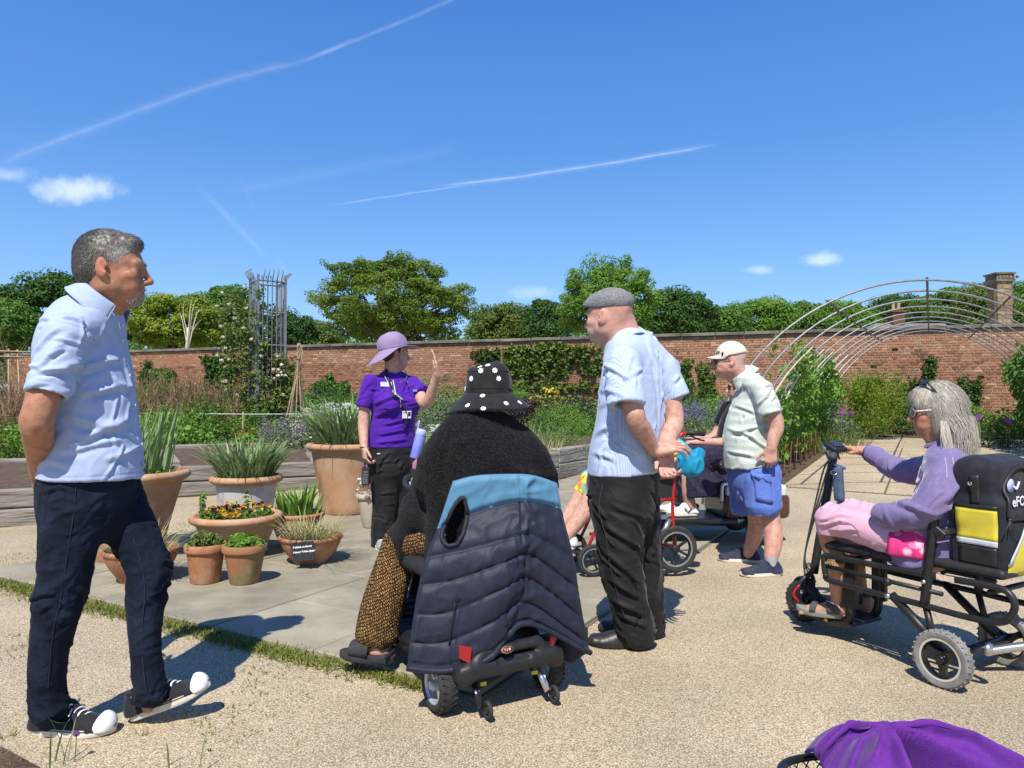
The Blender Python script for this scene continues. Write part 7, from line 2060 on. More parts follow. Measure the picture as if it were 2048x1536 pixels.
 for ang in(0,1.05,2.1,-1.05,-2.1,3.14):seam(cap,spline(snap(V,[H(0,-0.014,0.035)+hR@(np.array((0.088*math.sin(ang)*math.cos(e),0.108*math.cos(ang)*math.cos(e),0.104*math.sin(e)))*hs)for e in np.linspace(0.1,1.5,8)],N,0.0004),2),M_CAP,0.0012,'cap_seam')
 mb=MB();p=snap(V,[pr(1.1,0.055)],N,0.001)[0];mb.box(p,(0.010,0.002,0.012),basis(unit((0.2,-1,0))));mb.build('cap_badge',M_PLASTIC,cap,smooth=False)
 # ---- shirt
 S=Solid()
 S.secs([(A(1490,748),0.062,0.062),(A(1497,762),0.115,0.080),(A(1507,785),0.165,0.105),(A(1506,815),0.175,0.140),(A(1500,860),0.178,0.172),(A(1499,900),0.182,0.176),(A(1503,945),0.185,0.172)],sd_,0)
 S.cap(A(1503,765,4.86),A(1524,780,4.78),0.05,0.062,0.05);S.cap(A(1498,770,5.08),A(1498,785,5.16),0.05,0.06,0.04)
 c1=A(1541,829,4.735);S.sec(A(1525,782,4.77),c1,(0.068,0.068),(0.070,0.072),F,0.02,'+',True);S.cap(c1-unit(c1-A(1525,782,4.77))*0.04,c1+unit(c1-A(1525,782,4.77))*0.05,0.050,0.058,0,'-')
 S.sec(A(1498,788,5.16),A(1483,835,5.18),(0.064,0.064),(0.066,0.066),F,0.02,'+',True)
 S.plane(A(1500,932),unit((0.10,0,-1.0)))
 V,Fq=S.mesh(0.0072,2);N=normals(V,Fq)
 dsp=0.006*ridges(V,unit((0.5,0,0.7)),10,2.0,33.1)+folds(V,A,((1462,800,1520,830,0.012,0.010),(1452,850,1520,880,0.013,0.011),(1455,900,1515,915,0.012,0.010),(1500,870,1552,910,0.012,0.010),(1508,812,1540,770,0.010,0.010),(1460,870,1530,850,0.011,0.009)),4.78)
 dsp=dsp+creases(V,N,60,(0.6,0,0.6),77,w=(0.007,0.011));V=V+N*dsp[:,None];ob=obj('shirt',(V,Fq),M_SHIRT,t)
 collar(ob,A(1489,756),basis(F)@rotm((1,0,0),-38),0.080,0.086,0.045,0.050,36,M_SHIRT,0.028,0.022,n=36)
 # ---- shorts
 M_SH=cloth('cornflower_cotton',(0.11,0.18,0.50),(0.09,0.15,0.44),wr=(22,0.3,0.006))
 S=Solid()
 S.secs([(A(1505,915),0.165,0.150),(A(1508,950),0.178,0.168),(A(1508,975),0.16,0.13)],sd_,0)
 tube_leg(S,[(A(1487,950,5.06),0.10,0.115),(A(1489,990,5.08),0.100,0.108),(A(1490,1017,5.09),0.100,0.106)],sd_,0.02)
 tube_leg(S,[(A(1524,950,4.87),0.105,0.125),(A(1526,990,4.86),0.105,0.118),(A(1526,1018,4.85),0.106,0.116)],sd_,0.02)
 S.plane(A(1505,918),(0,0,1.0))
 S.cap(A(1490,1000,5.09),A(1490,1040,5.09),0.070,0.074,0,'-');S.cap(A(1526,1000,4.85),A(1526,1040,4.85),0.074,0.078,0,'-')
 V,Fq=S.mesh(0.0075,2);N=normals(V,Fq);V=V+N*(0.008*(ridges(V,unit((0.2,0.1,1)),12,3,6.6)-0.5)+creases(V,N,60,(0.3,0,1),78,w=(0.007,0.011),dep=(0.004,0.010)))[:,None];N=normals(V,Fq)
 so=obj('shorts',(V,Fq),M_SH,t)
 mb=MB();mb.sheet(lambda a,b:snap(V,[A(1504+50*a,945+8*a+b*55,4.70)],N,0.005)[0],8,8);obj('cargo_pocket',thick(mb.data(),0.006),M_SH,so)
 mb=MB();mb.sheet(lambda a,b:snap(V,[A(1503+52*a,943+8*a+b*17,4.70)],N,0.009)[0],8,4);obj('pocket_flap',thick(mb.data(),0.005),M_SH,so)
 # ---- trainers
 sm=dict(upper=cloth('navy_trainer',(0.022,0.025,0.045),(0.04,0.045,0.07),wr=(60,0.4,0.004)),sole=mat('rubber_offwhite2',(0.62,0.58,0.48),rough=0.6),lace=mat('lace_navy',(0.02,0.02,0.04),rough=0.8),cap=M_WHITE,line=M_PLASTIC)
 for(heel,dirn,an)in((ground_at(1517,1124),(-1,0.14,0),a1),(ground_at(1561,1150),(-0.98,-0.15,0),a2)):
  Rq=basis(unit(dirn));shoe(t,heel,Rq,0.285,0.108,sm,'trainer',hgt=0.088,sole_h=0.026,h=0.0065)
  c=heel+Rq@np.array((0,0.066,0));mb=MB();mb.lathe([(0.036,0.06),(0.040,0.10),(0.041,0.125)],c,n=18);mb.build('sock',mat('sock_grey',(0.35,0.35,0.36),rough=0.9),t)
man_in_cream_cap()
# --- scooters and the wheelchair
M_PAINT=mat('black_gloss_paint',(0.010,0.010,0.011),rough=0.28,spec=0.5,bump=(200,0.05,0.001))
M_SATIN=mat('black_satin_steel',(0.012,0.012,0.013),(0.02,0.02,0.02),scale=30,rough=0.42)
M_STEEL=mat('bare_steel',(0.5,0.5,0.5),(0.62,0.62,0.61),scale=30,rough=0.28,metal=0.9)
M_SILVER=mat('silver_paint',(0.46,0.46,0.47),rough=0.35,metal=0.5)
M_RED=mat('red_paint',(0.36,0.012,0.016),rough=0.3,spec=0.5,coat=0.3)
M_REDLENS=mat('red_reflector',(0.27,0.008,0.010),rough=0.2,spec=0.6,bump=(300,0.4,0.002))
M_BLUEP=mat('blue_paint',(0.03,0.12,0.45),rough=0.3,coat=0.3)
M_GREYTYRE=mat('grey_tyre',(0.16,0.155,0.145),(0.23,0.225,0.21),scale=25,rough=0.85,bump=(90,0.5,0.003))
M_VINYL=mat('black_vinyl',(0.016,0.016,0.017),(0.022,0.022,0.023),scale=40,rough=0.55,bump=(180,0.3,0.002))
def wheel(parent,c,axis,R,w,spokes=3,rim_m=None,tyre_m=None,sw=0.016,hub=0.02,treads=0,rr=0.68,dish=0.0,out=1,ring_m=None,spoke_taper=1.0):
 """tyre, rim, spokes and hub round an axle; out is the side along the axis that faces out"""
 c=np.asarray(c,float);Q=frame(axis)
 rim_m,tyre_m=rim_m or M_PAINT,tyre_m or M_RUBBER
 ri=R*rr;mb=MB()
 prof=[(ri,-w*0.40),(ri+(R-ri)*0.35,-w*0.5),(R-w*0.20,-w*0.48),(R-w*0.05,-w*0.30),(R,0),(R-w*0.05,w*0.30),(R-w*0.20,w*0.48),(ri+(R-ri)*0.35,w*0.5),(ri,w*0.40),(ri,-w*0.40)]
 mb.lathe(prof,c,Q[:,2],44);ty=mb.build('tyre',tyre_m,parent,sharp=0.7)
 if treads:
  for i in range(treads):
   a=2*math.pi*i/treads
   for s in(-1,1):
    d=Q@np.array((math.cos(a+s*0.04),math.sin(a+s*0.04),0));m=MB();m.box(c+d*(R-0.0026)+Q[:,2]*s*w*0.22,(0.0025,w*0.20,0.0028),np.stack((np.cross(Q[:,2],d),Q[:,2],d),1)@rotm((0,0,1),s*25));m.build('tread_block',tyre_m,ty,smooth=False)
 rm=MB();rm.lathe([(ri*0.90,-w*0.30),(ri*1.01,-w*0.42),(ri*1.01,w*0.42),(ri*0.90,w*0.30),(ri*0.90,-w*0.30)],c,Q[:,2],36);rim=rm.build('rim',rim_m,parent,sharp=0.7)
 if ring_m:
  m=MB();m.lathe([(ri*0.93,w*0.43*out),(ri*1.03,w*0.445*out)],c,Q[:,2],36);m.build('rim_ring',ring_m,rim)
 for i in range(spokes):
  a=2*math.pi*i/spokes+0.5;d=Q@np.array((math.cos(a),math.sin(a),0));s=np.cross(Q[:,2],d)
  m=MB();p0,p1=c+d*hub*0.6+Q[:,2]*dish,c+d*ri*0.95
  m.rings([[p+s*x*k+Q[:,2]*y for x,y in((-sw,-w*0.16),(sw,-w*0.16),(sw,w*0.2*1),(-sw,w*0.2))]for p,k in((p0,spoke_taper),((p0+p1)/2,0.8),(p1,1.0))],True,True);m.build('spoke',rim_m,rim,sharp=0.6)
 m=MB();m.lathe([(0,-w*0.5),(hub,-w*0.5),(hub,w*0.42),(hub*0.8,w*0.52),(0,w*0.54)]if out>0 else[(0,-w*0.54),(hub*0.8,-w*0.52),(hub,-w*0.42),(hub,w*0.5),(0,w*0.5)],c,Q[:,2],18);m.build('hub',rim_m,rim,sharp=0.7)
 return ty
def mobility_scooter():
 r,h,u=np.array((0.866,0.5,0)),np.array((-0.5,0.866,0)),np.array((0,0,1.0))
 o=np.array((-0.065,2.82,0));P=lambda x,y,z:o+r*x+h*y+u*z;Q=np.stack((r,h,u),1)
 t=thing('mobility_scooter','black mobility scooter with dark quilted vest hung over its seat','mobility scooter',o)
 for sx in(-1,1):wheel(t,P(sx*0.235,0,0.102),r,0.102,0.072,5,M_SILVER,M_RUBBER,sw=0.010,hub=0.018,treads=26,rr=0.66,out=sx)
 for sx in(-1,1):wheel(t,P(sx*0.17,0.80,0.095),r,0.095,0.062,5,M_SILVER,M_RUBBER,sw=0.010,hub=0.018,rr=0.66,out=sx)
 mb=MB();mb.tube([P(-0.22,0,0.102),P(0.22,0,0.102)],0.012,8);mb.build('axle',M_STEEL,t)
 S=Solid();S.box(P(0,0.06,0.215),(0.175,0.165,0.072),Q,0.05);S.box(P(0,0.10,0.285),(0.145,0.12,0.045),Q,0.04,0.02);S.plane(P(0,-0.06,0.22),Q@np.array((0,-1,0.45)),0.01)
 body=obj('rear_cowl',S.mesh(0.007),M_PAINT,t)
 S=Solid();S.box(P(0,-0.125,0.175),(0.20,0.028,0.030),Q,0.02);S.box(P(0,-0.120,0.235),(0.10,0.024,0.016),Q,0.014,0.02)
 for sx in(-1,1):S.cap(P(sx*0.115,-0.120,0.235),P(sx*0.185,-0.115,0.16),0.022,0.028,0.02);S.box(P(sx*0.195,-0.09,0.165),(0.03,0.06,0.035),Q,0.02,0.02)
 S.box(P(0,-0.155,0.200),(0.072,0.012,0.014),Q,0.006,0.004,'-')
 obj('bumper',S.mesh(0.006),M_PLASTIC,t)
 for sx in(-1,1):
  mb=MB();mb.add([P(sx*0.165,-0.105,0.262),P(sx*0.205,-0.083,0.270),P(sx*0.205,-0.086,0.225),P(sx*0.172,-0.106,0.205)],[(0,1,2,3)if sx>0 else(3,2,1,0)]);V,Fq=thick(mb.data(),0.008);obj('tail_reflector',(V+(-h)*0.022,Fq),M_REDLENS,t,smooth=False)
  mb=MB();mb.tube(spline([P(sx*0.10,-0.07,0.315),P(sx*0.17,-0.05,0.30),P(sx*0.205,0.06,0.285),P(sx*0.20,0.16,0.27)],4),0.014,6);mb.build('blue_trim',M_BLUEP,t)
 mb=MB();mb.tube([P(0.045,-0.085,0.335),P(0.045,-0.088,0.295)],0.010,6);mb.build('release_lever',mat('lever_yellow',(0.50,0.27,0.03),rough=0.5),t)
 c=P(-0.035,-0.155,0.238);Rq=Q@rotm((1,0,0),-28);n=Rq@np.array((0,-1.0,0))
 mb=MB();mb.lathe([(0,0.0),(1.0,0.0),(1.0,0.003),(0,0.004)],c,n,24,hint=u,sx=0.025,sy=0.013);mb.build('badge',mat('badge_gold',(0.55,0.42,0.16),rough=0.35,metal=0.6),t)
 mb=MB();mb.lathe([(0,0.0035),(1.0,0.0035),(1.0,0.005),(0,0.006)],c,n,24,hint=u,sx=0.0215,sy=0.0105);bf=mb.build('badge_field',mat('badge_maroon',(0.09,0.008,0.015),rough=0.3),t)
 text('N',c+n*0.0065+Rq@np.array((-0.014,0,-0.006)),np.stack((Rq[:,0],Rq[:,2],n),1),0.018,mat('badge_pink',(0.65,0.30,0.32),rough=0.5),bf)
 mb=MB();mb.lathe([(0,0),(0.0055,0),(0.0055,0.001),(0,0.001)],c+n*0.006+Rq@np.array((0.008,0,0)),n,14);mb.build('badge_dot',MATS['badge_pink'],bf)
 for sx in(-1,1):
  mb=MB();mb.tube([P(sx*0.135,-0.05,0.15),P(sx*0.142,-0.155,0.055)],0.013,8);arm=mb.build('anti_tip_arm',M_STEEL if sx>0 else M_PAINT,t)
  wheel(arm,P(sx*0.142+0.022,-0.165,0.042),r,0.032,0.014,0,M_PLASTIC,M_RUBBER,hub=0.012,rr=0.6)
  mb=MB();mb.lathe([(0,0),(0.010,0),(0.010,0.001),(0,0.001)],P(sx*0.142,-0.123,0.097)-h*0.0,-h*0.7+u*0.7,12);mb.build('warning_sticker',M_WHITE,arm)
  mb=MB();mb.box(P(sx*0.11,-0.11,0.115),(0.012,0.004,0.007),Q);mb.build('sticker',mat('sticker_yellow',(0.6,0.5,0.05),rough=0.5),t,smooth=False)
 S=Solid();S.box(P(0,0.46,0.115),(0.235,0.25,0.022),Q,0.02);S.box(P(0,0.78,0.16),(0.15,0.10,0.07),Q,0.05,0.05)
 for sx in(-1,1):S.box(P(sx*0.185,0.27,0.16),(0.07,0.10,0.045),Q,0.035,0.03)
 obj('floor_cowl',S.mesh(0.008),M_PAINT,t)
 mb=MB();mb.box(P(0,0.47,0.140),(0.19,0.21,0.004),Q);mb.build('foot_mat',M_RUBBER,t,smooth=False)
 top=at(848,985,3.44);bot=P(0,0.80,0.22)
 mb=MB();mb.tube([bot,bot*0.4+top*0.6,top],[0.034,0.030,0.034],10);mb.build('tiller',M_PAINT,t)
 S=Solid();S.box(top+np.array((0.02,0,0.01)),(0.055,0.035,0.045),Q@rotm((1,0,0),25),0.025);obj('control_head',S.mesh(0.006),M_PLASTIC,t)
 mb=MB();mb.tube(spline([top+r*0.03,at(842,982,3.33),at(815,974,3.35),at(810,960,3.40),at(822,952,3.47),at(850,954,3.53),top+r*0.12+h*0.05+u*0.06],6),0.012,10);mb.build('delta_handle',M_VINYL,t)
 mb=MB();mb.lathe([(0,0),(0.013,0),(0.013,0.02),(0,0.021)],top+np.array((0.0,-0.05,-0.02)),(0,-1,0.2),12);mb.build('knob',M_STEEL,t)
 mb=MB();mb.tube([P(0,0.20,0.25),P(0,0.24,0.44)],0.03,12);mb.build('seat_post',M_STEEL,t)
 S=Solid();S.box(P(0,0.30,0.475),(0.225,0.215,0.035),Q,0.03);obj('seat',S.mesh(0.008),M_VINYL,t)
 S=Solid();S.box(P(0.075,0.060,0.61),(0.165,0.028,0.185),Q@rotm((1,0,0),8),0.028);obj('backrest',S.mesh(0.008),M_VINYL,t)
 mb=MB();mb.tube([P(0,0.12,0.44),P(0,0.07,0.55)],0.022,8);mb.build('back_bracket',M_STEEL,t)
 b0=at(832,1008,3.62);ax=unit(at(838,920,3.62)-b0);L=np.linalg.norm(at(838,920,3.62)-b0)
 mb=MB();mb.lathe([(0.036,0.0),(0.040,0.002),(0.041,0.06)],b0-ax*0.008,ax,18);mb.tube([b0-ax*0.0,top-np.array((0,0,0.03))],0.006,5);mb.build('bottle_holder',M_PLASTIC,t)
 b=thing('drinks_bottle','clear pink drinks bottle with black collar by the scooter handle','bottle',b0)
 mb=MB();mb.lathe([(0,0),(0.030,0),(0.033,0.004),(0.033,L*0.72),(0.028,L*0.78)],b0,ax,22);mb.build('body',mat('bottle_pink',(0.62,0.42,0.46),rough=0.2),b)
 mb=MB();mb.lathe([(0.034,L*0.70),(0.036,L*0.71),(0.036,L*0.80),(0.030,L*0.81)],b0,ax,22);mb.build('collar',M_PLASTIC,b)
 mb=MB();mb.lathe([(0.031,L*0.80),(0.032,L*0.93),(0.022,L*0.99),(0,L)],b0,ax,22);mb.build('lid',mat('lid_rose',(0.35,0.12,0.20),rough=0.2),b)
 mb=MB();mb.tube(spline([b0+ax*L*0.5+np.array((-0.033,-0.02,0)),b0+ax*L*0.35+np.array((-0.01,-0.045,0)),b0+ax*L*0.1+np.array((0.02,-0.04,0))],5),0.008,6);mb.build('wrist_strap',mat('strap_blue',(0.2,0.38,0.75),rough=0.6),b)
mobility_scooter()
def quilted_vest():
 """the padded vest: a sheet laid over the seat back, seen from behind"""
 rows=[[(906,962,2.752),(950,951,2.758),(1005,948,2.778),(1065,950,2.80),(1113,966,2.845)],[(874,1058,2.75),(935,1030,2.76),(1005,1009,2.775),(1064,1004,2.80),(1122,1018,2.84)],[(852,1116,2.70),(930,1100,2.70),(1010,1080,2.715),(1062,1070,2.765),(1146,1116,2.82)],[(838,1170,2.68),(912,1158,2.68),(1005,1126,2.69),(1058,1108,2.76),(1156,1178,2.82)],[(828,1228,2.66),(902,1222,2.665),(998,1180,2.67),(1054,1154,2.76),(1166,1236,2.82)],[(820,1284,2.645),(893,1282,2.655),(985,1242,2.66),(1048,1202,2.76),(1174,1284,2.83)],[(814,1338,2.635),(890,1344,2.645),(970,1322,2.655),(1046,1246,2.765),(1181,1306,2.83)]]
 G=np.array([[at(*p)for p in r]for r in rows])
 nv,nu=97,97
 mid=[np.array(spline(list(G[i]),24))for i in range(7)]
 cols=np.stack(mid)
 full=np.stack([np.array(spline(list(cols[:,j]),16))for j in range(nu)],1)
 v=np.linspace(0,1,nv)[:,None]*np.ones((1,nu));w=np.linspace(0,1,nu)[None,:]*np.ones((nv,1))
 F=np.array([(i*nu+j,i*nu+j+1,(i+1)*nu+j+1,(i+1)*nu+j)for i in range(nv-1)for j in range(nu-1)])
 P=full.reshape(-1,3);N=normals(P,F)
 if(N@np.array((0,-1.0,0))).mean()<0:F=F[:,::-1];N=-N
 yoke=16/96+0*w
 sv=np.where(v<yoke,0.5,(v-yoke)/(1-yoke)*5.0)
 seamy=np.abs(np.sin(np.pi*sv))**0.38
 vert=np.exp(-((w-0.27-0.03*v)/0.012)**2)*(v>0.62)+np.exp(-((w-0.64)/0.010)**2)*(v<0.4)*0.7
 puff=0.017*np.where(v<yoke,np.minimum(1,np.minimum(v/0.03+0.3,(yoke-v)/0.025+0.05)),seamy)-0.010*vert
 edge=np.minimum(np.minimum(w,1-w)/0.03,(1-v)/0.02);puff=puff*np.clip(edge,0.25,1)
 hem=np.exp(-((v-0.955)/0.006)**2);puff=puff-0.010*hem
 k=ridges(P,unit((0.1,0.1,1)),30,9,3.2).reshape(nv,nu);k2=ridges(P,unit((1,0.3,0.4)),22,5,8.2).reshape(nv,nu)
 pinch=np.exp(-((w-0.68)/0.10)**2)
 puff=puff+(0.0045*k+0.0045*k2)*(1+2.0*pinch)
 t=thing('quilted_vest','navy quilted vest with light blue yoke draped over the scooter seat','vest',at(1000,1180,2.75))
 W=P+N*puff.reshape(-1)[:,None];B=P-N*0.012
 ah=((w-0.165)/0.085)**2+((v-0.175-0.12*w)/0.112)**2<1
 ahf=ah.reshape(-1);keep=~(ahf[F].sum(1)>=3)
 Vt=np.concatenate((W,B));Fk=F[keep];Fb=Fk[:,::-1]+len(P)
 cnt={}
 for q in Fk:
  for i in range(4):cnt[(q[i],q[(i+1)%4])]=1
 side=np.array([(b,a,a+len(P),b+len(P))for(a,b)in cnt if(b,a)not in cnt])
 allF=np.concatenate((Fk,Fb,side))
 yk=(v<yoke+0.002).reshape(-1)
 mi=np.where(np.concatenate((yk[Fk].sum(1)>=4,np.zeros(len(Fb)+len(side),bool))),1,0)
 NV=cloth('navy_polyester',(0.014,0.017,0.032),(0.020,0.024,0.042),wr=(40,0.25,0.004),rough=0.55,sheen=0.1,weave=0.05)
 LB=cloth('sky_polyester',(0.085,0.215,0.33),(0.075,0.19,0.30),wr=(30,0.2,0.004),rough=0.55,weave=0.05)
 o=obj('shell',(Vt,allF),[NV,LB],t,midx=mi)
 ring=[(0.165+0.087*math.cos(a),0.175+0.12*(0.165+0.087*math.cos(a))+0.115*math.sin(a))for a in np.linspace(0,2*math.pi,40)[:-1]]
 pts=[W[int(np.clip(y,0,1)*96)*nu+int(np.clip(x,0,1)*96)]+N[int(np.clip(y,0,1)*96)*nu+int(np.clip(x,0,1)*96)]*0.004 for x,y in ring]
 mb=MB();mb.tube(spline(pts,2,True),0.008,7,closed=True);mb.build('armhole_binding',mat('navy_binding',(0.010,0.011,0.018),rough=0.7),t)
 mb=MB();pr=[W[int(i)*nu+26]+N[int(i)*nu+26]*0.003 for i in np.linspace(60,82,8)];mb.tube(pr,0.0035,5);mb.build('pocket_zip',MATS['navy_binding'],t)
 pw=[W[95*nu+j]+N[95*nu+j]*0.004 for j in range(0,nu,3)];mb=MB();mb.tube(pw,0.012,7);mb.build('hem_roll',NV,t)
 mb=MB();mb.sheet(lambda a,b:at(1110+66*a,1235+20*a+b*(70-15*abs(a-0.5)*2+10*math.sin(a*5)),2.90+0.05*b),10,8);obj('inner_panel',thick(mb.data(),0.02),NV,t)
quilted_vest()
def folding_scooter():
 """three wheeled folding scooter with a seat"""
 h=unit((-0.50,0.866,0));r=np.array((h[1],-h[0],0));u=np.array((0,0,1.0));Q=np.stack((r,h,u),1)
 o=np.array((1.934,3.045,0));P=lambda x,y,z:o+r*x+h*y+u*z
 t=thing('folding_scooter','black three wheeled folding scooter carrying the grey haired woman','mobility scooter',o)
 ringm=mat('rim_cream',(0.62,0.57,0.45),rough=0.35,metal=0.3)
 for sx in(-1,1):wheel(t,P(sx*0.245,0,0.115),r,0.115,0.050,3,M_PAINT,M_GREYTYRE,sw=0.016,hub=0.020,treads=30,rr=0.70,out=sx,ring_m=ringm,spoke_taper=1.2)
 wheel(t,P(0.02,0.86,0.105),r,0.105,0.050,5,M_PAINT,M_RUBBER,sw=0.010,hub=0.04,treads=24,rr=0.62,out=-1)
 def tube(name,pts,rr,m=M_SATIN,n=10,s=True,**k):
  mb=MB();mb.tube(spline(pts,6)if s and len(pts)>2 else pts,rr,n,**k);return mb.build(name,m,t)
 tube('rear_axle',[P(-0.22,0,0.115),P(0.22,0,0.115)],0.020)
 tube('hitch_bar',[P(0.055,-0.02,0.10),P(0.16,-0.10,0.125),P(0.30,-0.22,0.15)],0.018,M_STEEL)
 mb=MB();mb.lathe([(0,-0.02),(0.022,-0.016),(0.030,0),(0.022,0.016),(0,0.02)],P(0.055,-0.02,0.108),h,16);mb.build('hitch_boss',M_STEEL,t)
 for sx in(-1,1):
  tube('rear_strut',[P(sx*0.20,0.02,0.13),P(sx*0.20,0.24,0.31)],0.019)
  mb=MB();mb.tube([P(sx*0.20,0.055,0.15),P(sx*0.20,0.09,0.29)],0.014,8);mb.build('strut_brace',M_SATIN,t)
  mb=MB();mb.lathe([(0,-0.004),(0.011,-0.004),(0.011,0.004),(0,0.005)],P(sx*0.222,0.245,0.305),r*sx,12);mb.build('pivot_bolt',M_STEEL,t)
 for sx in(-1,1):
  x=sx*0.205
  tube('side_frame',[P(x,0.565,0.33),P(x,0.57,0.39),P(x,0.545,0.420),P(x,0.30,0.422),P(x,0.02,0.430),P(x,-0.18,0.435),P(x,-0.235,0.415),P(x,-0.245,0.365),P(x,-0.205,0.310),P(x,-0.09,0.295),P(x,0.15,0.300),P(x,0.52,0.305),P(x,0.565,0.33)],0.014,n=8)
  tube('mid_rail',[P(x,0.55,0.370),P(x,0.02,0.362)],0.010,n=8,s=False)
  tube('back_upright',[P(x,0.095,0.29),P(x,0.065,0.54),P(x,0.035,0.775)],0.022,n=4)
  mb=MB();mb.lathe([(0,-0.003),(0.009,-0.003),(0.009,0.004),(0,0.005)],P(x+sx*0.02,0.085,0.40),r*sx,12);mb.build('frame_bolt',M_STEEL,t)
  mb=MB();mb.lathe([(0,0),(0.016,0),(0.016,0.02),(0,0.022)],P(x,0.25,0.362),r*sx,12);mb.build('knob',M_PLASTIC,t)
 mb=MB();mb.box(P(-0.221,0.0,0.433),(0.001,0.035,0.011),Q);mb.build('instruction_sticker',mat('sticker_white',(0.7,0.66,0.6),(0.62,0.35,0.25),scale=60,rough=0.5),t,smooth=False)
 text('eFOLDi',P(-0.2205,0.555,0.384),np.stack((-h,u,-r),1),0.022,mat('letter_gold',(0.55,0.45,0.2),rough=0.4),t)
 for z in(0.55,0.755):tube('back_crossbar',[P(-0.205,0.065-(z-0.54)*0.13,z),P(0.205,0.065-(z-0.54)*0.13,z)],0.011,n=8,s=False)
 tube('seat_crossbar',[P(-0.205,0.50,0.40),P(0.205,0.50,0.40)],0.012,n=8,s=False);tube('seat_crossbar',[P(-0.205,-0.16,0.41),P(0.205,-0.16,0.41)],0.012,n=8,s=False)
 S=Solid();S.box(P(0,0.36,0.465),(0.195,0.23,0.022),Q,0.02);obj('seat',S.mesh(0.007),M_VINYL,t)
 S=Solid();S.box(P(0,-0.05,0.478),(0.19,0.155,0.020),Q,0.018);obj('rear_deck',S.mesh(0.007),M_VINYL,t)
 for sx in(-1,1):
  x=sx*0.105
  tube('deck_rail',[P(x,0.50,0.40),P(x,0.50,0.20),P(x,0.515,0.120),P(x,0.57,0.088),P(x,0.72,0.088),P(x*0.5,0.86,0.10)],0.020,n=6)
 mb=MB();mb.box(P(0,0.66,0.095),(0.115,0.17,0.010),Q,bev=0.006);mb.build('footboard',M_SATIN,t,smooth=False)
 mb=MB();mb.box(P(-0.112,0.50,0.30),(0.014,0.035,0.12),Q,bev=0.006);mb.build('hinge_plate',M_SATIN,t,smooth=False)
 mb=MB();mb.box(P(0.112,0.50,0.30),(0.014,0.035,0.12),Q,bev=0.006);mb.build('hinge_plate',M_SATIN,t,smooth=False)
 mb=MB();mb.lathe([(0,0),(0.010,0),(0.010,0.003),(0,0.004)],P(-0.128,0.62,0.092),-r,12);mb.build('deck_stud',MATS['badge_gold'],t)
 top=at(1668,905,3.73);col=P(0.02,0.80,0.26)
 for sx in(-1,1):tube('fork_blade',[P(0.02+sx*0.05,0.86,0.105),P(0.02+sx*0.055,0.845,0.20),P(0.02,0.82,0.26)],0.012,n=8)
 tube('mudguard',[P(0.02,0.93,0.16),P(0.02,0.885,0.222),P(0.02,0.80,0.215)],0.022,M_PLASTIC,8,flat=0.3)
 tube('steering_column',[col,col*0.5+top*0.5,top],0.021)
 mb=MB();mb.tube([col*0.55+top*0.45+u*0.0,col*0.45+top*0.55],0.028,10);mb.build('column_clamp',M_SATIN,t)
 mb=MB();mb.lathe([(0,0),(0.009,0),(0.011,0.02),(0,0.022)],col+np.array((-0.03,-0.03,0.05)),(-0.6,-0.6,0.2),10);mb.build('clamp_lever',M_STEEL,t)
 rb=unit((0.44,0.90,0));hb0,hb1=top-rb*0.20-u*0.01,top+rb*0.20+u*0.005
 tube('handlebar',[hb0,hb1],0.011,s=False)
 for(a,b)in((hb0,hb0+rb*0.10),(hb1,hb1-rb*0.10)):
  mb=MB();mb.tube([a-(b-a)*0.06,a,b,b+(b-a)*0.05],[0.019,0.0165,0.0165,0.020],12);mb.build('grip',mat('grip_grey',(0.05,0.05,0.052),rough=0.8,bump=(150,0.6,0.003)),t)
 S=Solid();S.box(top+u*0.028-h*0.01,(0.052,0.038,0.014),Q@rotm((1,0,0),28),0.01);obj('control_panel',S.mesh(0.004),M_PLASTIC,t)
 mb=MB();mb.box(top+u*0.044-h*0.016,(0.034,0.022,0.002),Q@rotm((1,0,0),28));mb.build('display',mat('display_glass',(0.03,0.035,0.04),rough=0.1,spec=0.6),t,smooth=False)
 mb=MB();mb.lathe([(0,0),(0.014,0),(0.016,0.025),(0,0.03)],top+h*0.035+u*0.02,h,14);mb.build('headlamp',M_STEEL,t)
 for k in range(3):
  tube('cable',[top-u*0.02+r*0.02*(k-1),top+h*0.05-u*0.12+r*0.03*(k-1),col+h*0.05+u*0.10,col+h*0.03-u*0.02+r*0.03*(k-1),P(0.02+0.04*(k-1),0.83,0.15)],0.0045,M_RUBBER,6)
 tube('brake_pipe',[P(-0.04,0.84,0.20),P(-0.06,0.86,0.15),P(-0.045,0.84,0.11)],0.007,M_RED,6)
 d=thing('denim_bag','narrow blue denim bag hanging from the scooter handlebar by a strap','bag',top-r*0.03-u*0.3)
 S=Solid();c=at(1677,968,3.66);S.box(c,(0.020,0.026,0.088),Q@rotm((1,0,0),-4),0.016);obj('pouch',S.mesh(0.006),mat('mid_denim',(0.045,0.075,0.13),(0.08,0.12,0.19),scale=30,rough=0.9,bump=(300,0.4,0.002)),d)
 mb=MB();mb.tube(spline([c+u*0.085-r*0.01,top-r*0.06+u*0.012+h*0.0,top-r*0.02-u*0.05,c+u*0.08-h*0.04],5),0.008,6,flat=0.3);mb.build('strap',MATS['mid_denim'],d)
 mb=MB();mb.tube([c-r*0.034+u*0.06+np.array((0.015*math.cos(a),0,0.012*math.sin(a)))for a in np.linspace(0,6.28,14)[:-1]],0.003,5,closed=True);mb.build('buckle',M_STEEL,d)
 # ---- the rucksack strapped behind the seat
 bk=thing('rucksack','black and yellow rucksack with reflective strips strapped behind the scooter seat','backpack',P(0,-0.06,0.50))
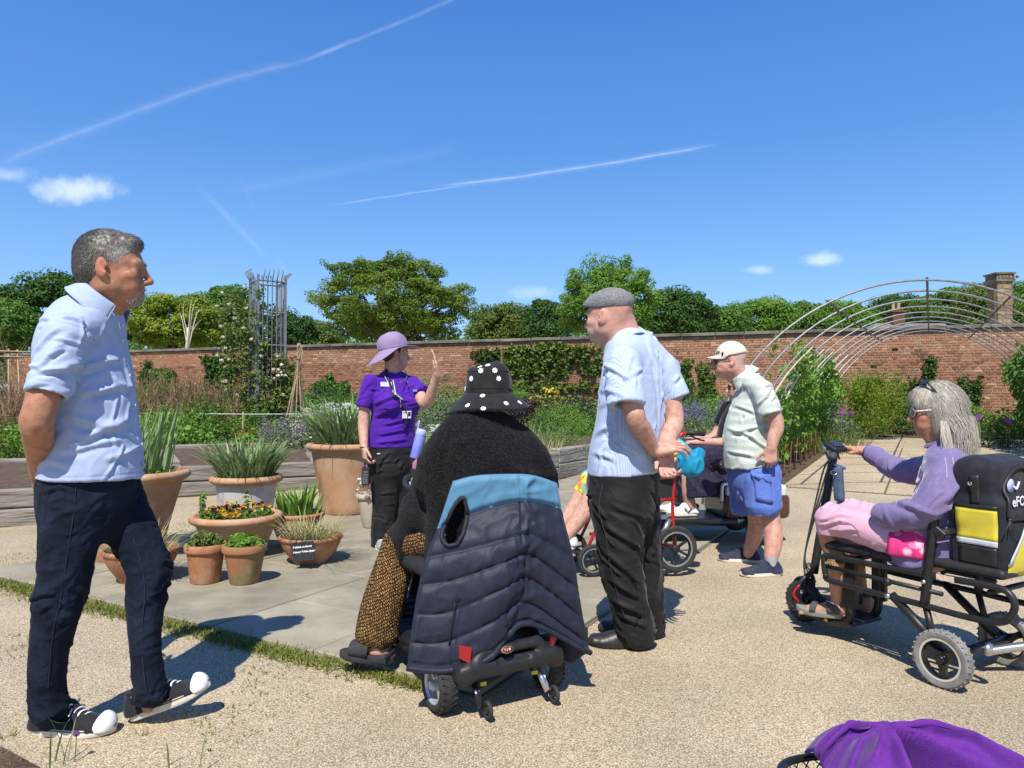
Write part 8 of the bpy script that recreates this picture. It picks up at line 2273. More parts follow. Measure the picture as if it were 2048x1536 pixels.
 M_NYL=cloth('black_nylon',(0.014,0.015,0.020),(0.020,0.021,0.027),wr=(30,0.3,0.006),rough=0.75,weave=0.15)
 Bp=lambda x,y,z:P(x*1.0,0.020+y,0.488+z)
 S=Solid();S.box(Bp(0,-0.115,0.13),(0.165,0.105,0.14),Q,0.025);S.box(Bp(0,-0.105,0.30),(0.165,0.085,0.12),Q,0.035,0.04)
 S.cap(Bp(-0.10,-0.085,0.36),Bp(0.10,-0.085,0.36),0.075,0.075,0.04);S.ell(Bp(0,-0.19,0.10),(0.15,0.055,0.11),Q,0.04)
 V,Fq=S.mesh(0.006,2);N=normals(V,Fq);V=V+N*(0.006*(fbm(V*16,2)-0.5))[:,None]
 ob=obj('body',(V,Fq),M_NYL,bk);N=normals(V,Fq)
 M_YEL=cloth('hi_vis_yellow',(0.62,0.52,0.05),(0.56,0.46,0.045),wr=(24,0.2,0.004),rough=0.6,weave=0.05);M_REFL=cloth('reflective_grey',(0.50,0.53,0.58),rough=0.4,weave=0.03)
 def lay(p,n,off):
  d=V-p;lat=np.linalg.norm(d-np.outer(d@n,n),axis=1);m_=lat<max(0.02,lat.min()+0.004)
  return p+n*((d@n)[m_].max()+off)
 def patch(name,fn,m,nu=9,nv=9,off=0.003,th=0.003):
  """a panel sewn on: laid on the outermost cloth along the side or the rear"""
  n=-r if abs(fn(0.5,0.5)@r-o@r)>0.28 else-h
  mb=MB();mb.sheet(lambda a,b:lay(fn(a,b),n,off),nu,nv);v,f=mb.data()
  if(normals(v,np.array(f))@n).mean()<0:f=[q[::-1]for q in f]
  v=v+np.outer(0.3*((relax(v,np.array(f),1.0)-v)@n),n)
  return obj(name,thick((v,f),th),m,bk)
 W_=-0.30
 patch('yellow_pocket',lambda a,b:Bp(W_,-0.040-0.155*a,0.110+0.125*b),M_YEL)
 patch('pocket_reflector',lambda a,b:Bp(W_,-0.040-0.155*a,0.090+0.022*b),M_REFL,9,4,0.004)
 patch('pocket_binding',lambda a,b:Bp(W_,-0.036-0.162*a,0.235+0.014*b),M_PLASTIC,9,3,0.005)
 patch('mesh_pocket',lambda a,b:Bp(W_,-0.045-0.145*a,0.01+0.075*b),M_PLASTIC,9,7,0.002)
 patch('webbing',lambda a,b:Bp(W_,-0.098-0.035*a,0.255+0.11*b),M_PLASTIC,4,9,0.003)
 B_=-0.50
 patch('yellow_panel',lambda a,b:Bp(-0.155+0.31*a,B_,-0.02+0.245*b*(0.18+0.82*min(1,2.2*min(a,1-a)+0.02))),M_YEL,19,9,0.003)
 for sx in(-1,1):patch('reflective_strip',lambda a,b:Bp(sx*(0.158-0.115*a-0.022*b),B_,0.02+0.185*a**0.75+0.010*b),M_REFL,13,3,0.006)
 zp=[lay(Bp(-0.15+0.30*a,B_,0.20),-h,0.003)for a in np.linspace(0,1,13)];mb=MB();mb.tube(zp,0.006,6);mb.build('zip',M_PLASTIC,bk)
 zp=[lay(Bp(-0.150*math.cos(a),B_,0.21+0.185*math.sin(a)),-h,0.003)for a in np.linspace(0,math.pi,25)];mb=MB();mb.tube(spline(zp,2),0.007,6);mb.build('zip',M_PLASTIC,bk)
 for k in range(4):mb=MB();z0=lay(Bp(-0.15,B_,0.20),-h,0.008);mb.tube(spline([z0,z0+np.array((0.01*k-0.02,-0.012,-0.03)),z0+np.array((0.02*k-0.03,-0.010,-0.055))],4),0.0025,5);mb.build('zip_pull',M_PLASTIC,bk)
 mb=MB();p=snap(V,[Bp(W_,-0.115,0.315)],N,0.004)[0];mb.lathe([(0.004,-0.002),(0.009,-0.002),(0.009,0.002),(0.004,0.002),(0.004,-0.002)],p,-r,14);mb.build('eyelet',M_STEEL,bk)
 p=lay(Bp(-0.070,B_,0.325),-h,0.004);nb=-h;Rt=np.stack((r,unit(np.cross(nb,r)),nb),1)
 mb=MB();mb.lathe([(0,0),(0.027,0),(0.027,0.001),(0,0.001)],p,nb,24);mb.build('emblem_disc',mat('print_lilac',(0.42,0.45,0.72),rough=0.6),bk)
 mb=MB();mb.tube(spline([p+Rt@np.array((0.022,-0.004,0.002)),p+Rt@np.array((0.034,-0.016,0.002)),p+Rt@np.array((0.050,-0.004,0.002)),p+Rt@np.array((0.060,0.012,0.002))],4),0.004,6);mb.build('emblem_swoosh',mat('print_white',(0.75,0.76,0.78),rough=0.6),bk)
 q=lay(Bp(-0.125,B_,0.250),-h,0.006)
 text('eFOLDi',q-nb*0.0,Rt,0.055,MATS['print_white'],bk,bold=0.0008)
 for(z,zz)in((0.25,0.735),(0.13,0.60)):
  a,b=Bp(-0.165,-0.03,z),P(-0.215,0.06,zz)
  mb=MB();mb.tube([a,(a+b)/2-r*0.02,b],0.015,6,flat=0.3,hint=r);mb.build('compression_strap',M_PLASTIC,bk)
  mb=MB();mb.box((a+b)/2-r*0.022,(0.008,0.024,0.018),Q@rotm((1,0,0),35),bev=0.004);mb.build('strap_buckle',M_PLASTIC,bk,smooth=False)
 mb=MB();mb.tube(spline([Bp(-0.06,0.0,0.33),Bp(-0.11,0.03,0.40),Bp(-0.13,0.01,0.30)],5),0.012,6,flat=0.4);mb.build('carry_strap',M_PLASTIC,bk)
 return P,Q
FS_P,FS_Q=folding_scooter()
def red_wheelchair():
 """transit chair whose occupant is mostly behind the flat cap man; it faces to the side"""
 f=unit((-0.93,-0.22,0));r=np.array((f[1],-f[0],0));u=np.array((0,0,1.0));Q=np.stack((r,f,u),1)
 o=ground_at(1351,1153)*np.array((1,1,0))+r*0.22;o[2]=0.03
 P=lambda x,y,z:o+r*x+f*y+u*z
 t=thing('wheelchair','red framed transit wheelchair with black wheels half behind the flat cap man','wheelchair',o)
 for sx in(-1,1):
  wheel(t,P(sx*0.22,0,0.150),r,0.150,0.042,6,M_PLASTIC,M_RUBBER,sw=0.009,hub=0.026,rr=0.74,out=sx,ring_m=M_GREYTYRE)
  wheel(t,P(sx*0.20,0.56,0.10),r,0.10,0.030,5,M_PLASTIC,M_RUBBER,sw=0.008,hub=0.02,rr=0.74,out=sx,ring_m=M_GREYTYRE)
  T=lambda nm,pts,rr=0.0115,m=M_RED:(lambda mb:(mb.tube(spline(pts,5)if len(pts)>2 else pts,rr,8),mb.build(nm,m,t))[1])(MB())
  x=sx*0.205
  T('back_post',[P(x,0.0,0.17),P(x,0.01,0.45),P(x,-0.03,0.80),P(x,-0.045,0.885),P(x,-0.10,0.905)])
  T('push_handle',[P(x,-0.09,0.905),P(x,-0.22,0.895)],0.017,M_VINYL)
  T('seat_rail',[P(x,-0.02,0.47),P(x,0.42,0.47)]);T('lower_rail',[P(x,0.0,0.17),P(x,0.44,0.19)])
  T('front_post',[P(x,0.40,0.47),P(x,0.44,0.30),P(x,0.52,0.14)]);T('leg_hanger',[P(x,0.40,0.49),P(x,0.47,0.42),P(x*0.9,0.60,0.16)])
  T('arm_support',[P(x,0.02,0.66),P(x,0.30,0.68),P(x,0.38,0.62),P(x,0.38,0.47)])
  S=Solid();S.box(P(x,0.18,0.70),(0.022,0.14,0.014),Q,0.012);obj('arm_pad',S.mesh(0.007),M_VINYL,t)
  mb=MB();mb.box(P(x,0.15,0.575),(0.004,0.15,0.095),Q);mb.build('side_panel',M_VINYL,t,smooth=False)
  mb=MB();mb.tube([P(x,0.03,0.34),P(x,0.10,0.22)],0.018,8);mb.build('brake_lever',M_STEEL if sx<0 else M_PLASTIC,t)
  mb=MB();mb.box(P(sx*0.10,0.62,0.13),(0.075,0.06,0.006),Q@rotm((1,0,0),15));mb.build('footplate',M_PLASTIC,t,smooth=False)
  T('brake_hand_lever',[P(x,-0.12,0.885),P(x,-0.17,0.862),P(x,-0.22,0.85)],0.006,M_PLASTIC)
 mb=MB();mb.box(P(0,0.20,0.485),(0.20,0.21,0.02),Q);mb.build('seat',M_VINYL,t,smooth=False)
 mb=MB();mb.box(P(0,-0.005,0.68),(0.20,0.02,0.19),Q);mb.build('backrest',M_VINYL,t,smooth=False)
 mb=MB();mb.tube([P(-0.2,0.03,0.165),P(0.2,0.03,0.165)],0.011,8);mb.build('axle',M_RED,t)
 mb=MB();mb.box(P(-0.03,-0.045,0.56),(0.16,0.022,0.115),Q,bev=0.012);mb.build('back_pocket',mat('pocket_grey',(0.045,0.045,0.05),rough=0.8),t,smooth=False)
 c=at(1384,925,4.56)
 b=thing('carrier_bag','turquoise carrier bag hanging from the wheelchair handle','bag',c)
 S=Solid();S.ell(c+np.array((0,0,-0.015)),(0.075,0.055,0.082),None,0);S.ell(c+np.array((-0.045,0.0,0.035)),(0.045,0.04,0.05),None,0.03);S.ell(c+np.array((0.04,0.0,0.055)),(0.045,0.035,0.035),None,0.03);S.ell(c+np.array((-0.055,0,-0.02)),(0.035,0.03,0.04),None,0.02)
 V,Fq=S.mesh(0.006,1);N=normals(V,Fq);V=V+N*(0.016*(ridges(V,unit((0.2,0,1)),22,6,3.0)-0.2))[:,None]
 M_TQ=mat('turquoise_film',(0.010,0.20,0.38),(0.016,0.27,0.40),scale=20,rough=0.5,spec=0.25,bump=(60,0.3,0.004))
 obj('sack',(V,Fq),M_TQ,b)
 mb=MB();mb.tube(spline([c+np.array((-0.02,-0.02,0.05)),at(1368,890,4.55),at(1352,880,4.58),at(1362,885,4.62),c+np.array((0.0,0.02,0.06))],5),0.017,6,flat=0.2,hint=(0,1,0));mb.build('bag_handle',mat('turquoise_strap',(0.04,0.36,0.38),rough=0.5),b)
 return P,Q,f,r
RW=red_wheelchair()
def white_scooter():
 """road scooter beyond the cream cap man, seen from the side, facing left"""
 f=unit((-0.96,-0.10,0));r=np.array((f[1],-f[0],0));u=np.array((0,0,1.0));Q=np.stack((r,f,u),1)
 o=np.array((1.93,5.95,0.04));P=lambda x,y,z:o+r*x+f*y+u*z
 t=thing('mobility_scooter','silver and brown mobility scooter behind the man in the cream cap','mobility scooter',o)
 for sx in(-1,1):wheel(t,P(sx*0.25,0,0.13),r,0.13,0.08,5,M_SILVER,M_RUBBER,rr=0.6,out=sx);wheel(t,P(sx*0.2,1.02,0.12),r,0.12,0.07,5,M_SILVER,M_RUBBER,rr=0.6,out=sx)
 S=Solid();S.box(P(0,0.52,0.155),(0.25,0.34,0.03),Q,0.025);S.box(P(0,1.0,0.22),(0.2,0.14,0.10),Q,0.06,0.05);obj('floor',S.mesh(0.01),M_PAINT,t)
 S=Solid();S.box(P(0,0.02,0.27),(0.25,0.27,0.10),Q,0.05);obj('rear_body',S.mesh(0.01),mat('brown_lacquer',(0.07,0.03,0.015),rough=0.25,coat=0.4),t)
 S=Solid();S.box(P(0,0.02,0.37),(0.23,0.25,0.07),Q,0.03);obj('battery_cover',S.mesh(0.01),mat('cover_silver',(0.55,0.55,0.55),rough=0.3),t)
 mb=MB();mb.tube(spline([P(-0.2,0.30,0.30),P(-0.2,0.30,0.42),P(-0.2,0.27,0.45),P(-0.2,0.12,0.45)],4),0.016,8);mb.build('hand_loop',M_STEEL,t)
 mb=MB();mb.tube([P(0,0.05,0.42),P(0,0.05,0.56)],0.035,10);mb.build('seat_post',M_SATIN,t)
 S=Solid();S.box(P(0,0.10,0.60),(0.23,0.23,0.045),Q,0.03);S.box(P(0,-0.05,0.82),(0.21,0.04,0.20),Q@rotm((1,0,0),8),0.03,0.03);obj('seat',S.mesh(0.01),M_VINYL,t)
 mb=MB();mb.tube(spline([P(0,1.0,0.28),P(0,0.96,0.6),P(0,0.84,0.90)],4),0.03,10);mb.build('tiller',M_SATIN,t)
 mb=MB();mb.tube([P(-0.22,0.80,0.90),P(0.22,0.80,0.90)],0.014,8);mb.build('handlebar',M_VINYL,t)
 S=Solid();S.box(P(0,0.84,0.92),(0.07,0.06,0.04),Q,0.025);obj('control_panel',S.mesh(0.008),M_PLASTIC,t)
 return P,Q,f,r
WS=white_scooter()
def blanket_corner():
 """a scooter basket with a purple fleece heaped over it, close by"""
 Y0=1.50
 t=thing('wire_basket','black wire basket on a stem under the purple fleece','basket',at(1850,1600,Y0)*np.array((1,1,0)))
 c=at(1866,1622,Y0-0.02);hw,hd=0.285,0.16
 rim=[c+np.array((hw*np.sign(math.cos(a))*abs(math.cos(a))**0.55,hd*np.sign(math.sin(a))*abs(math.sin(a))**0.55,0.035))for a in np.linspace(0,2*math.pi,41)[:-1]]
 mb=MB();mb.tube(rim,0.0085,8,closed=True);mb.build('rim',M_PAINT,t)
 mb=MB();k=len(rim)
 low=[np.array((c[0]+(p[0]-c[0])*0.82,c[1]+(p[1]-c[1])*0.82,c[2]-0.20))for p in rim]
 L=lambda i,s:rim[i%k]*(1-s)+low[i%k]*s
 for row in range(14):
  for i in range(k):
   s0,s1=row/14,(row+1)/14;a=i+0.5*(row%2)
   q=lambda x,s:L(int(math.floor(x)),s)*(1-(x-math.floor(x)))+L(int(math.floor(x))+1,s)*(x-math.floor(x))
   mb.tube([q(a,s0),q(a+0.5,s1)],0.0016,3,caps=False);mb.tube([q(a,s0),q(a-0.5,s1)],0.0016,3,caps=False)
 mb.build('wire_mesh',M_PAINT,t,kind='stuff')
 mb=MB();mb.add(low,[tuple(range(k))]);mb.tube([c+np.array((0,0,-0.2)),np.array((c[0],c[1],0.0))],0.02,8);mb.lathe([(0,0.0),(0.14,0.0),(0.14,0.02),(0,0.025)],np.array((c[0],c[1],0)),n=20);mb.build('stem',M_SATIN,t)
 f=thing('fleece_blanket','rumpled bright purple fleece heaped over the wire basket','blanket',c)
 crest=[(1600,1580),(1640,1500),(1690,1452),(1770,1438),(1850,1446),(1930,1470),(2010,1508),(2080,1550),(2130,1600)]
 def fn(a,b):
  x=1640+a*500;ys=np.interp(x,[p[0]for p in crest],[p[1]for p in crest])
  p=at(x,ys,Y0+0.02);out=b-0.32
  z=p[2]-0.20*max(0,out)**1.25-0.22*max(0,-out)**1.3
  q=np.array((p[0]+(a-0.5)*0.04*b,Y0+0.10-0.30*b,z))
  q[2]+=0.020*math.sin(13*a+2.5*b)*min(1,abs(out)*4)*(0.5+b)+0.012*math.sin(27*a-4*b+1.0)*min(1,abs(out)*4)
  X_,Y_=x-1772,(b-0.30)*420;ds=min(1,math.hypot(X_,Y_)/70);ph=math.atan2(Y_,X_)
  q+=np.array((0,-0.012,0.016))*(math.sin(8.5*ph+0.4)+0.5*math.sin(17*ph))*ds*(1 if b>0.27 else 0.3)
  q+=np.array((0,0.05,-0.085))*math.exp(-((ph-1.25)/0.20)**2)*ds*(b>0.30)
  return q
 mb=MB();mb.sheet(fn,90,60);v,fc=mb.data()
 n0=normals(v,np.array(fc));
 if n0[:,2].mean()<0:fc=[q[::-1]for q in fc]
 M_FL=mat('purple_fleece',(0.085,0.012,0.19),(0.115,0.02,0.235),scale=40,rough=0.95,sheen=0.12,bump=(260,0.4,0.003))
 obj('fleece',thick((v,fc),0.008),M_FL,f)
blanket_corner()
# --- the woman in the black jumper, seen from behind
def woman_in_black():
 h,r,u=np.array((-0.5,0.866,0)),np.array((0.866,0.5,0)),np.array((0,0,1.0));RT=np.stack((r,h,u),1)
 A=lambda px,py,Y=2.98:at(px,py,Y)
 t=thing('person','seated woman in black knitted jumper and black hat embroidered with white daisies','person',(-0.13,3.0,0))
 hc,hR,hs=A(977,806,3.02),basis((-0.35,0.93,-0.06)),0.86
 S=Solid();head_solid(S,hc,hR,hs,neck_to=A(976,860,3.0))
 S.secs([(A(970,885),0.13,0.08),(A(968,950),0.16,0.10),(P4(0.05,0.20,0.60),0.19,0.13)],r,0.04)
 kL,aL=A(800,1084,3.22),A(757,1285,3.08)
 limb(S,[P4(-0.08,0.22,0.58),kL,(kL+aL)/2,aL,aL+np.array((0.005,0,-0.03))],[0.085,0.06,0.055,0.044,0.042])
 S.cap(aL+np.array((0.01,0,-0.035)),aL+np.array((-0.085,0.02,-0.055)),0.036,0.030,0.03)
 kR,aR=P4(0.16,0.62,0.57),P4(0.14,0.60,0.20)
 limb(S,[P4(0.14,0.22,0.58),kR,aR],[0.085,0.06,0.045])
 limb(S,[A(905,915,2.96),A(868,968,3.0),A(845,962,3.38)],[0.05,0.045,0.032]);hand_solid(S,A(845,962,3.38),(-0.3,0.9,0),(0,0,-1),(0.9,0.3,0),0.95,(30,45,30))
 limb(S,[A(1040,920,3.08),A(1070,975,3.2),P4(0.18,0.62,0.80)],[0.05,0.045,0.032]);hand_solid(S,P4(0.18,0.62,0.80),(-0.5,0.8,0),(0,0,-1),(-0.9,-0.3,0),0.95,(30,45,30))
 obj('body',S.mesh(0.007),M_SKIN_PINK,t)
 M_KNIT=mat('black_knit',(0.005,0.005,0.0065),(0.030,0.030,0.035),scale=150,rough=0.95,spec=0.12,sheen=0.06,bump=(170,1.0,0.008),contrast=(0.45,0.75),detail=3,stretch=(1,1,1.6))
 S=Solid()
 S.secs([(A(977,846,3.0),0.075,0.075),(A(975,856,3.0),0.120,0.095),(A(970,876),0.195,0.125),(A(967,910),0.240,0.150),(A(966,965),0.250,0.165),(P4(0.04,0.16,0.70),0.240,0.175),(P4(0.03,0.18,0.55),0.24,0.17)],r,0)
 limb(S,[A(902,890,2.93),A(878,922,2.91),A(867,958,2.94),A(856,972,3.12),A(850,966,3.28)],[0.066,0.076,0.078,0.066,0.056],0.05)
 limb(S,[A(1040,890,3.06),A(1066,925,3.08),A(1072,970,3.14),P4(0.20,0.50,0.78)],[0.068,0.078,0.078,0.058],0.05)
 S.ell(A(845,1030,3.08),(0.10,0.13,0.10),RT,0.06);S.ell(A(818,1068,3.14),(0.082,0.12,0.060),RT,0.05);S.ell(P4(0.12,0.36,0.62),(0.13,0.16,0.07),RT,0.05)
 S.cap(A(812,1088,3.08),A(806,1112,3.07),0.045,0.022,0.03)
 V,F=S.mesh(0.008,2);N=normals(V,F)
 V=V+N*(0.010*ridges(V,unit((0.8,0.5,-0.2)),11,3,2.2)+0.004*(fbm(V*60,2)-0.5))[:,None]
 for a_,b_,c_,Yq in((A(900,872,2.82),A(886,920,2.80),A(893,985,2.80),0),(A(1040,868,2.86),A(1058,915,2.90),A(1056,985,2.92),0)):
  V=V-normals(V,F)*(0.014*np.maximum(seg_near(V,a_,b_,0.016),seg_near(V,b_,c_,0.016)))[:,None]
 ju=obj('jumper',(V,F),M_KNIT,t);N=normals(V,F);g=np.random.default_rng(601)
 I=g.integers(len(V),size=5200)
 sd=strands(V[I],N[I]*0.5+g.normal(size=(len(I),3))*0.9,0.0065,g,0.0013,0.3,0.2,2,0.5,N[I])
 obj('loose_fibres',sd[:2],mat('fibre_black',(0.01,0.01,0.012),rough=0.8,tint=[(0.004,0.004,0.005),(0.012,0.012,0.014),(0.07,0.07,0.08)]),ju,tint=sd[2],kind='stuff')
 m=mat('ochre_weave',(0.3,0.17,0.06),rough=0.9,spec=0.15);N_,L_,b_=nodes_of(m)
 tc=N_.new('ShaderNodeTexCoord');mp=N_.new('ShaderNodeMapping');mp.inputs['Rotation'].default_value=(math.pi/2,0,0.4);mp.inputs['Scale'].default_value=(1,1,1);L_.new(tc.outputs['Object'],mp.inputs[0])
 nz=N_.new('ShaderNodeTexNoise');nz.inputs['Scale'].default_value=30;L_.new(tc.outputs['Object'],nz.inputs['Vector'])
 ad=N_.new('ShaderNodeMix');ad.data_type='RGBA';ad.inputs[0].default_value=0.02;L_.new(mp.outputs[0],ad.inputs[6]);L_.new(nz.outputs['Color'],ad.inputs[7])
 br=N_.new('ShaderNodeTexBrick');br.inputs['Scale'].default_value=22;br.inputs['Mortar Size'].default_value=0.042;br.inputs['Brick Width'].default_value=0.17;br.inputs['Row Height'].default_value=0.27
 br.inputs['Color1'].default_value=(0.38,0.215,0.075,1);br.inputs['Color2'].default_value=(0.12,0.060,0.020,1);br.inputs['Mortar'].default_value=(0.008,0.007,0.006,1);br.inputs['Bias'].default_value=-0.1
 L_.new(ad.outputs[2],br.inputs['Vector']);L_.new(br.outputs['Color'],b_.inputs['Base Color'])
 bp=N_.new('ShaderNodeBump');bp.inputs['Distance'].default_value=0.004;bp.inputs['Strength'].default_value=0.8;bp.invert=True;L_.new(br.outputs['Fac'],bp.inputs['Height']);L_.new(bp.outputs[0],b_.inputs['Normal'])
 S=Solid();S.secs([(P4(0.04,0.20,0.52),0.20,0.15),(P4(0.04,0.20,0.66),0.20,0.14)],r,0)
 limb(S,[P4(-0.08,0.24,0.58),A(830,1080,3.14),A(806,1092,3.20)],[0.10,0.100,0.088],0.03)
 tube_leg(S,[(A(806,1086,3.21),0.085,0.085),(A(790,1130,3.16),0.086,0.084),(A(770,1195,3.11),0.086,0.080),(A(757,1245,3.09),0.088,0.078),(A(754,1272,3.08),0.089,0.078)],np.array((1.0,0,0)),0.03)
 limb(S,[P4(0.14,0.24,0.58),P4(0.16,0.60,0.58)],[0.10,0.085],0.03);tube_leg(S,[(P4(0.16,0.60,0.58),0.085,0.085),(P4(0.15,0.60,0.22),0.09,0.08)],r,0.03)
 S.cap(A(754,1262,3.08),A(753,1300,3.08),0.046,0.056,0,'-')
 V,F=S.mesh(0.008,2);N=normals(V,F);V=V+N*(0.008*ridges(V,unit((0.15,0,1)),14,2.5,7.0))[:,None]
 obj('trousers',(V,F),m,t)
 dk=mat('mule_charcoal',(0.022,0.022,0.025),(0.035,0.035,0.04),scale=60,rough=0.85,bump=(220,0.4,0.002));hl=A(790,1326,3.04);Rq=basis(unit((-0.98,0.18,0.04)))
 Pm=lambda x,y,z:hl+Rq@np.array((x,y,z))
 sh_=thing_part('shoe',t,hl)
 o=sole_pts(0.245,0.096);mb=MB();mb.rings([[Pm(x*k,0.1225+(y-0.1225)*k,z)for x,y in o]for z,k in((0,0.92),(0.006,1.0),(0.030,1.0),(0.034,0.96))],True,True);so=mb.build('shoe',dk,t,sharp=0.8)
 mb=MB();mb.sheet(lambda a,b:Pm(0.050*math.cos(math.pi*a)*(1-0.1*b),0.105+0.085*b,0.030+(0.058-0.016*b)*math.sin(math.pi*a)**0.7),15,8);obj('strap',thick(mb.data(),0.005),dk,so)
 mb=MB();mb.sheet(lambda a,b:Pm(0.048*math.cos(math.pi*a),0.012+0.0*b+0.020*(1-math.sin(math.pi*a)),0.03+0.022*b),15,4);obj('heel_cup',thick(mb.data(),0.004),dk,so)
 shoe(t,P4(0.14,0.53,0.145),basis(h),0.245,0.096,dict(upper=dk,sole=dk,lace=dk,cap=dk,line=dk),'leather',h=0.008)
 M_HAT=cloth('black_cotton',(0.012,0.012,0.013),(0.020,0.020,0.022),wr=(40,0.4,0.004));c=A(977,787,3.02);Rh=basis((-0.35,0.93,0.0))
 hp=lambda x,y,z:c+Rh@np.array((x,y,z))
 mb=MB();mb.lathe([(0.099,-0.002),(0.099,0.02),(0.096,0.06),(0.090,0.092),(0.085,0.102),(0.072,0.114),(0.040,0.126),(0.0,0.129)],c,u,40)
 V,F=np.array(mb.v),np.array(mb.f);N=normals(V,F);V=V+N*(0.012*(fbm(V*18,2)-0.5))[:,None];V[:,2]+=0.012*np.sin((V[:,0]-c[0])*38)*np.clip((V[:,2]-c[2]-0.09)/0.04,0,1)
 hat=obj('bucket_hat',(V,F),M_HAT,t);N=normals(V,F)
 def brim(a,b):
  ph=2*math.pi*a;rr=0.098+0.074*b;z=0.000-0.066*b**1.1+0.006*math.sin(3*ph+1)*b+0.010*math.cos(ph)*b
  return c+np.array((rr*math.cos(ph),rr*math.sin(ph)*0.98,z))
 mb=MB();mb.sheet(brim,73,10);v,f=mb.data();n0=normals(v,np.array(f))
 if n0[:,2].mean()<0:f=[q[::-1]for q in f]
 bo=obj('brim',thick((v,f),0.003),M_HAT,hat);nb=normals(v,np.array(f))
 g=np.random.default_rng(602);ph=g.uniform(0,2*np.pi,2200);pt=np.array([brim(p/(2*np.pi),1.0)for p in ph])
 sd=strands(pt,np.stack((np.cos(ph),np.sin(ph),-0.6-0*ph),1),0.010,g,0.0018,0,0.3,2,0.7);obj('frayed_edge',sd[:2],MATS['fibre_black'],hat,tint=sd[2]*0.5,kind='stuff')
 for i,z in enumerate((0.10,0.028)):mb=MB();q=snap(V,[c+np.array((0.1*math.cos(p),0.1*math.sin(p),z))for p in np.linspace(0,2*np.pi,30)[:-1]],N,0.0006);mb.tube(spline(q,2,True),0.0014,4,closed=True);mb.build('hat_seam',M_HAT,hat)
 M_DAISY=mat('embroidery_white',(0.80,0.80,0.78),rough=0.8)
 allV=np.concatenate((V,v));allN=np.concatenate((N,nb))
 for(px,py)in((960,729),(973,731),(961,745),(992,741),(943,760),(999,761),(1011,766),(962,788),(926,778),(1032,781),(934,806),(969,813),(1011,803),(1040,800)):
  d=unit(A(px,py,2.9)-np.array((0,0,CAMZ)));w=allV-np.array((0,0,CAMZ));tt=w@d;dist=np.linalg.norm(w-np.outer(tt,d),axis=1);cand=dist<0.012
  i=np.nonzero(cand)[0][np.argmin(tt[cand])]if cand.any()else int(np.argmin(dist));p,n=allV[i],allN[i];n=n if n@d<0 else-n
  Qd=frame(n,(0.2,0.3,1));mb=MB()
  for k in range(8):
   a=2*math.pi*k/8;e=Qd@np.array((math.cos(a),math.sin(a),0));s=Qd@np.array((-math.sin(a),math.cos(a),0))
   mb.add([p+n*0.003,p+n*0.0035+e*0.008+s*0.0032,p+n*0.003+e*0.0125,p+n*0.0035+e*0.008-s*0.0032],[(0,3,2,1)])
  mb.build('daisy',M_DAISY,hat,smooth=False)
def relax_line(p):
 p=[np.asarray(q)for q in p]
 for _ in range(3):p=[p[0]]+[(p[i-1]+2*p[i]+p[i+1])/4 for i in range(1,len(p)-1)]+[p[-1]]
 return p
P4=lambda x,y,z:np.array((-0.065,2.82,0))+np.array((0.866,0.5,0))*x+np.array((-0.5,0.866,0))*y+np.array((0,0,1.0))*z
def thing_part(*a):return None
woman_in_black()
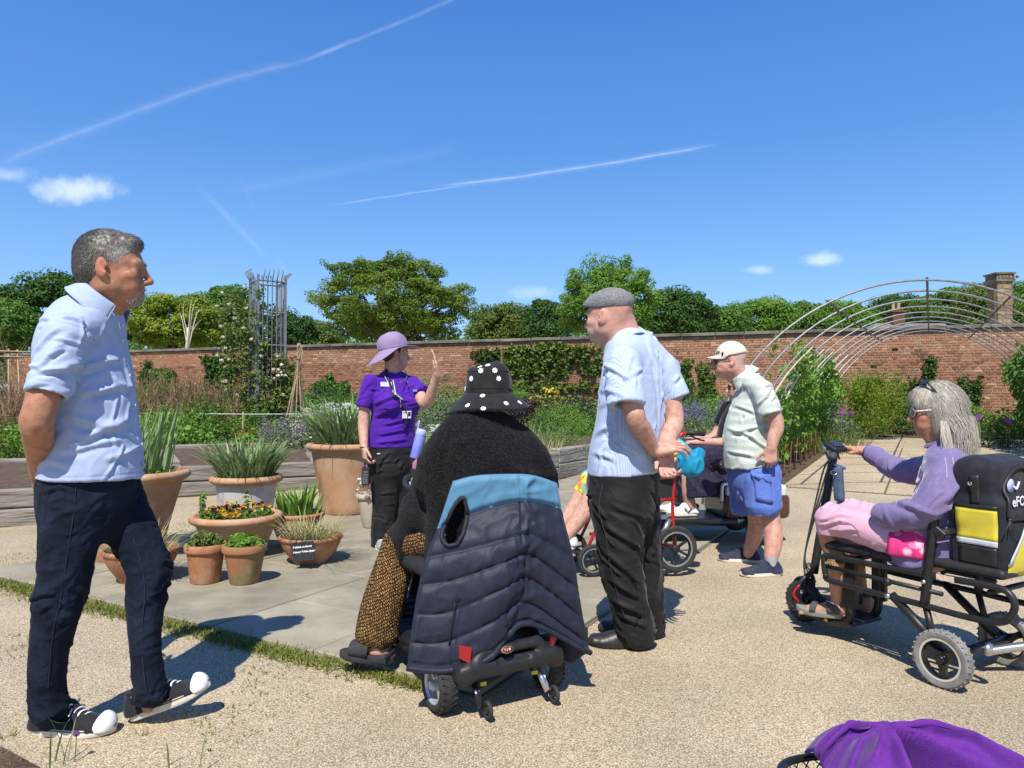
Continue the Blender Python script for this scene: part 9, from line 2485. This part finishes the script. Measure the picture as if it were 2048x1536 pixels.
# --- the grey haired woman on the folding scooter
def woman_on_scooter():
 P,Q=FS_P,FS_Q;r,h,u=Q[:,0],Q[:,1],Q[:,2]
 A=lambda px,py,Y=3.2:at(px,py,Y)
 t=thing('person','woman with long grey hair in lilac fleece and pink capris riding folding scooter','person',P(0,0.3,0))
 F=unit((-0.72,0.69,0));RT=basis(F);sd_=RT[:,0]
 hc,hR,hs=A(1872,823,3.19),basis((-0.89,0.45,-0.10)),0.93
 S=Solid()
 head_solid(S,hc,hR,hs,nose=0.95,jaw=0.94,neck_to=A(1896,905,3.17),neck_r=(0.050,0.056),age=0.7,chin=0.97)
 S.secs([(A(1898,925,3.17),0.12,0.07),(A(1896,980,3.16),0.13,0.10),(A(1872,1070,3.17),0.14,0.11),(A(1852,1090,3.2),0.15,0.12)],sd_,0.03)
 hipL,knL,anL=A(1815,1085,3.16),A(1657,1036,3.44),A(1676,1196,3.50)
 limb(S,[hipL,knL,knL*0.45+anL*0.55+np.array((0.012,0.0,0)),anL,anL+np.array((0.006,0,-0.035))],[0.066,0.040,0.047,0.032,0.034])
 hipR,knR,anR=A(1850,1070,3.40),A(1693,1024,3.66),A(1722,1190,3.68)
 limb(S,[hipR,knR,knR*0.45+anR*0.55,anR,anR+np.array((0.005,0,-0.035))],[0.066,0.040,0.045,0.032,0.034])
 fdir=unit((-0.86,0.50,0))
 feet=[]
 for an in(anL,anR):
  hl=an-fdir*0.055;hl[2]=0.108;feet.append(hl)
  S.cap(an+np.array((0,0,-0.045))-fdir*0.02,an+fdir*0.125+np.array((0,0,-0.075)),0.034,0.027,0.03);S.ell(hl+fdir*0.03+u*0.045,(0.032,0.032,0.030),None,0.02)
  for k in range(5):S.cap(an+fdir*(0.12-0.006*k)+r*(0.028-0.014*k)*-1+np.array((0,0,-0.082)),an+fdir*(0.162-0.012*abs(k-1))+r*(0.032-0.016*k)*-1+np.array((0,0,-0.088)),0.0105,0.009,0.006)
 limb(S,[A(1896,935,3.06),A(1850,1022,3.02),A(1765,1034,3.28)],[0.045,0.040,0.028]);hand_solid(S,A(1765,1040,3.28),unit((-0.6,0.8,0.05)),(0,0,-1),(0.7,0.5,0),0.92,(20,30,20))
 wr=A(1724,901,3.80)
 limb(S,[A(1885,932,3.30),A(1845,940,3.43),A(1800,938,3.57),wr],[0.040,0.036,0.034,0.027],0.02)
 hand_solid(S,wr,unit((-0.96,0.16,0.10)),unit((0.0,-0.15,-1.0)),(0.1,-1.0,0.1),0.98,(28,52,40),thumb=(0.8,0.55,0.3),tcurl=15)
 V,Fq=S.mesh(0.0050);pig=face_pigment(V,hc,hR,hs,flush=(0.46,0.14,0.09),eye=False,lips=(0.42,0.14,0.12))
 obj('body',(V,Fq),M_SKIN_TAN2,t,pig=pig)
 H=lambda x,y,z:hc+hR@(np.array((x,y,z))*hs)
 glasses(t,hc,hR,hs,mat('frame_pale_pink',(0.70,0.55,0.60),rough=0.3),mat('lens_blue',(0.012,0.022,0.06),rough=0.25,spec=0.3),hh=0.019,y=0.105,temple=0.0042)
 gg=glasses(t,H(0,-0.012,0.062),hR@rotm((1,0,0),58),hs,M_PLASTIC,M_LENS,hh=0.018,y=0.102,temple=0.0045)
 M_HR=hairmat('hair_silver',[(0.09,0.075,0.055),(0.25,0.22,0.17),(0.40,0.365,0.30),(0.54,0.51,0.44)])
 S=Solid();S.ell(H(0,-0.020,0.044),np.array((0.086,0.108,0.100))*hs,hR,0);S.ell(H(0,-0.070,-0.040),np.array((0.080,0.060,0.11))*hs,hR,0.04);S.ell(H(0,0.060,0.070),np.array((0.066,0.042,0.045))*hs,hR,0.03)
 for sx in(-1,1):S.ell(H(sx*0.072,-0.022,-0.035),np.array((0.022,0.045,0.085))*hs,hR,0.025);S.ell(H(sx*0.09,0.062,-0.012),np.array((0.035,0.050,0.040))*hs,hR,0.008,'-')
 S.plane(H(0,0.093,0.05),hR@np.array((0,1.0,-0.55)),0.01)
 V2,F2=S.mesh(0.0055);N2=normals(V2,F2);g=np.random.default_rng(611);V2=V2+N2*(0.006*(ridges(V2,unit((0.3,0.1,-1)),60,8,4.0)))[:,None]
 hair=obj('hair',(V2,F2),M_HR,t,tint=np.clip(0.45+0.3*ridges(V2,unit((0.2,0.1,-1)),110,12,1.0),0,1))
 I=g.integers(len(V2),size=11000);L2=to_local(V2[I],hc,hR,hs);ok=N2[I][:,2]>-0.6;I=I[ok];L2=L2[ok]
 dl=np.stack((0.4*np.sign(L2[:,0])*(L2[:,2]>0.08),np.where(L2[:,1]>0.02,0.5,-0.5)*(L2[:,2]>0.06)-0.15,-0.9+0*L2[:,0]),1)@hR.T
 nn=N2[I];dl=dl-nn*(dl*nn).sum(1)[:,None]*0.9
 sd=strands(V2[I],dl,0.045,g,0.0016,0.03,0.22,4,0.06,nn);obj('strands',sd[:2],M_HR,hair,tint=np.clip(0.58+0.5*(sd[2]-0.5),0,1),kind='stuff')
 rows=[];n=3200
 for k in range(n):
  side=g.random();x=-0.085+0.17*side;back=-0.115+0.06*g.random()+0.05*(abs(x)/0.085)**2
  p0=H(x*0.9,back*0.9+0.01,-0.03+0.06*g.random());ln=g.uniform(0.16,0.31)
  fr=g.random()<0.30 and x<-0.02
  p0=H(-0.082,-0.03+0.02*g.random(),-0.02)if fr else p0
  end=p0+u*-ln+(A(1913,905,3.0)-H(-0.082,-0.02,-0.12))*(0.8 if fr else 0)+(hR@np.array((x*0.3,-0.040-0.035*g.random(),0))if not fr else 0)+g.normal(size=3)*0.006
  m1=p0*0.6+end*0.4+(hR@np.array((x*0.25,-0.035 if not fr else 0,0)))+g.normal(size=3)*0.005
  rows.append(np.array(spline([p0,m1,end],4)))
 R_=np.array(rows);tan=np.gradient(R_,axis=1);sdv=np.cross(tan,np.array((-0.5,-0.85,0)));sdv/=np.maximum(1e-6,np.linalg.norm(sdv,axis=2))[:,:,None]
 wd=np.linspace(0.0020,0.0006,R_.shape[1])[None,:,None];VV=np.stack((R_-sdv*wd/2,R_+sdv*wd/2),2).reshape(n,-1,3);m=VV.shape[1]
 f=np.array([(2*i,2*i+1,2*i+3,2*i+2)for i in range(m//2-1)]);FF=(np.arange(n)[:,None,None]*m+f[None]).reshape(-1,4)
 obj('long_locks',(VV.reshape(-1,3),FF),M_HR,hair,tint=np.repeat(np.clip(g.normal(0.62,0.13,n),0,1),m),kind='stuff')
 # ---- fleece
 M_FL=mat('lilac_fleece',(0.185,0.145,0.285),(0.155,0.12,0.25),scale=60,rough=0.95,sheen=0.4,bump=(160,0.4,0.003),bump2=(30,0.3,0.008))
 S=Solid()
 S.secs([(A(1897,898,3.17),0.062,0.062),(A(1898,915,3.17),0.115,0.082),(A(1902,940,3.16),0.165,0.110),(A(1898,990,3.16),0.172,0.128),(A(1882,1045,3.16),0.172,0.135),(A(1862,1088,3.17),0.178,0.145),(A(1852,1108,3.19),0.18,0.145)],sd_,0)
 limb(S,[A(1896,935,3.05),A(1880,980,3.00),A(1850,1018,3.01),A(1805,1030,3.09),A(1765,1027,3.18)],[0.072,0.070,0.064,0.056,0.048],0.05)
 limb(S,[A(1890,928,3.30),A(1850,940,3.42),A(1800,940,3.56),A(1740,907,3.76)],[0.070,0.064,0.056,0.040],0.04)
 wq=A(1733,904,3.78);S.plane(A(1860,1112,3.18),unit((0.25,0,-1.0)),0.008)
 V,Fq=S.mesh(0.0066,2);N=normals(V,Fq)
 dsp=0.008*ridges(V,unit((0.8,0.2,0.35)),13,3,9.0)+folds(V,A,((1800,1000,1870,1040,0.012,0.010),(1850,1050,1910,1040,0.012,0.012),(1850,1075,1905,1068,0.011,0.011),(1760,930,1820,955,0.012,0.009),(1858,1000,1905,960,0.013,0.011),(1845,1022,1890,1010,0.012,0.010)),3.02)
 dsp=dsp+creases(V,N,55,(0.7,0.2,0.4),79,w=(0.007,0.011));V=V+N*dsp[:,None];N=normals(V,Fq);fl=obj('fleece_jacket',(V,Fq),M_FL,t)
 collar(fl,A(1893,905,3.17),basis(F)@rotm((1,0,0),-18),0.066,0.070,0.050,0.010,14,M_FL,0.0,0.004,th=0.004,n=36)
 M_PIPE=mat('lilac_piping',(0.42,0.36,0.55),rough=0.8)
 for pts in(((1866,908),(1878,914),(1887,926),(1892,944),(1894,966)),((1886,908),(1898,918),(1906,936),(1911,958))):
  fine_=spline([A(px,py,2.9)for px,py in pts],5);seam(fl,relax_line(snap(V,[p+(V[np.argmin(np.linalg.norm((V-p)-np.outer((V-p)@unit(p),unit(p)),axis=1)+0.02*np.linalg.norm(V-p,axis=1))]-p)for p in fine_],N,0.001)),M_PIPE,0.0020)
 mb=MB();q0=unit(A(1740,907,3.76)-wr);Qc=frame(q0)
 mb.lathe([(0.036,-0.012),(0.040,0.0),(0.041,0.012)],A(1737,906,3.765),q0,20);mb.build('cuff',mat('cuff_dark',(0.06,0.045,0.11),rough=0.9),fl)
 # ---- tunic hem of pink with butterflies
 m=mat('pink_print',(0.62,0.06,0.22),rough=0.8);N_,L_,b_=nodes_of(m);tc=N_.new('ShaderNodeTexCoord')
 vo=N_.new('ShaderNodeTexVoronoi');vo.inputs['Scale'].default_value=17;L_.new(tc.outputs['Object'],vo.inputs['Vector'])
 nz=N_.new('ShaderNodeTexNoise');nz.inputs['Scale'].default_value=70;nz.inputs['Detail'].default_value=4;L_.new(tc.outputs['Object'],nz.inputs['Vector'])
 ra=N_.new('ShaderNodeValToRGB');ra.color_ramp.interpolation='CONSTANT';e=ra.color_ramp.elements;e[0].color=(0.10,0.03,0.06,1);e[1].position=0.30;e[1].color=(0.66,0.20,0.36,1)
 for p_,c_ in((0.16,(0.75,0.42,0.55,1)),(0.42,(0.60,0.03,0.17,1))):x=e.new(p_);x.color=c_
 sm=N_.new('ShaderNodeMath');sm.operation='MULTIPLY_ADD';sm.inputs[1].default_value=0.35;L_.new(nz.outputs['Fac'],sm.inputs[0]);L_.new(vo.outputs['Distance'],sm.inputs[2])
 s2=N_.new('ShaderNodeMath');s2.operation='SUBTRACT';s2.inputs[1].default_value=0.12;L_.new(sm.outputs[0],s2.inputs[0]);L_.new(s2.outputs[0],ra.inputs[0]);L_.new(ra.outputs[0],b_.inputs['Base Color'])
 S=Solid();S.secs([(A(1862,1075,3.17),0.172,0.140),(A(1845,1105,3.19),0.178,0.150),(A(1838,1122,3.2),0.18,0.155)],sd_,0);S.cap(A(1835,1095,3.12),A(1788,1092,3.17),0.09,0.078,0.03);S.cap(A(1850,1090,3.36),A(1800,1080,3.42),0.09,0.075,0.03)
 S.plane(P(0,0.2,0.487),(0,0,-1.0));S.plane(A(1773,1085,3.16),unit((-0.97,0.25,0.12)),0.006)
 V,Fq=S.mesh(0.007,2);N=normals(V,Fq);V=V+N*(0.006*ridges(V,unit((0.2,0.1,1)),16,4,5.0))[:,None];obj('tunic',(V,Fq),m,t)
 # ---- capris
 M_PK=cloth('pale_pink_cotton',(0.60,0.35,0.44),(0.56,0.32,0.41),wr=(24,0.25,0.005))
 S=Solid()
 for hip,kn,an in((hipL,knL,anL),(hipR,knR,anR)):
  d=unit(an-kn);limb(S,[hip+np.array((0,0,0.004)),hip*0.5+kn*0.5+np.array((0,0,0.006)),kn+np.array((0.012,0,-0.002))],[0.088,0.076,0.064],0.02)
  S.cap(kn+np.array((0.008,0,0)),kn+d*0.075,0.063,0.062,0.015,'+',True);S.cap(kn+d*0.05,kn+d*0.10,0.050,0.052,0,'-')
 V,Fq=S.mesh(0.0066,2);N=normals(V,Fq)
 dsp=0.005*ridges(V,unit((0.2,0.1,1)),16,5,3.0)+folds(V,A,((1648,1055,1682,1035,0.008,0.010),(1645,1045,1690,1022,0.008,0.009),(1660,1062,1700,1050,0.008,0.008),(1760,1060,1800,1095,0.010,0.010)),3.36)
 dsp=dsp+creases(V,N,40,(0.3,0.1,1),80,w=(0.006,0.010),dep=(0.003,0.007));V=V+N*dsp[:,None];N=normals(V,Fq);ca=obj('capris',(V,Fq),M_PK,t)
 seam(ca,spline(snap(V,[A(px,py,3.24)for px,py in((1650,1030),(1680,1042),(1710,1055),(1745,1072),(1775,1082))],N,0.001),4),mat('pink_thread',(0.45,0.20,0.30),rough=0.9),0.0020)
 # ---- sandals
 M_SD=mat('sandal_grey',(0.045,0.05,0.06),(0.07,0.075,0.085),scale=60,rough=0.85);M_SO=mat('sandal_sole',(0.22,0.215,0.19),rough=0.85)
 Rf=basis(fdir)
 for hl,an in zip(feet,(anL,anR)):
  Pm=lambda x,y,z:hl+Rf@np.array((x,y,z));o=sole_pts(0.245,0.092)
  mb=MB();mb.rings([[Pm(x*k,0.1225+(y-0.1225)*k,z+0.012*max(0,(y-0.17)/0.075)**2)for x,y in o]for z,k in((0,0.94),(0.004,1.0),(0.024,1.0),(0.026,0.95))],True,True);so=mb.build('sandal',M_SO,t,sharp=0.8)
  for(y0,y1,z,w)in((0.045,0.060,0.086,0.034),(0.105,0.085,0.074,0.036),(0.150,0.165,0.056,0.042)):
   mb=MB();mb.sheet(lambda a,b:Pm((w+0.004)*math.cos(math.pi*a),y0+(y1-y0)*a+(b-0.5)*0.028,0.022+(z-0.022)*math.sin(math.pi*a)**0.6),15,4);obj('strap',thick(mb.data(),0.004),M_SD,so)
  mb=MB();mb.sheet(lambda a,b:Pm(0.037*math.cos(math.pi*a),0.030-0.034*math.sin(math.pi*a)+0.012,0.058+0.024*b),15,4);obj('heel_strap',thick(mb.data(),0.004),M_SD,so)
M_SKIN_TAN2=skin('skin_weathered',(0.46,0.235,0.145),(0.40,0.185,0.11))
woman_on_scooter()
# --- the two people half hidden beyond
def person_in_wheelchair():
 P,Q,f,r=RW;u=np.array((0,0,1.0))
 t=thing('person','person in bright floral dress and white trainers sitting in the red wheelchair','person',P(0,0.2,0))
 hc=P(0,0.06,1.10);hR=basis(f);S=Solid()
 head_solid(S,hc,hR,0.95,neck_to=P(0,0.02,0.95))
 S.secs([(P(0,0.04,0.90),0.16,0.09),(P(0,0.08,0.70),0.15,0.12),(P(0,0.10,0.56),0.16,0.13)],r,0.03)
 ank=[]
 for sx in(-1,1):
  kn,an=P(sx*0.10,0.46,0.55),P(sx*0.09,0.70,0.235);ank.append(an)
  limb(S,[P(sx*0.09,0.12,0.56),kn,kn*0.5+an*0.5,an,an-u*0.04],[0.085,0.062,0.058,0.040,0.036])
  limb(S,[P(sx*0.19,0.04,0.86),P(sx*0.23,0.04,0.66),P(sx*0.10,0.32,0.62)],[0.045,0.040,0.028]);hand_solid(S,P(sx*0.10,0.32,0.62),f,(0,0,-1),-sx*r,0.9)
 obj('body',S.mesh(0.009),M_SKIN_FAIR,t)
 S=Solid();S.ell(hc+hR@np.array((0,-0.02,0.035)),(0.085,0.105,0.10),hR,0);S.plane(hc+hR@np.array((0,0.05,0)),hR@np.array((0,1,-0.4)));obj('hair',S.mesh(0.01),mat('hair_white',(0.40,0.36,0.32),(0.52,0.48,0.43),scale=80,rough=0.6),t)
 m=mat('floral_print',(0.15,0.4,0.12),rough=0.8);N_,L_,b_=nodes_of(m);tc=N_.new('ShaderNodeTexCoord');vo=N_.new('ShaderNodeTexVoronoi');vo.inputs['Scale'].default_value=26;L_.new(tc.outputs['Object'],vo.inputs['Vector'])
 ra=N_.new('ShaderNodeValToRGB');ra.color_ramp.interpolation='CONSTANT';e=ra.color_ramp.elements;e[0].color=(0.10,0.42,0.10,1);e[1].position=0.85;e[1].color=(0.75,0.55,0.05,1)
 for p_,c_ in((0.25,(0.75,0.22,0.03,1)),(0.42,(0.10,0.35,0.60,1)),(0.55,(0.65,0.06,0.20,1)),(0.7,(0.35,0.55,0.08,1))):x=e.new(p_);x.color=c_
 sp=N_.new('ShaderNodeSeparateColor');L_.new(vo.outputs['Color'],sp.inputs[0]);L_.new(sp.outputs[0],ra.inputs[0]);L_.new(ra.outputs[0],b_.inputs['Base Color'])
 S=Solid();S.secs([(P(0,0.03,0.935),0.09,0.075),(P(0,0.04,0.89),0.18,0.105),(P(0,0.09,0.72),0.18,0.15),(P(0,0.12,0.54),0.19,0.16)],r,0)
 for sx in(-1,1):S.cap(P(sx*0.09,0.12,0.575),P(sx*0.10,0.46,0.57),0.10,0.080,0.05);S.cap(P(sx*0.10,0.46,0.56),P(sx*0.10,0.52,0.47),0.080,0.078,0.03,'+',True);S.cap(P(sx*0.175,0.04,0.86),P(sx*0.215,0.04,0.74),0.06,0.06,0.03,'+',True)
 V,F=S.mesh(0.009,2);N=normals(V,F);obj('dress',(V+N*(0.010*ridges(V,(0.1,0.1,1),14,3,5))[:,None],F),m,t)
 wm=dict(upper=cloth('white_knit_shoe',(0.76,0.76,0.77)),sole=M_WHITE,lace=mat('lace_grey',(0.45,0.45,0.47),rough=0.8),cap=M_WHITE,line=M_PLASTIC)
 Rf=Q@rotm((1,0,0),12)
 for an in ank:shoe(t,an-Q[:,1]*0.055-u*0.085,Rf,0.25,0.096,wm,'trainer',h=0.008)
person_in_wheelchair()
def woman_in_dark_skirt():
 P,Q,f,r=WS;u=np.array((0,0,1.0));A=lambda px,py,Y=5.9:at(px,py,Y)
 t=thing('person','woman in black top and dark skirt on scooter behind man in cream cap','person',P(0,0.15,0.04))
 hc,hR=A(1482,775,5.92),basis((-0.95,0.28,-0.03));S=Solid()
 head_solid(S,hc,hR,0.98,neck_to=A(1482,808,5.93))
 S.secs([(A(1478,825,5.93),0.15,0.085),(A(1476,860,5.93),0.15,0.12),(A(1474,905,5.93),0.16,0.13)],r,0.03)
 hd=[]
 for sx,px,py in((-1,1398,884),(1,1392,878)):
  limb(S,[P(sx*0.19,0.09,1.03),P(sx*0.21,0.20,0.80),A(px,py,5.93+sx*0.17)],[0.046,0.042,0.028]);hand_solid(S,A(px,py,5.93+sx*0.17),unit((-1,0,-0.05)),(0,0,-1),r*-sx,0.95,(25,50,35))
  kn,an=P(sx*0.11,0.56,0.60),P(sx*0.10,0.52,0.27);hd.append(an)
  limb(S,[P(sx*0.10,0.12,0.66),kn,an,an-u*0.03],[0.085,0.062,0.042,0.038])
 obj('body',S.mesh(0.008),M_SKIN_PINK,t)
 glasses(t,hc,hR,0.98,M_PLASTIC,M_LENS,hh=0.022,y=0.104)
 S=Solid();S.ell(hc+hR@np.array((0,-0.025,0.03)),(0.086,0.104,0.10),hR,0);S.ell(hc+hR@np.array((0,-0.07,-0.07)),(0.075,0.05,0.10),hR,0.04);S.plane(hc+hR@np.array((0,0.05,0)),hR@np.array((0,1,-0.5)));obj('hair',S.mesh(0.009),MATS['hair_dark'],t)
 S=Solid();S.secs([(A(1476,812,5.93),0.07,0.065),(A(1478,824,5.93),0.165,0.095),(A(1473,860,5.93),0.165,0.145),(A(1472,908,5.93),0.175,0.15)],r,0)
 for sx in(-1,1):S.cap(P(sx*0.175,0.09,1.04),P(sx*0.205,0.15,0.90),0.062,0.062,0.03,'+',True)
 obj('top',S.mesh(0.009),cloth('black_jersey',(0.012,0.012,0.014)),t)
 S=Solid()
 for sx in(-1,1):S.cap(P(sx*0.10,0.10,0.69),P(sx*0.12,0.52,0.67),0.12,0.10,0.05)
 S.sec(P(0,0.50,0.66),P(0,0.44,0.36),(0.20,0.12),(0.24,0.17),r,0.05,'+',True);S.sec(P(0,0.22,0.66),P(0,0.26,0.34),(0.18,0.14),(0.20,0.14),r,0.05,'+',True)
 V,F=S.mesh(0.009,2);N=normals(V,F);V=V+N*(0.018*(ridges(V,unit((0.35,0,-1)),13,2.5,5))+0.006*ridges(V,(1,0,0.2),40,12,2))[:,None]
 obj('skirt',(V,F),cloth('indigo_seersucker',(0.020,0.018,0.040),(0.032,0.028,0.058),wr=(60,0.6,0.006)),t)
 wm=dict(upper=cloth('white_leather',(0.76,0.75,0.72),rough=0.5,weave=0.02),sole=mat('sole_cream',(0.66,0.62,0.50),rough=0.6),lace=M_WHITE,cap=M_WHITE,line=M_PLASTIC)
 for an in hd:
  hl=an-f*0.06;hl[2]=o_z=P(0,0,0.19)[2];s_=shoe(t,hl,Q,0.26,0.098,wm,'tennis',hgt=0.09,h=0.008)
  e=hl-r*0.050+f*0.095;mb=MB();mb.tube([e+u*0.072+f*0.03,e+u*0.038,e+u*0.072-f*0.025],[0.010,0.007,0.005],5,flat=0.4);mb.build('side_flash',M_PLASTIC,s_)
  mb=MB();mb.box(hl+u*0.075+f*0.012,(0.030,0.012,0.018),Q,bev=0.006);mb.build('heel_tab',M_PLASTIC,s_,smooth=False)
woman_in_dark_skirt()
